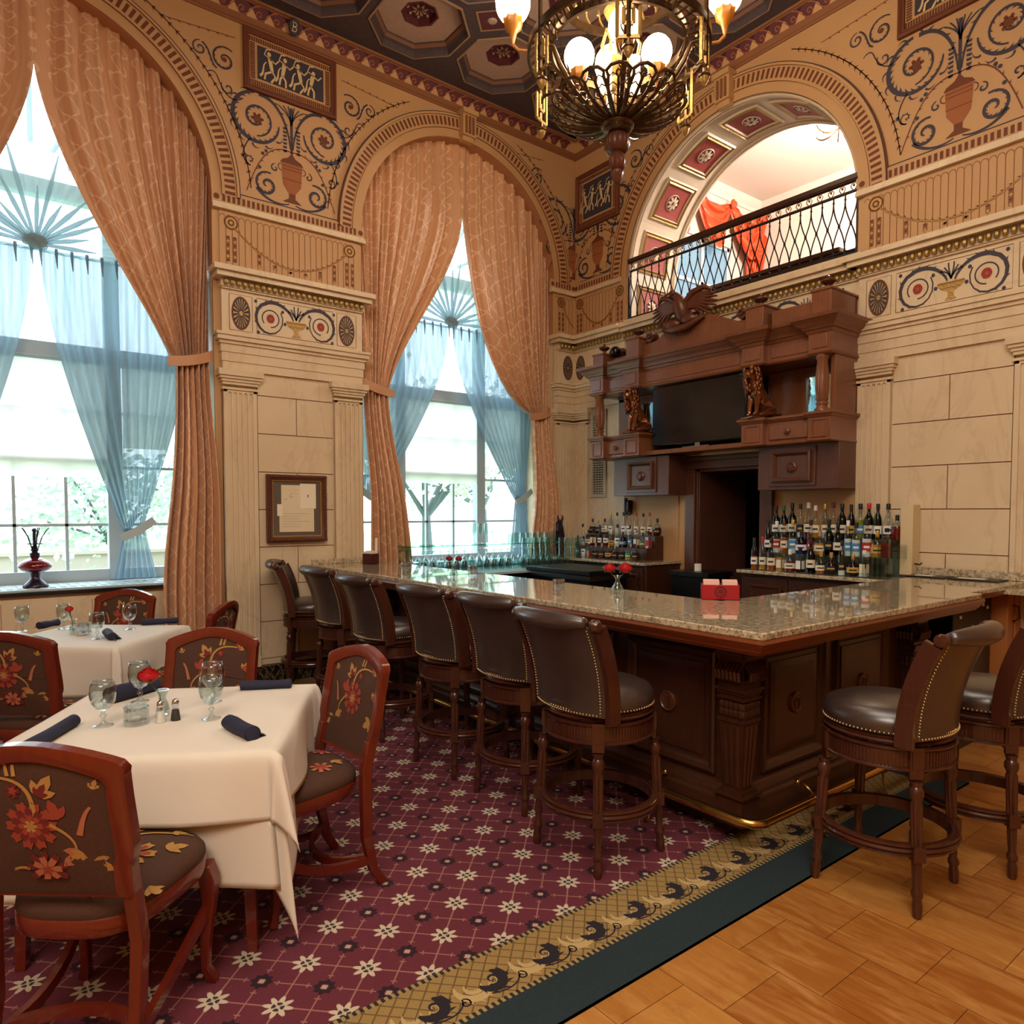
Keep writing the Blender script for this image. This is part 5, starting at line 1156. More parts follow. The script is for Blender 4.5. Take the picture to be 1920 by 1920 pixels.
def corbel(x, y, dirs, label=None):
    """carved bracket: scrolled head, ribbed roll, leaf band, tapering fluted shaft"""
    m = MB(); w = .062
    def blk(o, z0, z1): m.box(x-w-(o if 'w' in dirs or 1 else 0), x+w+o, y-w-o, y+w+o, z0, z1)
    for o, z0, z1 in ((.004, .10, .24), (.02, .24, .25), (.0, .25, .27), (.010, .60, .615), (.0, .615, .71), (.014, .71, .72), (.004, .72, .735), (.012, .735, .75), (.02, .75, .765), (.006, .765, .79)): blk(o, z0, z1)
    # tapering fluted shaft
    def tap(z0, z1, a, b): m.add([(x-a, y-a, z0), (x+a, y-a, z0), (x+a, y+a, z0), (x-a, y+a, z0), (x-b, y-b, z1), (x+b, y-b, z1), (x+b, y+b, z1), (x-b, y+b, z1)], [(0,3,2,1), (4,5,6,7), (0,1,5,4), (1,2,6,5), (2,3,7,6), (3,0,4,7)])
    tap(.27, .60, .045, .066)
    for k in (-1, 0, 1):
        m.tube([(x+k*.026, y-.047, .29), (x+k*.034, y-.066, .585)], [.009, .012], 6); m.tube([(x+.047, y+k*.026, .29), (x+.066, y+k*.034, .585)], [.009, .012], 6)
    # acanthus band
    for k in range(-2, 3):
        for dz in (.0, .035): m.ball((x+k*.026, y-.066, .645+dz), .016, 7, 5, (1, .7, 1.3)); m.ball((x+.066, y+k*.026, .645+dz), .016, 7, 5, (.7, 1, 1.3))
    # ribbed roll
    for k in range(-3, 4):
        m.tube([(x+k*.019, y-.06, .79), (x+k*.021, y-.10, .815), (x+k*.021, y-.105, .85), (x+k*.019, y-.07, .885)], [.009, .011, .011, .007], 6)
        m.tube([(x+.06, y+k*.019, .79), (x+.10, y+k*.021, .815), (x+.105, y+k*.021, .85), (x+.07, y+k*.019, .885)], [.009, .011, .011, .007], 6)
    m.box(x-.07, x+.07, y-.07, y+.07, .79, .89); m.tube([(x-.07, y-.05, .93), (x+.07, y-.05, .93)], .045, 12); m.tube([(x+.05, y-.07, .93), (x+.05, y+.07, .93)], .045, 12); m.box(x-.075, x+.085, y-.085, y+.075, .965, .99)
    m.build('carved_bracket', 'bar_wood', bar, smooth=35)
corbel(4.60, -3.16, 'we'); corbel(2.80, -3.18, 'w'); corbel(1.05, -3.18, 'w'); corbel(4.60, -1.36, 'e')
m = MB(); m.tube([(FX-.02, -2.30, .80+.10), (FX+.03, -2.30, .895), (FX+.05, -2.30, .91), (FX+.045, -2.30, .93)], .005, 6); m.ball((FX+.045, -2.30, .935), .008, 8, 5); m.build('purse_hook', 'brass', bar)
# brass foot rail
m = MB(); pr = [(.1, -3.32, .185), (4.72, -3.32, .185), (4.775, -3.30, .185), (4.80, -3.25, .185), (4.80, -1.50, .185)]
m.tube(pr, .022, 12); m.build('foot_rail', 'brass', bar, smooth=60)
for x, y, d in ((.8, -3.32, 0), (1.7, -3.32, 0), (2.5, -3.32, 0), (3.35, -3.32, 0), (4.20, -3.32, 0), (4.80, -2.8, 1), (4.80, -2.1, 1)):
    m = MB(); w_ = (0, -1, 0) if d == 0 else (1, 0, 0)
    def q(o, z): return (x + w_[0]*o, y + w_[1]*o, z)
    m.lathe([(.029, -.02), (.029, .02)], 12, q(0, .185), axis='x' if d == 0 else 'y'); m.tube([q(-.10, .24), q(-.06, .235), q(-.02, .205), q(0, .185)], .007, 6)
    m.tube([q(0, .17), q(.005, .10), q(.03, .03), q(.05, .016)], [.009, .006, .006, .009], 6); m.ball(q(.05, .02), .014, 8, 5, (1, 1, .4)); m.ball(q(-.10, .24), .016, 8, 6)
    m.build('rail_bracket', 'brass', bar, smooth=50)
m = MB(); m.box(4.46, 4.60, -1.20, -1.05, .013, 1.03); m.build('knee_wall', 'bar_wood', bar)
# black equipment under the far end, orange cupboard at the edge
eq = thing('undercounter_cooler', 'black cooler housing under the right end of the bar top', 'cooler', (4.6, -.62, 0))
m = MB(); m.box(-.06, .12, -.36, .30, .0, 1.03); m.build('housing', 'black', eq, bevel=.004)
for y, z in ((-.25, .90), (-.02, .97), (.14, .955), (.22, .93)): m = MB(); m.box(.12, .126, y-.014, y+.014, z-.01, z+.01); m.build('indicator', 'salt_white', eq)
ow = thing('end_cupboard', 'orange wooden cupboard door under the far end of the bar at the right edge', 'cupboard', (4.62, -.16, 0))
m = MB(); m.box(-.1, .19, -.12, .13, 0, 1.03); m.build('body', 'orange_wood', ow, bevel=.003); m = MB(); m.tube([(.195, -.05, .94), (.23, -.04, .93), (.235, -.03, .85), (.195, -.03, .82)], .006, 6); m.build('door_handle', 'black', ow)
m = MB(); m.box(.19, .20, .0, .12, .2, 1.0); m.build('door', 'orange_wood', ow, bevel=.003)
# ---------------------------------------------------------------- back bar cabinets
def cab(label, x0, x1, y0, zt, doors, cap, side_r=False):
    r = thing('back_cabinet', label, 'cabinet', ((x0+x1)/2, -.02, 0)); cx = (x0+x1)/2
    m = MB(); m.box(x0-cx, x1-cx, y0+.04+.02, 0.0, 0.0, zt-.03); m.build('body', 'bar_wood', r, bevel=.003)
    m = MB(); m.box(x0-cx-(.02 if x0 > 1 else 0), x1-cx+.02, y0, .0, zt-.03, zt); m.build('granite_top', 'granite', r, bevel=.005)
    for a, b in doors:
        m = MB(); f2 = lambda p, z, u: (p-cx, y0+.06-u, z); m.box(a-cx, b-cx, y0+.04, y0+.06, .12, zt-.07)
        m.sweep([(-.05, .02), (-.055, .035), (-.07, .035), (-.085, .024), (-.09, .02)], [(a, .12), (b, .12), (b, zt-.07), (a, zt-.07)], f2, closed=True)
        d = m.build('door', 'bar_wood', r, smooth=30, bevel=.002)
        m = MB(); hx = b-.035-cx; m.tube([(hx, y0+.04, zt-.16), (hx, y0+.01, zt-.17), (hx, y0+.01, zt-.23), (hx, y0+.04, zt-.24)], .005, 6); m.build('handle', 'black', d)
    return r
cab('dark back cabinet left of the doorway, under the small bottles', .20, 1.70, -.60, 1.08, [(.24, .72), (.74, 1.22), (1.24, 1.66)], 1)
cab('dark back cabinet right of the doorway, under the tall bottles', 2.78, 4.16, -.52, 1.08, [(2.82, 3.24), (3.26, 3.68), (3.70, 4.12)], 1)
m = MB(); m.box(4.17, 5.6, -.50, -.005, 1.04, 1.075); m.build('back_counter', 'granite', label='granite counter along the marble wall at the right edge, behind the bar', cat='counter', bevel=.004)
m = MB(); m.box(4.10, 5.6, -.09, -.06, 1.101, 1.165); m.build('backsplash', 'granite', label='low granite upstand against the marble blocks at the right edge', cat='backsplash', bevel=.003)
for i, (x0, x1) in enumerate(((4.12, 4.40), (4.42, 4.75))):
    m = MB(); m.box(x0, x1, -.30, -.10, BT+.001, BT+.009); m.build('bar_mat', 'black', label=('black rubber bar mat beside the cream box' if i == 0 else 'black rubber bar mat at the right end of the bar'), cat='bar mat', bevel=.002)
    m = MB(); m.box(x0+.05, x1-.10, -.25, -.19, BT+.010, BT+.013); m.build('paper_slip', 'paper', label=('white slip lying on the bar mat beside the cream box' if i == 0 else 'white slip lying on the bar mat nearest the right edge'), cat='paper')
# counter in front of the window behind the bar: dark under-bar station, glass shelf and glassware
st = thing('window_counter', 'low dark counter in front of the window behind the bar, covered with glassware', 'counter', (.08, -1.66, 0))
m = MB(); m.box(0, .62, -.98, 1.02, .0, .955); m.build('body', 'black', st); m = MB(); m.box(0, .66, -1.0, 1.04, .955, .98); m.build('worktop', 'window_paint', st, bevel=.003)

iw = thing('ice_well', 'long dark ice well lid behind the bar near the room corner', 'ice well', (1.35, -1.05, 0))
m = MB(); m.box(-.62, .35, -.32, .28, .985, 1.03); m.build('lid', 'black', iw, bevel=.004); m = MB(); m.box(-.60, .33, -.30, .26, .93, .98); m.build('rim', 'steel', iw, bevel=.004); m = MB(); m.box(-.58, .31, -.28, .24, 0, .93); m.build('body', 'black', iw)
sh = thing('glass_shelf', 'green-edged glass shelf spanning the window behind the bar', 'shelf', (.30, -1.75, 1.245))
m = MB(); m.box(-.13, .13, -.86, 1.12, 0, .012); m.build('pane', 'shelf_glass', sh)
for y in (-.80, .0, .80): m = MB(); m.tube([(-.1, y, -.264), (-.1, y, 0)], .006, 6); m.build('support', 'bar_glass', sh)
def glass_of(kind):
    r = MB()
    if kind == 'tumbler': r.lathe([(.030, .0), (.036, .11), (.033, .11), (.028, .008), (0, .008)], 12)
    elif kind == 'flute': r.lathe([(.030, 0), (.030, .003), (.006, .008), (.005, .07), (.018, .09), (.024, .13), (.022, .20), (.021, .20), (.022, .13), (0, .095)], 12)
    else: r.lathe([(.034, 0), (.034, .003), (.006, .01), (.005, .06), (.02, .075), (.036, .105), (.036, .13), (.030, .17), (.029, .17), (.034, .13), (.018, .08), (0, .075)], 12)
    return r
gl = {k: glass_of(k).build({'tumbler': 'tumbler', 'flute': 'champagne_flute', 'wine': 'wine_glass'}[k], 'bar_glass', smooth=60, normals=False) for k in ('tumbler', 'flute', 'wine')}
used = set(); GS = {'tumbler': 1.0, 'flute': 1.1, 'wine': 1.3}
def putglass(k, x, y, z, label, group, flip=False):
    src = gl[k]
    if k in used: o = src.copy(); COL.objects.link(o)
    else: o = src; used.add(k)
    q = GS[k]; o.scale = (1.15, 1.15, q); o.location = (x, y, z + (q*{'tumbler': .111, 'flute': .2, 'wine': .1705}[k]+.001 if flip else .001)); o.rotation_euler = (pi if flip else 0, 0, random.uniform(0, 6))
    o['label'] = label; o['category'] = 'glass'; o['group'] = group
nms = {'tumbler': 'upturned tumbler', 'flute': 'upturned slim flute', 'wine': 'upturned stemmed wine glass'}
for row in range(4):
    x = .10 + row*.115; k = ('wine', 'flute', 'tumbler', 'wine')[row]
    for i in range(19):
        y = -2.52 + i*.098 + row*.02
        if random.random() < .07: continue
        putglass(k, x, y, .98, f'{nms[k]} in the {["row nearest the window", "second row", "third row", "front row"][row]} behind the bar', f'{nms[k].replace("glass", "glasse")}s in {["the window row", "the second row", "the third row", "the front row"][row]}', True)
for i in range(8): putglass('tumbler', .30, -1.25+i*.09, 1.258, 'short tumbler at the right end of the glass window shelf', 'tumblers on the right end of the glass shelf', i % 2 == 0)
for i in range(4): putglass('flute', .30, -1.74+i*.08, 1.258, 'tall clear flute in the middle of the glass shelf in the window', 'flutes on the glass shelf')
for i in range(27): putglass('tumbler', .59 if i % 9 > 4 else .50, -1.16+(i % 9)*.085-(0 if i % 9 > 4 else .04)+(.12 if i % 9 > 4 else .5)*0, .98 + (i//9)*.113, f'clear tumbler in the {["bottom", "middle", "top"][i//9]} layer of the stack near the corner', f'stacked tumblers near the corner, {["bottom", "middle", "top"][i//9]} layer', True)
# ---------------------------------------------------------------- carved hutch on the back wall (y = -out)
hut = thing('hutch', 'carved brown wooden hutch on the back wall with columns and moulded cornice', 'hutch', (2.17, 0, 2.2))
hx, hz = 2.17, 2.2
def HB(m, x0, x1, y0, y1, z0, z1): m.box(x0-hx, x1-hx, -y1, -y0, z0-hz, z1-hz)
HL, HR = .80, 3.60; D = .50
G = lambda a, b, u: (a-hx, b, u-hz)
def fpath(a0, a1, b, blocks_, out=.04):
    """front path along y=-b with forward breaks at the pedestal blocks"""
    P = [(a0, -.03), (a0, -b)]
    for x0, x1 in blocks_:
        if x0 <= a0+.001: P[-1] = (a0, -b-out); P += [(x1, -b-out), (x1, -b)]
        elif x1 >= a1-.001: P += [(x0, -b), (x0, -b-out), (a1, -b-out)]
        else: P += [(x0, -b), (x0, -b-out), (x1, -b-out), (x1, -b)]
    if P[-1][0] < a1-.001: P.append((a1, -b))
    return P + [(a1, -.03)]
BL = [(HL, HL+.20), (1.30, 1.52), (2.76, 2.98), (3.40, HR)]
m = MB(); p = fpath(HL, HR, D-.06, BL, .06)
m.sweep([(-.12, 2.90), (0, 2.90), (.012, 2.915), (.0, 2.93), (0, 3.07), (.012, 3.08), (.02, 3.10), (.035, 3.105), (.045, 3.125), (.07, 3.14), (.085, 3.165), (.11, 3.18), (.12, 3.205), (-.12, 3.205)], p, G)
HB(m, HL+.01, HR-.01, .04, D-.08, 2.905, 3.20); m.build('entablature', 'hutch_wood', hut, smooth=35)
m = MB()
for x0, x1 in BL:
    HB(m, x0+.035, x1-.035, D-.01, D+.008, 2.95, 3.06)
for x0, x1 in ((1.03, 1.27), (1.58, 2.70), (3.02, 3.37)): HB(m, x0, x1, D-.07, D-.052, 2.95, 3.05)
m.build('frieze_panel', 'hutch_wood', hut, bevel=.004)
# attic board with curled ends
m = MB(); HB(m, 2.98, HR-.03, .05, D-.12, 3.205, 3.38); HB(m, HL+.03, 1.30, .05, D-.12, 3.205, 3.30)
for x0, x1, z1 in ((HL+.02, HL+.18, 3.36), (1.32, 1.50, 3.44), (2.78, 2.96, 3.44), (3.41, HR-.02, 3.44)): HB(m, x0, x1, .05, D-.02, 3.205, z1); HB(m, x0-.01, x1+.01, .04, D-.01, z1-.02, z1)
m.prism([(1.5, 3.205), (2.78, 3.205), (2.78, 3.36), (2.62, 3.37), (2.48, 3.44), (2.34, 3.50), (1.94, 3.50), (1.80, 3.44), (1.66, 3.37), (1.5, 3.36)], lambda a, b, d: (a-hx, -d, b-hz), .05, D-.10)
m.build('attic', 'hutch_wood', hut, smooth=20, bevel=.004)
for x, z in ((HL+.10, 3.36), (1.41, 3.44), (2.87, 3.44), (3.50, 3.44)):
    m = MB(); m.lathe([(.05, 0), (.052, .012), (.022, .02), (.018, .04), (.045, .055), (.062, .07), (.058, .082), (.03, .088), (.012, .10), (.016, .112), (0, .125)], 16, (x-hx, -(D-.12), z-hz)); m.build('finial', 'carved_wood', hut, smooth=40)
for x in (1.60, 2.70):
    m = MB(); m.lathe([(.0, -.05), (.05, -.045), (.055, 0), (.05, .045), (0, .05)], 16, (x-hx, -(D-.12), 3.42-hz), axis='y'); m.tube([(x-hx+.05*cos(a)*.7*(1-a/9), -(D-.06), 3.42-hz+.05*sin(a)*.7*(1-a/9)) for a in [k*.5 for k in range(16)]], .008, 5); m.build('volute', 'carved_wood', hut, smooth=40)
# open wings with columns and mirrors
for nm, x0, x1, cx in (('l', HL, 1.52, HL+.10), ('r', 2.76, HR, 3.50)):
    m = MB(); outer = (x1-.03, x1) if nm == 'r' else (x0, x0+.0001)
    if nm == 'r': HB(m, x1-.045, x1-.006, .03, .42, 2.436, 2.899)
    HB(m, x0+.02, x1-.04, .03, .06, 2.43, 2.90)
    inn = x0 if nm == 'r' else x1-.03
    m.build('back_board', 'hutch_wood', hut, bevel=.002)
    m = MB(); a, b = (x0+.36, x1-.06) if nm == 'r' else (x0+.36, x1-.06); HB(m, a, b, .06, .068, 2.47, 2.84); q = m.build('mirror_pane', 'mirror', hut, bevel=.003)
    m = MB(); m.sweep([(0, 0), (0, .03), (.03, .03), (.03, 0)], [(a, 2.47), (a, 2.84), (b, 2.84), (b, 2.47)], lambda p_, z, u: (p_-hx, -.06-u, z-hz), closed=True); m.build('mirror_frame', 'hutch_wood', hut, smooth=20)
    m = MB(); m.lathe([(.06, 0), (.06, .02), (.045, .03), (.04, .05), (.05, .06), (.05, .07), (.038, .08), (.048, .10), (.05, .11)], 20, (cx-hx, -(D-.05), 2.435-hz)); m.lathe([(.046, .11), (.055, .16), (.056, .28), (.042, .42), (.05, .43), (.055, .445), (.055, .465)], 32, (cx-hx, -(D-.05), 2.435-hz), flute=12, fd=.18); m.build('column', 'hutch_wood', hut, smooth=60)
    # shelf box with drawer
    m = MB(); bl = [b_ for b_ in BL if b_[0] >= x0-.01 and b_[1] <= x1+.01]; p = fpath(x0, x1, D-.07, bl, .06)
    m.sweep([(-.1, 2.19), (0, 2.19), (.01, 2.20), (0, 2.215), (0, 2.385), (.012, 2.395), (.02, 2.41), (.03, 2.415), (.03, 2.435), (-.1, 2.435)], p, G); HB(m, x0+.01, x1-.01, .04, D-.09, 2.195, 2.432); m.build('shelf_box', 'hutch_wood', hut, smooth=35)
    m = MB(); dx0, dx1 = (bl[0][1]+.03, bl[1][0]-.03); HB(m, dx0, dx1, D-.07, D-.055, 2.235, 2.365); dr = m.build('drawer', 'hutch_wood', hut, bevel=.006)
    m = MB(); m.lathe([(.0, -.03), (.016, -.028), (.026, -.02), (.024, -.008), (.010, 0)], 14, ((dx0+dx1)/2-hx, -(D-.055), 2.30-hz), axis='y'); m.build('knob', 'carved_wood', dr, smooth=50)
    m = MB()
    for x0_, x1_ in bl: m = MB(); m.sweep([(0, 0), (0, .008), (-.012, .008), (-.016, 0)], [(x0_+.03, 2.225), (x1_-.03, 2.225), (x1_-.03, 2.375), (x0_+.03, 2.375)], lambda p_, z, u: (p_-hx, -(D-.01)-u, z-hz), closed=True); m.build('pedestal_panel', 'hutch_wood', hut, smooth=20)
m = MB(); HB(m, 1.52, 2.76, .03, .40, 2.20, 2.245); HB(m, 1.52, 2.76, .03, .05, 2.245, 2.90); m.build('middle_shelf', 'hutch_wood', hut, bevel=.005)
m = MB(); HB(m, 1.53, 2.75, .05, .055, 2.26, 2.89); m.build('recess_shade', 'gap_shade', hut)  # near-black sheet: shade behind the television put into colour
# lower cupboards
for x0, x1, z0 in ((1.02, 1.80, 1.78), (2.84, 3.60, 1.80)):
    lab = 'dark wall cupboard with a carved roundel above the tall bottles' if x0 > 2 else 'dark wall cupboard with a square panel door above the small bottles'
    w_ = thing('wall_cupboard', lab, 'cupboard', ((x0+x1)/2, 0, z0)); cx = (x0+x1)/2; h = 2.19-z0
    m = MB(); m.box(x0-cx, x1-cx, -.34, -.02, 0, h); m.build('body', 'cup_wood', w_, bevel=.003)
    a, b = (x0-cx+.12, x1-cx-.20) if x0 > 2 else (x0-cx+.20, x1-cx-.16); m = MB(); m.box(a, b, -.355, -.34, .03, h-.02)
    m.sweep([(-.035, .0), (-.035, .02), (-.05, .026), (-.07, .010), (-.075, 0)], [(a, .03), (b, .03), (b, h-.02), (a, h-.02)], lambda p_, z, u: (p_, -.355-u*1.3, z), closed=True); dd = m.build('door', 'cup_wood', w_, smooth=30, bevel=.002)
    m = MB(); c = ((a+b)/2, h/2); m.lathe([(0, -.02), (.03, -.02), (.045, -.012), (.052, -.004), (.05, 0)], 24, (c[0], -.357, c[1]), axis='y')
    for k in range(8): m.ball((c[0]+.032*cos(k*pi/4), -.375, c[1]+.032*sin(k*pi/4)), .011, 6, 4)
    m.build('roundel', 'carved_wood' if x0 > 2 else 'cup_wood', dd, smooth=50)
# eagle crest on top of the hutch
eg = thing('eagle_carving', 'carved wooden eagle with spread wings crowning the hutch', 'carving', (2.02, -.40, 3.47))
m = MB()
body = [(.0, .0, .02), (.02, -.03, .09), (.0, -.05, .17), (-.03, -.05, .25), (-.06, -.07, .29)]
m.tube(body, [.05, .085, .08, .045, .03], 12); m.ball((-.075, -.085, .30), .036, 10, 7, (1.2, .9, .9)); m.tube([(-.10, -.10, .30), (-.14, -.12, .285), (-.145, -.125, .265)], [.016, .010, .003], 6)
m.build('body', 'carved_wood', eg, smooth=60)
for sg in (-1, 1):
    m = MB()
    for k in range(11):
        t = k/10; a = lerp(-.55, .75, t); L = lerp(.20, .34, sin(pi*min(1, t*1.2))**.7)
        p0 = (sg*.05, -.03, .14+.05*t); p1 = (sg*(.05+L*.55*cos(a)), -.02+.01*t, .16+L*.55*sin(a)+.03); p2 = (sg*(.06+L*cos(a)), .0, .15+L*sin(a))
        m.tube([p0, p1, p2], [.028, .026, .008], 6)
    m.tube([(sg*.03, -.04, .18), (sg*.14, -.04, .27), (sg*.26, -.02, .30), (sg*.33, 0, .26)], [.03, .032, .026, .010], 8)
    m.build('wing', 'carved_wood', eg, smooth=50)
m = MB()
for k in range(7): a = -pi/2 + (k-3)*.22; m.tube([(0, 0, .03), (.10*cos(a), -.02, .02+.10*sin(a)*.6), (.22*cos(a), .0, .0+.16*sin(a)*.6)], [.02, .022, .006], 6)
m.ball((.10, -.06, .02), .06, 10, 7, (1.5, .6, .8)); m.ball((-.10, -.06, .0), .065, 10, 7, (1.5, .6, .8)); m.tube([(-.24, -.02, -.02), (-.1, -.08, -.06), (.1, -.08, -.06), (.26, -.02, .02)], [.02, .035, .035, .018], 8)
m.build('scrollwork', 'carved_wood', eg, smooth=50)
# lions
def lion(x, label, rz):
    r = thing('lion_statue', label, 'statue', (x, -.40, 2.436), rz, None)    # faces -Y
    m = MB(); m.box(-.085, .085, -.14, .17, 0, .022); m.build('plinth', 'bronze', r, bevel=.006)
    me = bpy.data.meshes.new('body'); V_ = []; E_ = []; Rr = []
    def ch(pts, at=None):
        prev = at
        for p, q in pts:
            V_.append(p); Rr.append(q); i = len(V_)-1
            if prev is not None: E_.append((prev, i))
            prev = i
        return prev
    h0 = ch([((0, .10, .085), .078)]); c1 = ch([((0, .05, .15), .068), ((0, -.02, .22), .066), ((0, -.045, .29), .060), ((0, -.06, .345), .05)], h0)
    hd = ch([((0, -.095, .40), .062), ((0, -.135, .392), .046), ((0, -.165, .38), .034)], c1)
    for s in (-1, 1):
        ch([((s*.045, -.045, .20), .036), ((s*.05, -.06, .12), .024), ((s*.05, -.065, .05), .019), ((s*.05, -.095, .034), .021)], c1-2)
        ch([((s*.07, .09, .07), .052), ((s*.085, .02, .05), .034), ((s*.085, -.03, .036), .022), ((s*.085, -.06, .034), .02)], h0)
    me.from_pydata([Vector(p) for p in V_], E_, []); o = bpy.data.objects.new('body', me); COL.objects.link(o); o.parent = r; me.materials.append(MATS['bronze'])
    sk = o.modifiers.new('skin', 'SKIN'); me.skin_vertices  # noqa
    for i, q in enumerate(Rr): me.skin_vertices[0].data[i].radius = (q, q)
    me.skin_vertices[0].data[0].use_root = True
    sb = o.modifiers.new('sub', 'SUBSURF'); sb.levels = 1; sb.render_levels = 1
    m = MB(); rnd = random.Random(4)
    for k in range(150):     # curls of the mane
        a = rnd.uniform(-pi, pi); t = rnd.random(); z = lerp(.22, .455, t); rad = lerp(.066, .076, sin(pi*t))
        if abs(a+pi/2) < .80 and z > .34: continue
        m.ball((rad*cos(a), -.055+rad*.95*sin(a)-.03*(t), z), rnd.uniform(.011, .018), 6, 4, (1, 1, 1.9))
    for s in (-1, 1): m.ball((s*.04, -.07, .452), .014, 6, 4)
    m.build('mane', 'bronze', r, smooth=60)
    m = MB(); m.tube([(.03, .16, .05), (.09, .16, .04), (.12, .09, .04), (.11, .02, .04)], [.014, .011, .01, .018], 6); m.build('tail', 'bronze', r, smooth=60)
    m = MB(); m.ball((0, -.197, .392), .013, 8, 5, (1.3, .8, .7)); 
    for s in (-1, 1): m.ball((s*.024, -.160, .424), .007, 6, 4)
    m.tube([(-.022, -.185, .366), (0, -.196, .360), (.022, -.185, .366)], .004, 5); m.build('face', 'ink', r, smooth=60)
lion(2.88, 'seated bronze lion statue on the right shelf of the hutch, beside the television', -.35)
lion(1.42, 'seated bronze lion statue on the left shelf of the hutch', -.35)
# television
tv = thing('television', 'black flat television in the middle of the hutch', 'television', (2.17, -.36, 2.60))
m = MB(); m.box(-.56, .56, -.02, .03, -.31, .29); m.build('bezel', 'black_gloss', tv, bevel=.006); m = MB(); m.box(-.545, .545, -.022, -.0205, -.295, .275); m.build('screen', 'screen', tv)
m = MB(); m.box(-.16, .16, -.03, .06, -.352, -.345); m.box(-.03, .03, 0, .03, -.345, -.30); m.build('stand', 'steel', tv)
# ---------------------------------------------------------------- doorway
m = WM(WB)
for s0, s1, z0, z1, d in ((1.78, 1.90, 0, 2.10, .05), (2.67, 2.80, 0, 2.10, .05), (1.72, 2.86, 2.05, 2.13, .06), (1.66, 2.86, 2.13, 2.17, .08)): m.wb(s0, s1, z0, z1, 0.0, d)
m.wb(1.90, 1.93, 0, 2.05, -T1, 0); m.wb(2.64, 2.67, 0, 2.05, -T1, 0); m.wb(1.9, 2.67, 2.02, 2.05, -T1, 0)
o = m.build('door_1', 'cup_wood', kind='structure', bevel=.003)
m = MB(); m.box(2.33, 2.39, .55, .62, 0, 2.02); m.box(2.28, 2.40, .62, .66, 0, 2.02); m.build('inner_jamb', 'hutch_wood', o)
mt = thing('mirror', 'narrow mirror above the dark doorway', 'mirror', (2.17, -.05, 2.185))
m = MB(); m.box(-.52, .52, -.02, .045, -.012, .105); m.build('backing', 'bar_wood', mt); m = MB(); m.box(-.50, .50, -.026, -.02, .0, .095); m.build('pane', mat('strip_mirror', '#d8c9a0', .12, .9), mt)
m = WM(WB)   # corridor beyond the door
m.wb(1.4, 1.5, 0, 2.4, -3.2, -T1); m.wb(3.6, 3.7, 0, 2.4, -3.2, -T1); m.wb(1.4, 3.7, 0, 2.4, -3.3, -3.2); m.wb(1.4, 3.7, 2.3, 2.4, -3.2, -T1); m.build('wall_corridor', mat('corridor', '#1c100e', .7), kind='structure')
pb = thing('corridor_cabinet', 'pale glazed cabinet glimpsed through the right of the doorway', 'cabinet', (2.60, 1.6, 0))
m = MB(); m.box(-.1, .55, 0, .1, .9, 2.0); m.build('back_panel', 'cream_box', pb)
for z in (1.2, 1.5, 1.8): m = MB(); m.box(-.1, .55, -.12, 0, z, z+.02); m.build('shelf', 'salt_white', pb)
for i, x in enumerate((.0, .12, .24)): 
    m = MB(); m.lathe([(.035, 0), (.038, .14), (.012, .19), (.012, .25)], 10); o = m.build('bottle', 'amber_glass' if i % 2 else 'black_gloss', label=['black bottle on the shelf seen through the doorway, left one', 'amber bottle on the shelf seen through the doorway', 'black bottle on the shelf seen through the doorway, right one'][i], cat='bottle'); o.location = (2.60+x, 1.54, 1.221)
m = MB(); m.lathe([(.035, 0), (.035, .07)], 14, (0, 0, 0)); o = m.build('sugar_bowl', 'salt_white', label='small white cup standing inside the doorway behind the napkin caddy', cat='cup'); o.location = (2.18, -.34, 1.017+.0)
m = MB(); m.box(1.94, 2.42, -.50, -.10, .97, 1.015); m.build('service_shelf', 'black', label='dark service shelf across the foot of the doorway', cat='shelf'); 
m = MB(); m.box(1.96, 2.40, -.48, -.12, 0, .969); m.build('service_cart', 'black', label='dark cart standing in the doorway behind the bar', cat='cart', bevel=.005)
# wall details near the hutch
vn = thing('wall_vent', 'tall louvred grille on the wall left of the hutch', 'vent', (.46, -.02, 1.78))
m = MB(); m.sweep([(0, 0), (0, .02), (.04, .02), (.04, 0)], [(-.13, 0), (-.13, 1.05), (.13, 1.05), (.13, 0)], lambda a, b, u: (a, -u, b), closed=True); m.build('frame', 'grille', vn)
m = MB()
for k in range(34): m.box(-.09, .09, -.012, -.004, .05+k*.0285, .066+k*.0285)
for x in (-.045, 0, .045): m.box(x-.004, x+.004, -.012, -.004, .04, 1.01)
m.build('louvres', 'grille', vn, smooth=0); m = MB(); m.box(-.09, .09, -.003, 0, .04, 1.01); m.build('vent_shade', 'gap_shade', vn)  # last part is a near-black sheet painting the shade behind the louvres
dm = thing('dome_camera', 'shiny black dome camera on a grey bracket left of the hutch top', 'camera', (1.10, -.36, 3.36))
m = MB(); m.ball((0, -.05, -.005), .062, 18, 12); m.build('dome', 'black_gloss', dm, smooth=180); m = MB(); m.lathe([(.03, 0), (.05, .03), (.055, .07)], 14, (0, 0, .0), axis='y'); m.tube([(0, .07, 0), (0, .34, -.02)], .018, 8); m.build('bracket', 'steel', dm)
hs = thing('horse_head', 'dark carved horse head standing at the left end of the back counter', 'sculpture', (.30, -.50, 1.081), .6)
m = MB(); m.lathe([(.06, 0), (.062, .02), (.05, .03)], 16); m.build('base', 'black', hs)
m = MB(); m.tube([(0, .03, .02), (0, .02, .12), (0, .0, .24), (0, -.02, .33), (0, -.04, .40)], [.055, .062, .055, .045, .035], 12)
m.tube([(0, -.01, .40), (0, -.05, .39), (0, -.10, .33), (0, -.125, .29)], [.036, .042, .030, .026], 12)
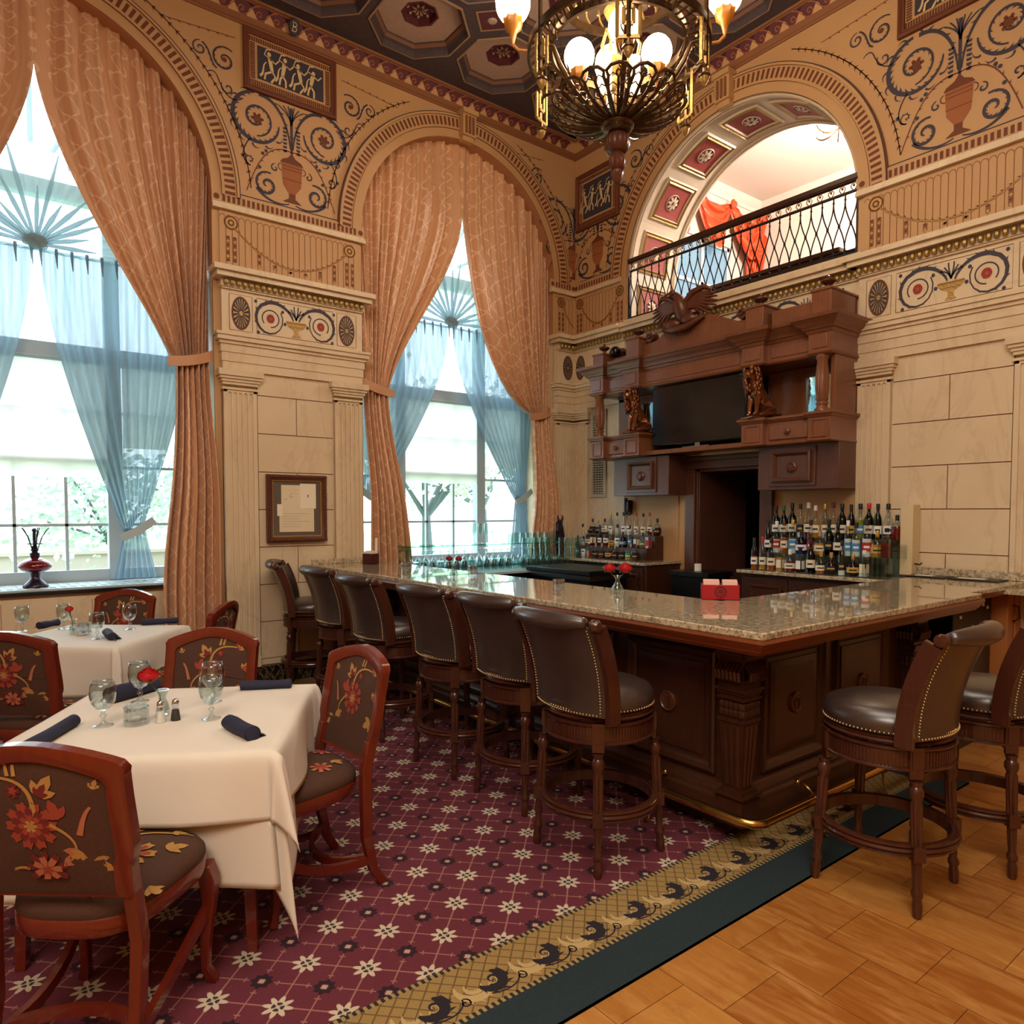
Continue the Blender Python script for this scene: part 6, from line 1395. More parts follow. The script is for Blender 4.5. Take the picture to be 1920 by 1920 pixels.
for s in (-1, 1): m.tube([(s*.022, .0, .42), (s*.03, -.005, .46), (s*.026, -.01, .49)], [.014, .011, .002], 6); m.ball((s*.034, -.055, .385), .007, 6, 4)
m.build('head', 'lamp_base', hs, smooth=60)
m = MB()
for k in range(9): m.ball((0, .055-.006*k, .12+.034*k), .022, 6, 4, (.6, 1, 1.3))
m.build('mane', 'black', hs, smooth=50)
ph = thing('wall_phone', 'dark telephone handset on the wall under the left wall cupboard', 'telephone', (.98, -.05, 1.66))
m = MB(); m.box(-.03, .03, -.03, .03, -.08, .08); m.build('cradle', 'black', ph, bevel=.008); m = MB(); m.tube([(0, -.05, -.09), (0, -.06, -.03), (0, -.06, .05), (0, -.05, .10)], [.022, .014, .014, .022], 8); m.build('handset', 'ink', ph)
# ---------------------------------------------------------------- bottles
BS = {
 'round':  ([(.036,0),(.038,.01),(.038,.15),(.034,.18),(.016,.215),(.013,.23),(.013,.285),(.015,.287),(.015,.295)], .30),
 'slim':   ([(.030,0),(.032,.01),(.032,.17),(.026,.20),(.012,.235),(.011,.295),(.013,.30)], .305),
 'squat':  ([(.046,0),(.050,.012),(.050,.10),(.044,.13),(.018,.15),(.014,.16),(.014,.205)], .21),
 'globe':  ([(.03,0),(.046,.02),(.055,.06),(.048,.10),(.022,.13),(.013,.145),(.013,.20)], .20),
 'square': (None, .24)}
LIQ = {}
def tint(name, col, face=.3, dens=.0):
    if name in MATS: return name
    clear_mat(name, col, face); return name
tint('green_glass', '#1f7a3c', .3); tint('dark_glass', '#1e1a14', .3); tint('olive_glass', '#6a7a24', .3); tint('blue_glass', '#3f5fae', .3); tint('frost_glass', '#dfe9ea', .25)
mat('liq_amber', '#a4501a', .15); mat('liq_brown', '#3a120c', .12); mat('liq_gold', '#c08a2a', .15); mat('liq_red', '#6c0f18', .12); mat('liq_clear', '#dfeae8', .08); mat('liq_green', '#0f5a2c', .1); mat('liq_olive', '#8a8a1c', .12)
mat('label_cream', '#ece0c4', .7); mat('label_black', '#17151a', .6); mat('label_white', '#f3f1ea', .7); mat('label_gold', '#c9a04a', .5); mat('label_red', '#b02a2a', .6); mat('label_blue', '#4a8ab8', .6); mat('label_green', '#3c8a50', .6)
mat('cap_black', '#141216', .4); mat('cap_red', '#b81c26', .35); mat('cap_gold', '#c8a050', .3, .8); mat('cap_white', '#f0ece4', .5); mat('cap_brown', '#5a2418', .4); mat('cap_green', '#1f6a3a', .4); mat('cap_cork', '#b88a58', .8)
PROTO = {}
def bottle(kind, body, liq, lab, cap, fill=.6):
    key = (kind, body, liq, lab, cap, fill)
    if key in PROTO: return PROTO[key]
    r = thing('bottle', 'x', 'bottle'); prof, H = BS[kind]
    m = MB()
    if kind == 'square':
        m.tube([(0, 0, 0), (0, 0, .15), (0, 0, .165), (0, 0, .175)], [1, 1, .8, .35], sq=(.075, .06), up=(1, 0, 0)); m.lathe([(.014, .172), (.013, .21), (.016, .215)], 12, caps=False); H = .225
    else: m.lathe(prof, 16, caps=False)
    m.build('glass_body', body, r, smooth=60, normals=False)
    if liq:
        m = MB(); h = H*.62*fill
        if kind == 'square': m.box(-.027, .027, -.034, .034, .004, .15*fill)
        else:
            pp = [(max(0.001, q-.0035), z+.003) for q, z in prof if z < h]; q = prof[1][0] if kind != 'globe' else .05
            m.lathe([(0.0005, .003)] + pp + [(pp[-1][0], h), (0.0005, h)], 14)
        m.build('liquid', liq, r, smooth=60)
    m = MB(); 
    if kind == 'square': m.lathe([(.017, .205), (.018, .21), (.018, .235), (0, .238)], 12); m.build('cap', cap, r, smooth=50)
    else: m.lathe([(prof[-1][0]+.0015, H-.045), (prof[-1][0]+.002, H-.002), (prof[-1][0], H+.004), (0, H+.005)], 12); m.build('cap', cap, r, smooth=50)
    if lab:
        m = MB()
        if kind == 'square':
            m.box(-.0315, -.0305, -.027, .027, .035, .115); m.box(.0305, .0315, -.027, .027, .035, .115); m.box(-.024, .024, -.0390, -.038, .035, .115); m.build('label', lab, r, smooth=0)
        else:
            R0 = (prof[1][0] if kind != 'globe' else .056)+.0008; z0, z1 = (.05, .12) if kind in ('round', 'slim') else (.035, .085)
            m.grid(lambda u, v: (R0*cos(-2.6+2.9*u), R0*sin(-2.6+2.9*u), lerp(z0, z1, v)), 14, 1); l = m.build('label', lab, r, smooth=180, normals=False)
            m = MB(); m.grid(lambda u, v: ((R0+.0006)*cos(-1.75+1.2*u), (R0+.0006)*sin(-1.75+1.2*u), lerp(lerp(z0, z1, .35), lerp(z0, z1, .6), v)), 8, 1); m.build('print', {'label_black': 'label_gold', 'label_cream': 'ink', 'label_white': 'ink', 'label_gold': 'label_black', 'label_red': 'label_white', 'label_blue': 'label_white', 'label_green': 'label_white'}[lab], l, smooth=0, normals=False)
    PROTO[key] = [r, treeof(r), False]; return PROTO[key]
NUSE = {}
CN = {'green_glass': 'green', 'dark_glass': 'dark', 'olive_glass': 'olive', 'clear_glass': 'clear', 'frost_glass': 'frosted', 'blue_glass': 'blue'}
SN = {'round': 'round-shouldered', 'slim': 'tall slim', 'squat': 'squat', 'globe': 'bulbous', 'square': 'square'}
def put_bottle(spec, x, y, z, lab, grp, sc=1):
    pr = bottle(*spec)
    if not pr[2]: pr[2] = True; r = pr[0]; r.location = (x, y, z); r.scale = (sc,)*3; r['label'] = lab; r['group'] = grp
    else: r = dup(pr[0], pr[1], (x, y, z), random.uniform(-.4, .4), lab, grp, (sc,)*3)
def riser(nm, label, x0, x1, levels, m_):
    r = thing('bottle_riser', label, 'riser', ((x0+x1)/2, 0, 1.081)); c = (x0+x1)/2
    for (ya, yb, z) in levels:
        m = MB(); m.box(x0-c, x1-c, -yb, -ya, 0, z-1.081-.001); m.build('step', m_, r, bevel=.003)
    return r
riser('l', 'stepped dark riser holding the small bottles left of the doorway', .42, 1.50, [(.06, .20, 1.34), (.20, .33, 1.21)], 'bar_wood')
riser('r', 'stepped clear acrylic riser holding the tall bottles right of the doorway', 2.86, 4.00, [(.05, .19, 1.37), (.19, .31, 1.23)], 'frost_glass')
def row(n, x0, x1, y, z, specs, place, side, sc):
    rnd = random.Random(int(y*100+z*37)); 
    for i in range(n):
        s = specs[i % len(specs)] if len(specs) >= n else rnd.choice(specs); x = lerp(x0, x1, i/(n-1))
        cap = s[4].replace('cap_', ''); lab = (s[3] or 'label_none').replace('label_', '')
        nth = ORD[i] if i < n/2 else ORD[n-1-i]; frm = 'left' if i < n/2 else 'right'
        put_bottle(s, x, -(y+rnd.uniform(-.012, .012)), z, f'{SN[s[0]]} {CN[s[1]]} bottle, {cap} cap, {nth} from {frm}, {place} {side}'.replace('first from', 'at far'), f'{SN[s[0]]} bottles on the {place} {side}', sc*rnd.uniform(.95, 1.06))
g, d_, ol, c_, fr, bl = 'green_glass', 'dark_glass', 'olive_glass', 'clear_glass', 'frost_glass', 'blue_glass'
RT = [('round', g, 'liq_green', 'label_white', 'cap_black', .9), ('round', g, 'liq_green', 'label_cream', 'cap_green', .9), ('round', d_, 'liq_brown', 'label_cream', 'cap_black', .8), ('slim', c_, 'liq_clear', 'label_black', 'cap_black', .6), ('round', c_, 'liq_red', 'label_cream', 'cap_white', .7), ('round', c_, 'liq_gold', 'label_cream', 'cap_white', .7), ('slim', fr, 'liq_clear', 'label_cream', 'cap_gold', .6), ('slim', c_, 'liq_gold', 'label_cream', 'cap_brown', .6),
      ('round', g, 'liq_green', 'label_cream', 'cap_black', .9), ('slim', d_, 'liq_brown', 'label_gold', 'cap_black', .8), ('round', c_, 'liq_olive', 'label_blue', 'cap_black', .9), ('round', g, 'liq_green', 'label_cream', 'cap_red', .9), ('slim', g, 'liq_green', 'label_white', 'cap_black', .9), ('round', c_, 'liq_brown', 'label_white', 'cap_black', .6), ('squat', c_, 'liq_red', None, 'cap_black', .9)]
row(15, 2.90, 3.98, .12, 1.372, RT, 'top tier', 'of right bottle display', .98)
RM = [('slim', g, 'liq_green', 'label_white', 'cap_black', .9), ('round', c_, 'liq_clear', 'label_red', 'cap_white', .7), ('slim', c_, 'liq_amber', 'label_cream', 'cap_brown', .8), ('round', c_, 'liq_clear', 'label_blue', 'cap_gold', .7), ('squat', bl, 'liq_clear', 'label_white', 'cap_black', .7), ('slim', c_, 'liq_brown', 'label_red', 'cap_black', .8), ('squat', c_, 'liq_gold', 'label_cream', 'cap_cork', .8), ('round', g, 'liq_green', 'label_black', 'cap_black', .9), ('round', d_, 'liq_brown', 'label_cream', 'cap_black', .9), ('slim', c_, 'liq_clear', 'label_blue', 'cap_white', .8), ('round', c_, 'liq_clear', 'label_blue', 'cap_black', .8), ('round', c_, 'liq_clear', 'label_red', 'cap_black', .8), ('squat', c_, 'liq_gold', 'label_gold', 'cap_gold', .8), ('square', c_, 'liq_red', None, 'cap_black', .8)]
row(14, 2.90, 3.96, .25, 1.232, RM, 'middle tier', 'of right bottle display', .98)
RF = [('slim', c_, 'liq_amber', 'label_white', 'cap_black', .7), ('slim', c_, 'liq_gold', 'label_cream', 'cap_red', .6), ('round', c_, 'liq_amber', 'label_cream', 'cap_black', .6), ('square', c_, 'liq_gold', 'label_cream', 'cap_cork', .9), ('squat', c_, 'liq_red', 'label_cream', 'cap_white', .8), ('square', c_, 'liq_brown', 'label_white', 'cap_black', .7), ('round', d_, 'liq_brown', 'label_cream', 'cap_black', .9), ('squat', c_, 'liq_amber', 'label_cream', 'cap_cork', .6), ('globe', d_, 'liq_brown', 'label_black', 'cap_cork', .9), ('slim', c_, 'liq_clear', 'label_black', 'cap_black', .5), ('globe', d_, 'liq_brown', 'label_gold', 'cap_gold', .9), ('square', c_, 'liq_clear', 'label_cream', 'cap_white', .5)]
row(12, 2.86, 3.86, .42, 1.082, RF, 'front row', 'of right bottle display', .92)
LT = [('squat', c_, 'liq_brown', 'label_black', 'cap_black', .8), ('squat', c_, 'liq_brown', 'label_black', 'cap_gold', .8), ('squat', c_, 'liq_brown', 'label_cream', 'cap_black', .7), ('slim', fr, 'liq_clear', 'label_white', 'cap_gold', .5), ('slim', c_, 'liq_clear', None, 'cap_black', .5), ('round', c_, 'liq_clear', 'label_white', 'cap_black', .5), ('round', c_, 'liq_clear', 'label_white', 'cap_black', .6), ('slim', c_, 'liq_clear', 'label_white', 'cap_red', .6), ('round', c_, 'liq_clear', 'label_cream', 'cap_black', .6), ('slim', c_, 'liq_red', 'label_white', 'cap_red', .7), ('squat', c_, 'liq_brown', 'label_black', 'cap_black', .8)]
row(11, .46, 1.46, .12, 1.341, LT, 'top tier', 'of left bottle display', .84)
LM = [('slim', c_, 'liq_clear', 'label_blue', 'cap_black', .6), ('squat', c_, 'liq_amber', 'label_cream', 'cap_black', .6), ('square', c_, 'liq_red', 'label_cream', 'cap_black', .6), ('slim', bl, 'liq_clear', 'label_white', 'cap_black', .6), ('round', c_, 'liq_red', 'label_white', 'cap_white', .6), ('squat', c_, 'liq_gold', 'label_gold', 'cap_gold', .6), ('round', c_, 'liq_clear', 'label_white', 'cap_black', .5), ('squat', d_, 'liq_brown', 'label_blue', 'cap_black', .8), ('slim', c_, 'liq_clear', 'label_blue', 'cap_black', .6), ('square', c_, 'liq_amber', 'label_cream', 'cap_cork', .7), ('squat', c_, 'liq_amber', 'label_green', 'cap_black', .8), ('square', c_, 'liq_amber', 'label_red', 'cap_black', .8)]
row(12, .44, 1.48, .27, 1.211, LM, 'middle tier', 'of left bottle display', .80)
LF = [('slim', g, 'liq_green', 'label_green', 'cap_black', .7), ('slim', c_, 'liq_clear', 'label_white', 'cap_black', .6), ('square', c_, 'liq_amber', None, 'cap_white', .7), ('globe', c_, 'liq_brown', 'label_black', 'cap_cork', .8), ('globe', c_, 'liq_red', 'label_black', 'cap_cork', .8), ('globe', c_, 'liq_brown', 'label_gold', 'cap_cork', .8), ('globe', c_, 'liq_brown', 'label_black', 'cap_gold', .8), ('globe', c_, 'liq_brown', 'label_black', 'cap_brown', .8), ('squat', c_, 'liq_gold', 'label_green', 'cap_brown', .7), ('squat', c_, 'liq_brown', 'label_black', 'cap_black', .8)]
row(10, .52, 1.42, .42, 1.081, LF, 'front row', 'of left bottle display', .80)
for i in range(7):
    o = gl['tumbler'].copy(); COL.objects.link(o); o.location = (.36+.03*(i//3)+.045*(i % 3)*0+.02*i, -.36-.035*(i % 4), 1.083); o.scale = (.7, .7, .6); o['label'] = 'small shot glass beside the horse head'; o['category'] = 'glass'; o['group'] = 'shot glasses beside the horse head'
bx = thing('cream_box', 'tall cream box standing at the right end of the right bottle display', 'box', (4.06, -.13, 1.101)); m = MB(); m.box(-.035, .06, -.05, .08, 0, .56); m.build('body', 'cream_box', bx, bevel=.004)
m = MB(); m.tube([(.06, 0, .09), (.10, -.01, .085), (.12, -.02, .10)], .006, 5); m.build('tap', 'black', bx)
for i, (z, y) in enumerate(((1.24, -.37), (1.10, -.44))):
    ab = thing('acrylic_bin', f'clear acrylic bin at the right end of the right bottle display, {["upper", "lower"][i]} one', 'bin', (3.97, y, z if i == 0 else 1.082)); m = MB(); m.box(-.09, .09, -.055, .05, 0, .11); m.build('box', 'acrylic', ab)
    if i == 0: ab.location = (3.93, -.25, 1.54); ab.location.z = 1.233; ab.location.x = 4.0
# ---------------------------------------------------------------- tableware
def goblet_proto():
    r = thing('goblet', 'x', 'glass')
    m = MB(); m.lathe([(.036, 0), (.036, .003), (.018, .008), (.008, .018), (.006, .03), (.013, .042), (.007, .052), (.011, .062)], 24); m.build('stem', 'goblet_glass', r, smooth=60, normals=False)
    m = MB(); m.lathe([(.008, .062), (.028, .072), (.042, .094), (.047, .125), (.0445, .155), (.0395, .175), (.038, .175), (.043, .155), (.0455, .125), (.0405, .096), (.025, .076), (0, .068)], 28, caps=False); m.build('bowl', 'goblet_glass', r, smooth=180, normals=False)
    m = MB(); m.lathe([(.0398, .174), (.0402, .1758), (.0378, .176), (.0376, .174)], 28, caps=False); m.build('rim', 'frost_glass', r, smooth=180)
    return r
def T2(c, a, b, ang, z=.772): return (c[0], c[1], z)
GP = goblet_proto(); GT = treeof(GP); TZ = GZ + .7605; FZ = GZ + .7565
gobs = [((3.50, -5.69), TZ, 'empty goblet at the left of the near table, left of the rose'), ((3.20, -5.51), TZ, 'empty goblet behind the rose on the near table, in front of the navy napkin'),
        ((3.66, -5.335), TZ, 'front goblet of the pair in front of the far chair on the near table'), ((3.40, -5.26), TZ, 'rear goblet of the pair in front of the far chair on the near table'),
        ((.64, -5.80), FZ, 'faint goblet at the left edge of the far table under the window'), ((.70, -5.56), FZ, 'goblet left of the rose on the far table'), ((1.30, -5.43), FZ, 'goblet right of the rose on the far table, near its front edge'), ((1.00, -5.19), FZ, 'goblet in front of the floral chair at the back of the far table')]
for i, (p, z, lab) in enumerate(gobs):
    if i == 0: GP.location = (*p, z); GP['label'] = lab; GP['group'] = 'stemmed water goblets'
    else: dup(GP, GT, (*p, z), random.uniform(0, 6), lab, 'stemmed water goblets')
def cut_glass(nm, label, x, y, z, R0=.038, h=.075, sc=1, cat='candle holder'):
    r = thing(nm, label, cat, (x, y, z)); m = MB(); m.lathe([(R0*.95, 0), (R0, .006), (R0, h*.35), (R0*.94, h*.42), (R0, h*.5), (R0, h*.9), (R0*.96, h), (R0*.8, h), (R0*.78, .016), (0, .014)], 24, flute=12, fd=.12); m.build('cup', 'cut_crystal', r, smooth=50, normals=False)
    m = MB(); m.lathe([(.016, .0165), (.017, .03), (0, .03)], 12); m.build('tea_light', 'salt_white', r); return r
cut_glass('candle_holder', 'cut-glass candle holder in the centre of the near table, left of the salt shaker', 3.555, -5.585, TZ, .045, .075)
cut_glass('candle_holder', 'cut-glass candle holder in the centre of the far table', 1.07, -5.48, FZ, .045, .08)
for (x, y, lab) in ((1.50, -3.25, 'clear ribbed candle glass on the bar nearest the marble wall'), (2.06, -2.97, 'clear ribbed candle glass on the bar right of the small red roses'), (3.33, -3.20, 'clear square-looking candle glass on the bar between the two vases'), (4.59, -2.44, 'clear candle glass on the short side of the bar, right of the red caddy')):
    cut_glass('candle_glass', lab, x, y, BT+.001, .038, .085 if x < 4 else .075)
def shaker(label, x, y, cont):
    r = thing('shaker', label, 'shaker', (x, y, TZ)); m = MB(); m.lathe([(.021, 0), (.022, .004), (.012, .06), (.012, .064)], 8); m.build('glass_body', 'clear_glass', r, smooth=30, normals=False)
    m = MB(); m.lathe([(.019, .003), (.0135, .045), (0, .045)], 8); m.build('contents', cont, r); m = MB(); m.lathe([(.013, .064), (.014, .068), (.012, .082), (.006, .088), (0, .089)], 14); m.build('cap', 'chrome', r, smooth=50)
shaker('glass salt shaker with white salt beside the rose vase on the near table', 3.585, -5.505, 'salt_white'); shaker('glass pepper shaker with dark pepper right of the salt on the near table', 3.592, -5.452, 'pepper')
def rose(m, c, s, seed=0, tilt=(0, 0)):
    rnd = random.Random(seed)
    for k in range(22):
        t = k/22; a = k*2.4; rad = s*(.12+.62*t); h = s*(1.25-.35*t*t)
        ca, sa = cos(a), sin(a); w_ = s*(.35+.35*t)
        P = []
        for i in range(5):
            u = -1+i*.5
            for j in range(4):
                v = j/3; rr = rad*(.45+.75*sin(pi*min(1, v*.8))**.8) + .16*s*v**3*t; ang = a+u*w_/max(rad, .3*s)*.8
                P.append((c[0]+rr*cos(ang)+tilt[0]*v*s, c[1]+rr*sin(ang)+tilt[1]*v*s, c[2]-s*.35+h*v*(1-.18*u*u) - .12*s*v**3*t))
        m.add(P, [(i*4+j, (i+1)*4+j, (i+1)*4+j+1, i*4+j+1) for i in range(4) for j in range(3)])
def vase(nm, label, x, y, z, fl, h=.10, R0=.03, rmat='rose_red', neck=.014):
    r = thing(nm, label, 'vase', (x, y, z)); m = MB(); m.lathe([(R0*.8, 0), (R0, .01), (R0*1.05, .03), (R0*.75, .05), (neck, .07), (neck, .085), (neck*1.8, h), (neck*1.6, h), (neck*.8, .085), (R0*.8, .03), (0, .008)], 20, flute=8, fd=.06); m.build('glass_vase', 'goblet_glass', r, smooth=60, normals=False)
    m = MB(); m.lathe([(R0*.7, .009), (R0*.85, .03), (R0*.6, .048), (0, .049)], 16); m.build('water', 'clear_glass', r, smooth=60)
    for i, (dx, dy, dz, s) in enumerate(fl):
        q = thing('rose', 'x', 'rose', (x, y, z)); lab = label
        q['label'] = FL.pop(0); q['category'] = 'flower'
        m = MB(); rose(m, (dx, dy, dz), s, i); m.build('bloom', rmat, q, smooth=180, normals=False)
        m = MB(); m.tube([(dx*.1, dy*.1, .02), (dx*.2, dy*.2, .09), (dx, dy, dz-.01)], .0028, 6)
        for k in range(4): a = k*1.6; m.add([(dx, dy, dz-.012), (dx+.6*s*cos(a)-.2*s*sin(a), dy+.6*s*sin(a)+.2*s*cos(a), dz-.004), (dx+1.1*s*cos(a), dy+1.1*s*sin(a), dz-.016), (dx+.6*s*cos(a)+.2*s*sin(a), dy+.6*s*sin(a)-.2*s*cos(a), dz-.004)], [(0, 1, 2, 3)])
        m.build('stem', 'leaf', q, smooth=50)
FL = ['large red rose leaning out of the bud vase on the near table', 'red rose on a long dark stem on the far table', 'dark pink rose at the left in the small vase on the bar, far end', 'dark pink rose at the right in the small vase on the bar, far end', 'left red rose of the pair in the bar vase beside the stools', 'right, larger red rose of the pair in the bar vase beside the stools']
vase('bud_vase', 'small clear bud vase behind the salt shaker on the near table', 3.50, -5.48, TZ, [(-.03, -.045, .158, .048)], .11, .028)
vase('bud_vase', 'small clear bud vase in the middle of the far table', .97, -5.53, FZ, [(-.0, -.02, .165, .032)], .10, .026)
vase('bud_vase', 'clear bud vase with two dark pink roses on the bar before the window', 2.02, -3.12, BT+.001, [(-.035, -.02, .135, .032), (.03, .025, .135, .032)], .10, .032, 'rose_dark')
vase('bud_vase', 'clear bud vase with two red roses on the bar left of the red caddy', 3.56, -2.92, BT+.001, [(-.035, -.035, .145, .046), (.02, .045, .142, .052)], .11, .036)
# navy napkins rolled round the cutlery
def napkin(label, p0, p1, z, w=.036, tail=False):
    w *= 1.45
    c = ((p0[0]+p1[0])/2, (p0[1]+p1[1])/2); a = atan2(p1[1]-p0[1], p1[0]-p0[0]); L = hypot(p1[0]-p0[0], p1[1]-p0[1])
    r = thing('rolled_napkin', label, 'napkin', (*c, z), a, 'navy rolled napkins'); m = MB(); n = 16; pts = []
    P = [(-L/2+L*i/n, .002*sin(i*1.3), w*.44) for i in range(n+1)]
    m.grid(lambda u, v: (P[int(round(v*n))][0], (w*.5*(1+.06*sin(v*9+u*6)))*cos(2*pi*u), w*.42*(1+.10*sin(v*7))*sin(2*pi*u)+w*.44), 20, n, closeu=True)
    for e in (0, n): m.lathe([(w*.46, 0), (w*.2, .004 if e else -.004), (0, .006 if e else -.006)], 12, (P[e][0], 0, w*.44), axis='x')
    m.build('roll', 'napkin', r, smooth=80)
    m = MB(); m.grid(lambda u, v: (lerp(-L/2, L/2, u)*(1-.15*v), lerp(w*.35, w*1.0, v), lerp(w*.5, .003, v**.6)+.001*sin(u*9)), 10, 5); m.build('loose_flap', 'napkin', r, smooth=180, normals=False)
    if tail: m = MB(); m.tube([(L/2, .0, w*.3), (L/2+.06, .012, .006)], [.006, .003], 5); m.build('knife_tip', 'ink', r)
napkin('navy rolled napkin at the left corner of the near table, behind the nearest chair', (3.76, -5.98), (3.43, -5.78), TZ); napkin('navy napkin lying folded behind the goblets on the near table', (3.15, -5.62), (3.02, -5.42), TZ, .055)
napkin('long navy rolled napkin at the far right corner of the near table', (3.26, -5.10), (3.36, -4.90), TZ, .034); napkin('navy rolled napkin near the front right corner of the near table', (3.83, -5.315), (4.03, -5.29), TZ, .042)
napkin('navy folded napkin at the left of the far table behind the chair back', (.60, -5.70), (.50, -5.58), FZ, .04); napkin('small navy rolled napkin standing end-on near the front corner of the far table', (1.20, -5.36), (1.42, -5.36), FZ, .04, True); napkin('long navy rolled napkin at the right corner of the far table', (.86, -5.09), (.92, -4.86), FZ, .036)
# napkin caddies
def caddy(label, x, y, z, rz, mt, w, d, h, seal=True, paper='paper_pink'):
    r = thing('napkin_caddy', label, 'caddy', (x, y, z), rz); m = MB(); m.box(-w, w, -d, d, 0, .006); m.box(-w, w, -d, -d+.006, 0, h); m.box(-w, w, d-.006, d, 0, h); m.box(-w, -w+.006, -d, d, 0, h); m.box(w-.006, w, -d, d, 0, h); m.box(.0, .006, -d, d, 0, h); m.build('holder', mt, r, bevel=.002)
    if seal:
        m = MB(); N = 28
        for r0, r1 in ((.034, .031), (.024, .022)):
            m.add([(r0*cos(2*pi*k/N)-.02*0, -d-.001, h*.52+r0*sin(2*pi*k/N)) for k in range(N)] + [(r1*cos(2*pi*k/N), -d-.001, h*.52+r1*sin(2*pi*k/N)) for k in range(N)], [(k, (k+1) % N, N+(k+1) % N, N+k) for k in range(N)])
        for k in range(16): a = 2*pi*k/16; m.box(.0275*cos(a)-.0025, .0275*cos(a)+.0025, -d-.0015, -d-.0005, h*.52+.0275*sin(a)-.002, h*.52+.0275*sin(a)+.002)
        for k in range(5): m.box(-.014+.0062*k, -.0105+.0062*k, -d-.0015, -d-.0005, h*.52-.004, h*.52+.005)
        m.box(-.016, .016, -d-.0015, -d-.0005, h*.52-.009, h*.52-.007); m.box(-.010, .010, -d-.0015, -d-.0005, h*.52+.008, h*.52+.012); m.build('seal', 'emblem_dark', r, smooth=0)
    for i, (a, b) in enumerate(((-w+.012, -.006), (.012, w-.012))):
        m = MB()
        for k in range(7): y0 = -d+.010+k*(2*d-.02)/7; m.box(a, b, y0, y0+(2*d-.02)/7*.7, .008, h+.030-.003*abs(k-3)-.006*(k % 2))
        m.build('paper_napkins', paper, r, smooth=0)
caddy('red leather napkin caddy with a round dark seal on the inner corner of the bar', 4.12, -2.66, BT+.001, .70, 'red_leather', .105, .052, .085)
caddy('brown leather napkin caddy on the bar end against the curtain', .36, -3.0, BT+.001, .35, 'brown_leather', .06, .05, .10, False, 'paper')
m = MB(); m.tube([(0, 0, 0), (0, 0, .16)], .014, 8); m.build('straw_bundle', 'paper', label='bundle of white straws rising from the brown caddy', cat='straws').location = (.36, -2.94, BT+.09)
# ---------------------------------------------------------------- oil lamp on the sill
lp = thing('oil_lamp', 'antique oil lamp with a red glass font and no chimney on the left window sill', 'lamp', (-.16, -5.665, 1.001))
m = MB(); m.lathe([(.085, 0), (.088, .012), (.075, .03), (.05, .055), (.035, .07), (.03, .10), (.036, .115), (.05, .12)], 24); m.build('foot', 'lamp_base', lp, smooth=50)
m = MB(); m.lathe([(.05, .12), (.085, .135), (.115, .165), (.115, .18), (.10, .20), (.07, .222), (.04, .235), (.03, .24)], 28); m.build('font', 'lamp_red', lp, smooth=60)
m = MB(); m.lathe([(.03, .24), (.034, .25), (.034, .275), (.02, .285), (.03, .30), (.018, .32), (.022, .33), (.0, .335)], 18); m.lathe([(.05, .345), (.052, .352), (.02, .36)], 18); m.build('burner', 'lamp_base', lp, smooth=50)
m = MB()
for k in range(5): a = 2*pi*k/5+.3; m.tube([(.022*cos(a), .022*sin(a), .31), (.05*cos(a), .05*sin(a), .40), (.085*cos(a), .085*sin(a), .46), (.10*cos(a), .10*sin(a), .475)], .0045, 6)
m.build('shade_prong', 'lamp_base', lp); m = MB(); m.tube([(0, 0, .33), (0, 0, .44)], .012, 8); m.ball((0, 0, .455), .018, 8, 6); m.build('wick_tube', 'lamp_base', lp)
# ---------------------------------------------------------------- framed document on the pier
pf = thing('picture_frame', 'dark framed display of three old documents hanging on the marble pier', 'picture frame', (.06, -3.61, 1.635))
m = MB(); hw, hh = .288, .315
m.sweep([(0, -.02), (0, .022), (-.012, .034), (-.03, .03), (-.045, .018), (-.05, .018), (-.05, -.01)], [(-hw, -hh), (hw, -hh), (hw, hh), (-hw, hh)], lambda a, b, u: (u, a, b), closed=True)
for i in range(26):
    t = -hw+.01+i*(2*hw-.02)/25; m.ball((.032, t, hh-.02), .011, 5, 4); m.ball((.032, t, -hh+.02), .011, 5, 4)
for i in range(28): t = -hh+.01+i*(2*hh-.02)/27; m.ball((.032, hw-.02, t), .011, 5, 4); m.ball((.032, -hw+.02, t), .011, 5, 4)
m.build('frame', 'carved_wood', pf, smooth=40)
m = MB(); a, b = hw-.05, hh-.05
for k, (o_, d) in enumerate(((0, .012),)): m.sweep([(0, 0), (0, .014), (-.010, .012), (-.012, 0)], [(-a, -b), (a, -b), (a, b), (-a, b)], lambda p, q, u: (u, p, q), closed=True)
m.build('gilt_slip', 'gilt', pf); m = MB(); m.box(-.01, .002, -a, a, -b, b); m.build('mat_board', mat('mat_board', '#63554a', .8), pf)
mat('old_paper', '#e4d2b0', .8); mat('old_paper_light', '#efe2c8', .8)
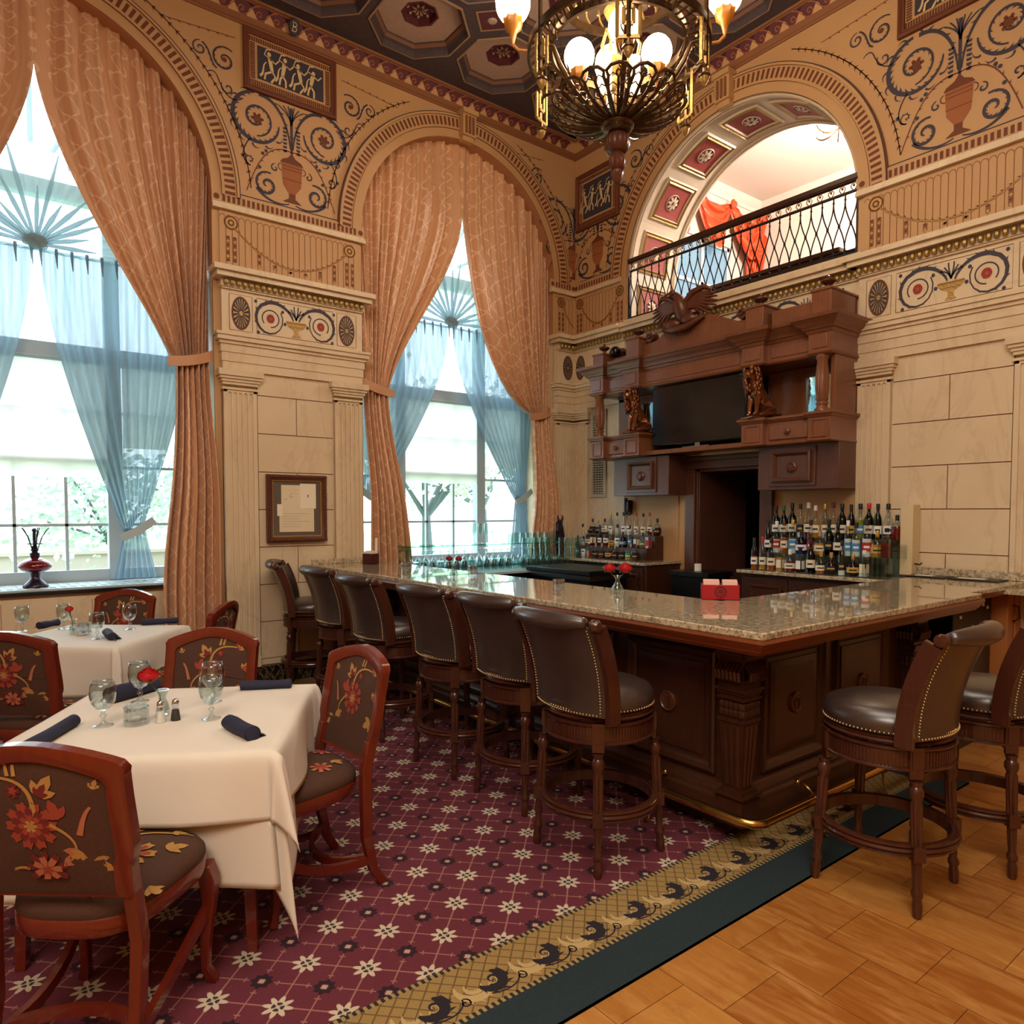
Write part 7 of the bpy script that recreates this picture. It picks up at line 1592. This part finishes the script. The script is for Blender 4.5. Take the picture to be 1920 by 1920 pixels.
for nm, y0, y1, z0, z1, mm, d in (('letter', -.15, .03, -.02, .22, 'old_paper', .004), ('letter', .03, .185, .0, .235, 'old_paper_light', .005), ('letter', -.17, .165, -.22, .0, 'old_paper', .003), ('letter', -.19, -.14, -.07, .04, 'old_paper_light', .006)):
    m = MB(); m.box(.002, d, y0, y1, z0, z1); o = m.build(nm, mm, pf); m = MB(); rnd = random.Random(int(z0*100))
    if mm == 'old_paper' and z0 > -.1:
        for k in range(14): yy = y0+.03+rnd.random()*(y1-y0-.07); zz = lerp(z0+.1, z1-.04, rnd.random()); m.box(d, d+.0006, yy, yy+.015, zz, zz+.002)
    elif z0 > -.06 and y1 > .1:
        for k in range(6): a_ = k; m.box(d, d+.0006, .105+.004*cos(a_), .111+.004*cos(a_), .115+.01*sin(a_), .122+.01*sin(a_))
    else:
        for k in range(6 if y1 > 0 else 2): zz = z1-.05-k*.024; m.box(d, d+.0006, y0+.03, lerp(y0+.03, y1-.02, .55+.35*rnd.random()), zz, zz+.0016)
    m.build('writing', 'ink_brown' if y1 > .1 and z0 > -.06 else 'ink', o, smooth=0)
# ---------------------------------------------------------------- balcony
# coffers of the arch soffit and jambs
m = MB(); Rr_ = RB
def sofpt(a, y, lift):   # a angle, y depth into wall, lift from the soffit inward
    lift += .008; return (XB - (Rr_-lift)*cos(a), y, ZB + (Rr_-lift)*sin(a))
def coffer(pf):
    """pf(u,v,lift): u along the arch (m), v across"""
    hu, hv = .235, .25
    def ring4(a, la, b, lb, mi):
        P = [(-1, -1), (1, -1), (1, 1), (-1, 1)]; vs = []; n = 6
        for (h1, h2, l) in ((a[0], a[1], la), (b[0], b[1], lb)):
            for i in range(4):
                p, q = P[i], P[(i+1) % 4]
                for k in range(n): t = k/n; vs.append(pf(lerp(p[0], q[0], t)*h1, lerp(p[1], q[1], t)*h2, l))
        N_ = 4*n; m.add(vs, [(i, (i+1) % N_, N_+(i+1) % N_, N_+i) for i in range(N_)], mi)
    ring4((hu, hv), .0, (hu-.015, hv-.015), .02, 0); ring4((hu-.015, hv-.015), .02, (hu-.03, hv-.03), .006, 1); ring4((hu-.03, hv-.03), .006, (hu-.05, hv-.05), .022, 1); ring4((hu-.05, hv-.05), .022, (hu-.06, hv-.06), .004, 0)
    for j in range(8):
        m.add([pf(-(hu-.06)+2*(hu-.06)*j/8, -(hv-.06), .004), pf(-(hu-.06)+2*(hu-.06)*(j+1)/8, -(hv-.06), .004), pf(-(hu-.06)+2*(hu-.06)*(j+1)/8, hv-.06, .004), pf(-(hu-.06)+2*(hu-.06)*j/8, hv-.06, .004)], [(0, 1, 2, 3)], 2)
    N_ = 20
    for r0, l0, r1, l1, mi in ((.095, .006, .088, .016, 0), (.088, .016, .080, .008, 3)):
        m.add([pf(r0*cos(2*pi*k/N_), r0*sin(2*pi*k/N_), l0) for k in range(N_)] + [pf(r1*cos(2*pi*k/N_), r1*sin(2*pi*k/N_), l1) for k in range(N_)], [(k, (k+1) % N_, N_+(k+1) % N_, N_+k) for k in range(N_)], mi)
    for k in range(8):
        a = 2*pi*k/8; ca, sa = cos(a), sin(a); P = [(.012, 0), (.04, .016), (.072, .012), (.078, 0), (.072, -.012), (.04, -.016)]
        m.add([pf(x*ca-y*sa, x*sa+y*ca, .012+.012*sin(x*40)) for x, y in P], [tuple(range(6))], 0)
    m.add([pf(.016*cos(k), .016*sin(k), .03) for k in range(6)], [tuple(range(6))], 1)
for q in range(7):
    a0 = R(14 + 25.3*q); coffer(lambda u, v, l: sofpt(a0+u/Rr_, .41+v, l))
for sg in (-1, 1):
    xx = XB + sg*RB; coffer(lambda u, v, l: (xx - sg*(l+.008), .41+v, 4.02+u))
for y in (.02, .80):     # mouldings along both edges
    for lf in (0, .02): m.tube([sofpt(pi*k/40, y+(.03 if y < .4 else -.03)*(lf > 0), .008) for k in range(41)], .012, 5, mi=0)
m.build('trim_11', ['soffit', 'gilt', 'soffit_red', 'ink_brown'], kind='structure', normals=False, smooth=40)
# railing
rl = thing('balcony_railing', 'black iron balcony railing with gilt scroll frieze in the arch', 'railing', (XB, .03, 3.80)); w = RB-.01
m = MB(); m.box(-w, w, -.035, .035, .655, .70); m.box(-w, w, -.028, .028, .645, .655); m.build('handrail', 'bar_wood', rl, bevel=.010)
m = MB(); m.box(-w, w, -.012, .012, .555, .568); m.box(-w, w, -.012, .012, .03, .045); m.build('rail_bar', 'iron', rl)
m = MB()
for k in range(26):
    x = -w+.05+k*(2*w-.1)/25
    for sg in (-1, 1): m.tube([(x+sg*.004, 0, .57)] + [(x+sg*(.004+.022*sin(t)), 0, .608-.024*cos(t)) for t in [q*.62 for q in range(1, 6)]] + [(x+sg*.008, 0, .62)], .0045, 5)
    m.ball((x, 0, .612), .011, 6, 4)
m.tube([(-w, 0, .575), (w, 0, .575)], .004, 4); m.build('scroll_frieze', 'iron_gilt', rl, smooth=50)
nb = 25
for k in range(nb+1):
    x = -w+.02+k*(2*w-.04)/nb; m = MB()
    if k < nb:
        x2 = x + (2*w-.04)/nb
        for a, b in ((x, x2), (x2, x)): m.tube([(lerp(a, b, .5-.5*cos(pi*t)) if 1 else 0, .0, lerp(.50, .10, t)) for t in [i/10 for i in range(11)]], .006, 5)
        m.ball(((x+x2)/2, 0, .30), .014, 8, 5, (1, .6, 1))
    m.tube([(x, 0, .555), (x, 0, .50)], .007, 6); m.ball((x, 0, .515), .011, 6, 4); m.tube([(x, 0, .10), (x, 0, .045)], .008, 6); m.ball((x, 0, .075), .012, 6, 4)
    m.build('baluster', 'iron', rl, smooth=50)
for sg in (-1, 1): m = MB(); m.box(sg*w-.018, sg*w+.018, -.018, .018, 0, .70); m.build('end_post', 'iron', rl)
# gallery room behind the arch
m = MB(); m.box(-.1, 4.6, T1, 4.1, 3.60, 3.76); m.box(XB-RB-.05, XB+RB+.05, 0.0, T1, 3.70, 3.76); m.build('floor_gallery', 'carpet_teal', kind='structure')
m = MB(); m.box(-.1, 4.6, T1-.02, 4.1, 6.44, 6.5)
m.build('ceiling_gallery', 'white_wall', kind='structure')
m = MB(); m.box(-.1, 0, T1, 1.9, 3.76, 6.44); m.box(-.1, 0, 3.2, 4.1, 3.76, 6.44); m.box(-.1, 0, 1.9, 3.2, 3.76, 4.3); m.box(-.1, 0, 1.9, 3.2, 5.6, 6.44); m.box(0, 4.6, 3.95, 4.05, 3.76, 6.44); m.box(4.5, 4.6, T1, 3.95, 3.76, 6.44)
m.sweep([(0, 6.28), (.02, 6.28), (.03, 6.33), (.07, 6.37), (.09, 6.42), (.10, 6.44), (0, 6.44)], [(0, .85), (0, 3.95), (4.5, 3.95)], lambda a, b, u: (a, b, u))
m.build('wall_gallery', 'white_wall', kind='structure', smooth=30)
m = MB()
for y in (1.93, 2.55, 3.17): m.box(-.06, -.02, y-.03, y+.03, 4.3, 5.6)
for z in (4.33, 4.95, 5.57): m.box(-.06, -.02, 1.9, 3.2, z-.025, z+.025)
o = m.build('window_3', 'window_paint', kind='structure'); m = MB(); m.box(-.05, -.045, 1.9, 3.2, 4.3, 5.6); m.build('pane', 'sheer', o)
sw = thing('swag_curtain', 'orange red silk swag curtain gathered in rosettes in the upstairs gallery', 'curtain', (.05, 2.6, 6.2))
for i in range(3):     # swags
    y0, y1 = -1.15+i*.80, -.35+i*.80; m = MB()
    m.grid(lambda u, v: (.05+.05*sin(v*22+sin(u*pi)*5)*sin(pi*u)+.05*sin(pi*u), lerp(y0, y1, u), -.02 - sin(pi*u)*(.08+.55*v) - .10*v + .02*sin(v*30)), 22, 26); m.build('swag', 'swag_silk', sw, smooth=180, normals=False)
for i in range(4):
    y0 = -1.15+i*.80; m = MB(); 
    for k in range(9): m.ball((.10, y0+.05*cos(k*2.4)*(.3+k*.08), -.03+.05*sin(k*2.4)*(.3+k*.08)), .035, 6, 4)
    m.build('rosette', 'swag_silk', sw, smooth=60)
for y0, wd, ln in ((1.15, .55, 1.75), (-1.2, .3, 1.2)):
    m = MB(); m.grid(lambda u, v: (.06+.045*sin(u*26+v*1.5)+.02*sin(u*11+v*9), y0+(u-.5)*wd*(1-.35*sin(pi*v)**2)-.12*sin(pi*v), -.05-ln*v), 60, 24); m.build('tail', 'swag_silk', sw, smooth=180, normals=False)
    for q in range(3):
        m = MB(); m.grid(lambda u, v: (.13+.03*sin(v*20)*sin(pi*u), y0-.1+(u-.5)*(.30), -.5-.35*q - sin(pi*u)*(.05+.25*v)), 12, 16); m.build('jabot', 'swag_silk', sw, smooth=180, normals=False)
m = MB(); m.box(-.95, .95, -.16, .16, 0, .56); m.box(-.98, .98, -.19, .19, .53, .58); m.build('ledge', 'bar_wood', label='long dark wooden ledge behind the balcony railing', cat='ledge', bevel=.01).location = (1.82, 1.30, 3.762)
fb = thing('gallery_chest', 'dark chest behind the right end of the balcony railing', 'chest', (3.06, 1.15, 3.762)); m = MB(); m.box(-.26, .26, -.2, .2, 0, .42); m.build('body', 'bar_wood', fb, bevel=.008); m = MB(); m.box(-.28, .28, -.22, .22, .42, .45); m.build('lid', 'black', fb, bevel=.004)
gc = thing('gallery_chandelier', 'glowing chandelier under the gallery ceiling beyond the arch', 'chandelier', (2.35, 1.9, 5.98))
m = MB(); m.tube([(0, 0, 0), (0, 0, .45)], .012, 6)
for k in range(6): a = 2*pi*k/6; m.tube(bez((0, 0, .0), (.12*cos(a), .12*sin(a), -.10), (.25*cos(a), .25*sin(a), -.08), (.28*cos(a), .28*sin(a), .04), 8), .010, 6)
m.build('arms', 'antique_brass', gc, smooth=60)
for k in range(6): a = 2*pi*k/6; m = MB(); m.ball((.28*cos(a), .28*sin(a), .10), .085, 12, 8); m.build('globe', 'gallery_globe', gc, smooth=180)
# ---------------------------------------------------------------- great chandelier
CX, CY = 3.005, -2.372
ch = thing('chandelier', 'ornate antique brass chandelier with glowing globes and acorn pendants hanging over the bar', 'chandelier', (CX, CY, 3.92))
m = MB(); m.lathe([(0, 0), (.012, .004), (.03, .03), (.045, .07), (.048, .09), (.036, .105), (.045, .11), (.062, .135), (.066, .165), (.05, .20), (.04, .21), (.048, .22)], 40, flute=16, fd=.10)
m.lathe([(.048, .22), (.075, .235), (.092, .27), (.092, .305), (.078, .34), (.062, .352)], 48, flute=20, fd=.08); m.build('finial', 'carved_wood', ch, smooth=50)
m = MB(); m.lathe([(.06, .352), (.085, .36), (.10, .375), (.098, .39), (.115, .40), (.118, .412), (.085, .42), (.07, .44), (0, .44)], 40); m.build('boss', 'antique_brass', ch, smooth=50)
# openwork bowl: palmette leaves
m = MB()
for k in range(16):
    a = 2*pi*k/16; ca, sa = cos(a), sin(a)
    def pb(s, t): # s side, t up the bowl
        r_ = .09+.36*t**.9; z_ = .42+.02*t+.10*t*t; return (r_*ca - s*sa, r_*sa + s*ca, z_)
    wd = lambda t: .012+.056*sin(pi*min(1, t*.56+.06))
    m.tube([pb(0, t/8) for t in range(8)], .011, 5)
    m.tube([pb(-wd(t/10), t/10) for t in range(10)] + [pb(wd(1)*1.3*cos(q), .93+.16*sin(q)) for q in [pi-.3, pi*.7, pi*.5, pi*.3, .3]] + [pb(wd(t/10), t/10) for t in range(9, -1, -1)], .012, 6)
    m.tube([pb(.016*cos(q), .93+.05*sin(q)) for q in [i*.9 for i in range(8)]], .007, 4)
    for t in (.3, .5, .7, .86):
        for sg in (-1, 1): m.tube([pb(0, t), pb(sg*wd(t)*.55, t+.08), pb(sg*wd(t), t)], .0055, 4)
m.build('palmette_bowl', 'antique_brass', ch, smooth=50, normals=False)
NA = 6; A0 = .35
for k in range(NA):
    a = 2*pi*k/NA + A0; ca, sa = cos(a), sin(a); m = MB()
    Q = lambda r_, z_, s=0: (r_*ca - s*sa, r_*sa + s*ca, z_)
    m.tube([Q(.09, .42), Q(.22, .46), Q(.36, .55), Q(.48, .70), Q(.53, .80), Q(.60, .80), Q(.63, .74)], [.016, .018, .02, .018, .014, .012, .006], 8)
    for t in range(7): r_ = .2+.05*t; m.tube([Q(r_, .47+.012*t*t*.9), Q(r_+.03, .50+.012*t*t*.9, .03), Q(r_+.05, .47+.014*t*t, .04)], [.008, .006, .002], 4); m.tube([Q(r_, .47+.012*t*t*.9), Q(r_+.03, .50+.012*t*t*.9, -.03), Q(r_+.05, .47+.014*t*t, -.04)], [.008, .006, .002], 4)
    m.build('arm', 'antique_brass', ch, smooth=60)
    # key-pattern bracket with acorn
    m = MB(); r_ = .62
    for p, q in ((( -.07, .62), (.07, .62)), ((.07, .62), (.07, .80)), ((-.07, .62), (-.07, .95)), ((-.03, .80), (.03, .80)), ((.03, .80), (.03, .70)), ((-.03, .70), (.03, .70)), ((-.03, .70), (-.03, .80))):
        m.tube([Q(r_, p[1], p[0]), Q(r_, q[1], q[0])], 1, sq=(.014, .022))
    m.build('key_bracket', 'gilt', ch, smooth=30)
    m = MB(); c = Q(r_, .55); m.lathe([(0, -.062), (.012, -.05), (.028, -.022), (.033, .0)], 14, c); m.build('acorn', 'gilt', ch, smooth=60); ac = kids(ch)[-1]
    m = MB(); m.lathe([(.036, -.004), (.042, .004), (.036, .018), (.014, .03), (.010, .065)], 14, c, flute=7, fd=.1); m.build('acorn_cap', 'antique_brass', ac, smooth=50)
# ring gallery
def rg(R0, z, sq_, mt, nm):
    m = MB(); m.tube([(R0*cos(2*pi*k/64), R0*sin(2*pi*k/64), z) for k in range(64)], 1, closed=True, sq=sq_, up=(0, 0, 1)); return m
rg(.63, .92, (.018, .05), 0, 0).build('outer_ring', 'antique_brass', ch, smooth=40)
m = rg(.47, .96, (.02, .05), 0, 0)
for k in range(48):
    a = 2*pi*k/48; ca, sa = cos(a), sin(a); m.tube([(.48*ca, .48*sa, .95), (.55*cos(a+.05), .55*sin(a+.05), .99), (.62*ca, .62*sa, .93)], [.007, .012, .006], 5)
    if k % 2 == 0: m.ball((.55*ca, .55*sa, .985), .022, 6, 4)
m.build('inner_ring', 'antique_brass', ch, smooth=40)
rg(.40, 1.32, (.02, .06), 0, 0).build('upper_ring', 'antique_brass', ch, smooth=40)
m = MB()
for k in range(24):
    a = 2*pi*k/24; m.tube([(.40*cos(a), .40*sin(a), 1.35), (.42*cos(a+.05), .42*sin(a+.05), 1.41), (.40*cos(a+.1), .40*sin(a+.1), 1.47), (.38*cos(a+.13), .38*sin(a+.13), 1.42)], .008, 5)
m.build('cresting', 'gilt', ch, smooth=50)
for k in range(NA):
    a = 2*pi*k/NA + A0 + .0; ca, sa = cos(a), sin(a); m = MB(); m.tube([(.63*ca, .63*sa, .62), (.63*ca, .63*sa, 1.30)], 1, sq=(.02, .02)); m.tube([(.62*ca, .62*sa, 1.30), (.40*ca, .40*sa, 1.33)], .014, 6)
    m.build('upright', 'antique_brass', ch)
    if k not in (0, 1, 3, 4): continue
    a = {0: R(52.3)-.08, 1: R(142.3), 3: R(232.3)-.08, 4: R(322.3)}[k]; q_ = .27 if k in (0, 3) else .30; x, y = q_*cos(a), q_*sin(a); m = MB(); m.lathe([(.02, .0), (.05, .015), (.062, .05), (.066, .085)], 16, (x, y, .72), flute=8, fd=.12); m.lathe([(.0, -.06), (.01, -.03), (.02, 0)], 8, (x, y, .72)); h = m.build('globe_cup', 'amber_glass', ch, smooth=50)
    m = MB(); m.ball((x, y, .905), .108, 18, 12, (1, 1, 1.05)); m.build('globe', 'globe', h, smooth=180)
for k in range(4):
    a = 2*pi*k/4 + 2.42-R(0); ca, sa = cos(a), sin(a); x, y = .74*ca, .74*sa; m = MB(); m.lathe([(.0, -.12), (.014, -.08), (.03, -.02), (.06, .01), (.07, .05), (.074, .08)], 16, (x, y, 1.10), flute=8, fd=.12); m.tube([(.62*ca, .62*sa, .95), (.70*ca, .70*sa, .96), (x, y, 1.0)], .012, 6); h = m.build('globe_cup', 'amber_glass', ch, smooth=50)
    m = MB(); m.ball((x, y, 1.29), .125, 18, 12, (1, 1, 1.15)); m.build('globe', 'globe', h, smooth=180)
m = MB(); m.lathe([(.05, .44), (.03, .46), (.028, .64), (.05, .66), (.062, .70), (.05, .73), (.035, .75), (.055, .78), (.075, .82), (.08, .86), (.06, .89), (.03, .92), (.028, 1.10), (.07, 1.14), (.10, 1.2), (.04, 1.26), (.03, 2.10)], 24); m.build('column', 'gilt', ch, smooth=40)
for k in range(3):
    a = 2*pi*k/3 + .6; m = MB(); m.lathe([(.038, .62), (.038, .86)], 14, (.12*cos(a), .12*sin(a), 0)); m.build('candle_tube', 'candle', ch, smooth=60)
    m = MB(); m.tube([(.12*cos(a)-.03, .12*sin(a), .87), (.12*cos(a)-.045, .12*sin(a), .93), (.12*cos(a), .12*sin(a), 1.02), (.12*cos(a)+.045, .12*sin(a), .93), (.12*cos(a)+.03, .12*sin(a), .87)], .012, 6); m.build('yoke', 'gilt', ch)
m = MB(); m.lathe([(.12, 2.08), (.14, 2.10), (.10, 2.13)], 20); m.build('ceiling_rose', 'gilt', ch, smooth=50)
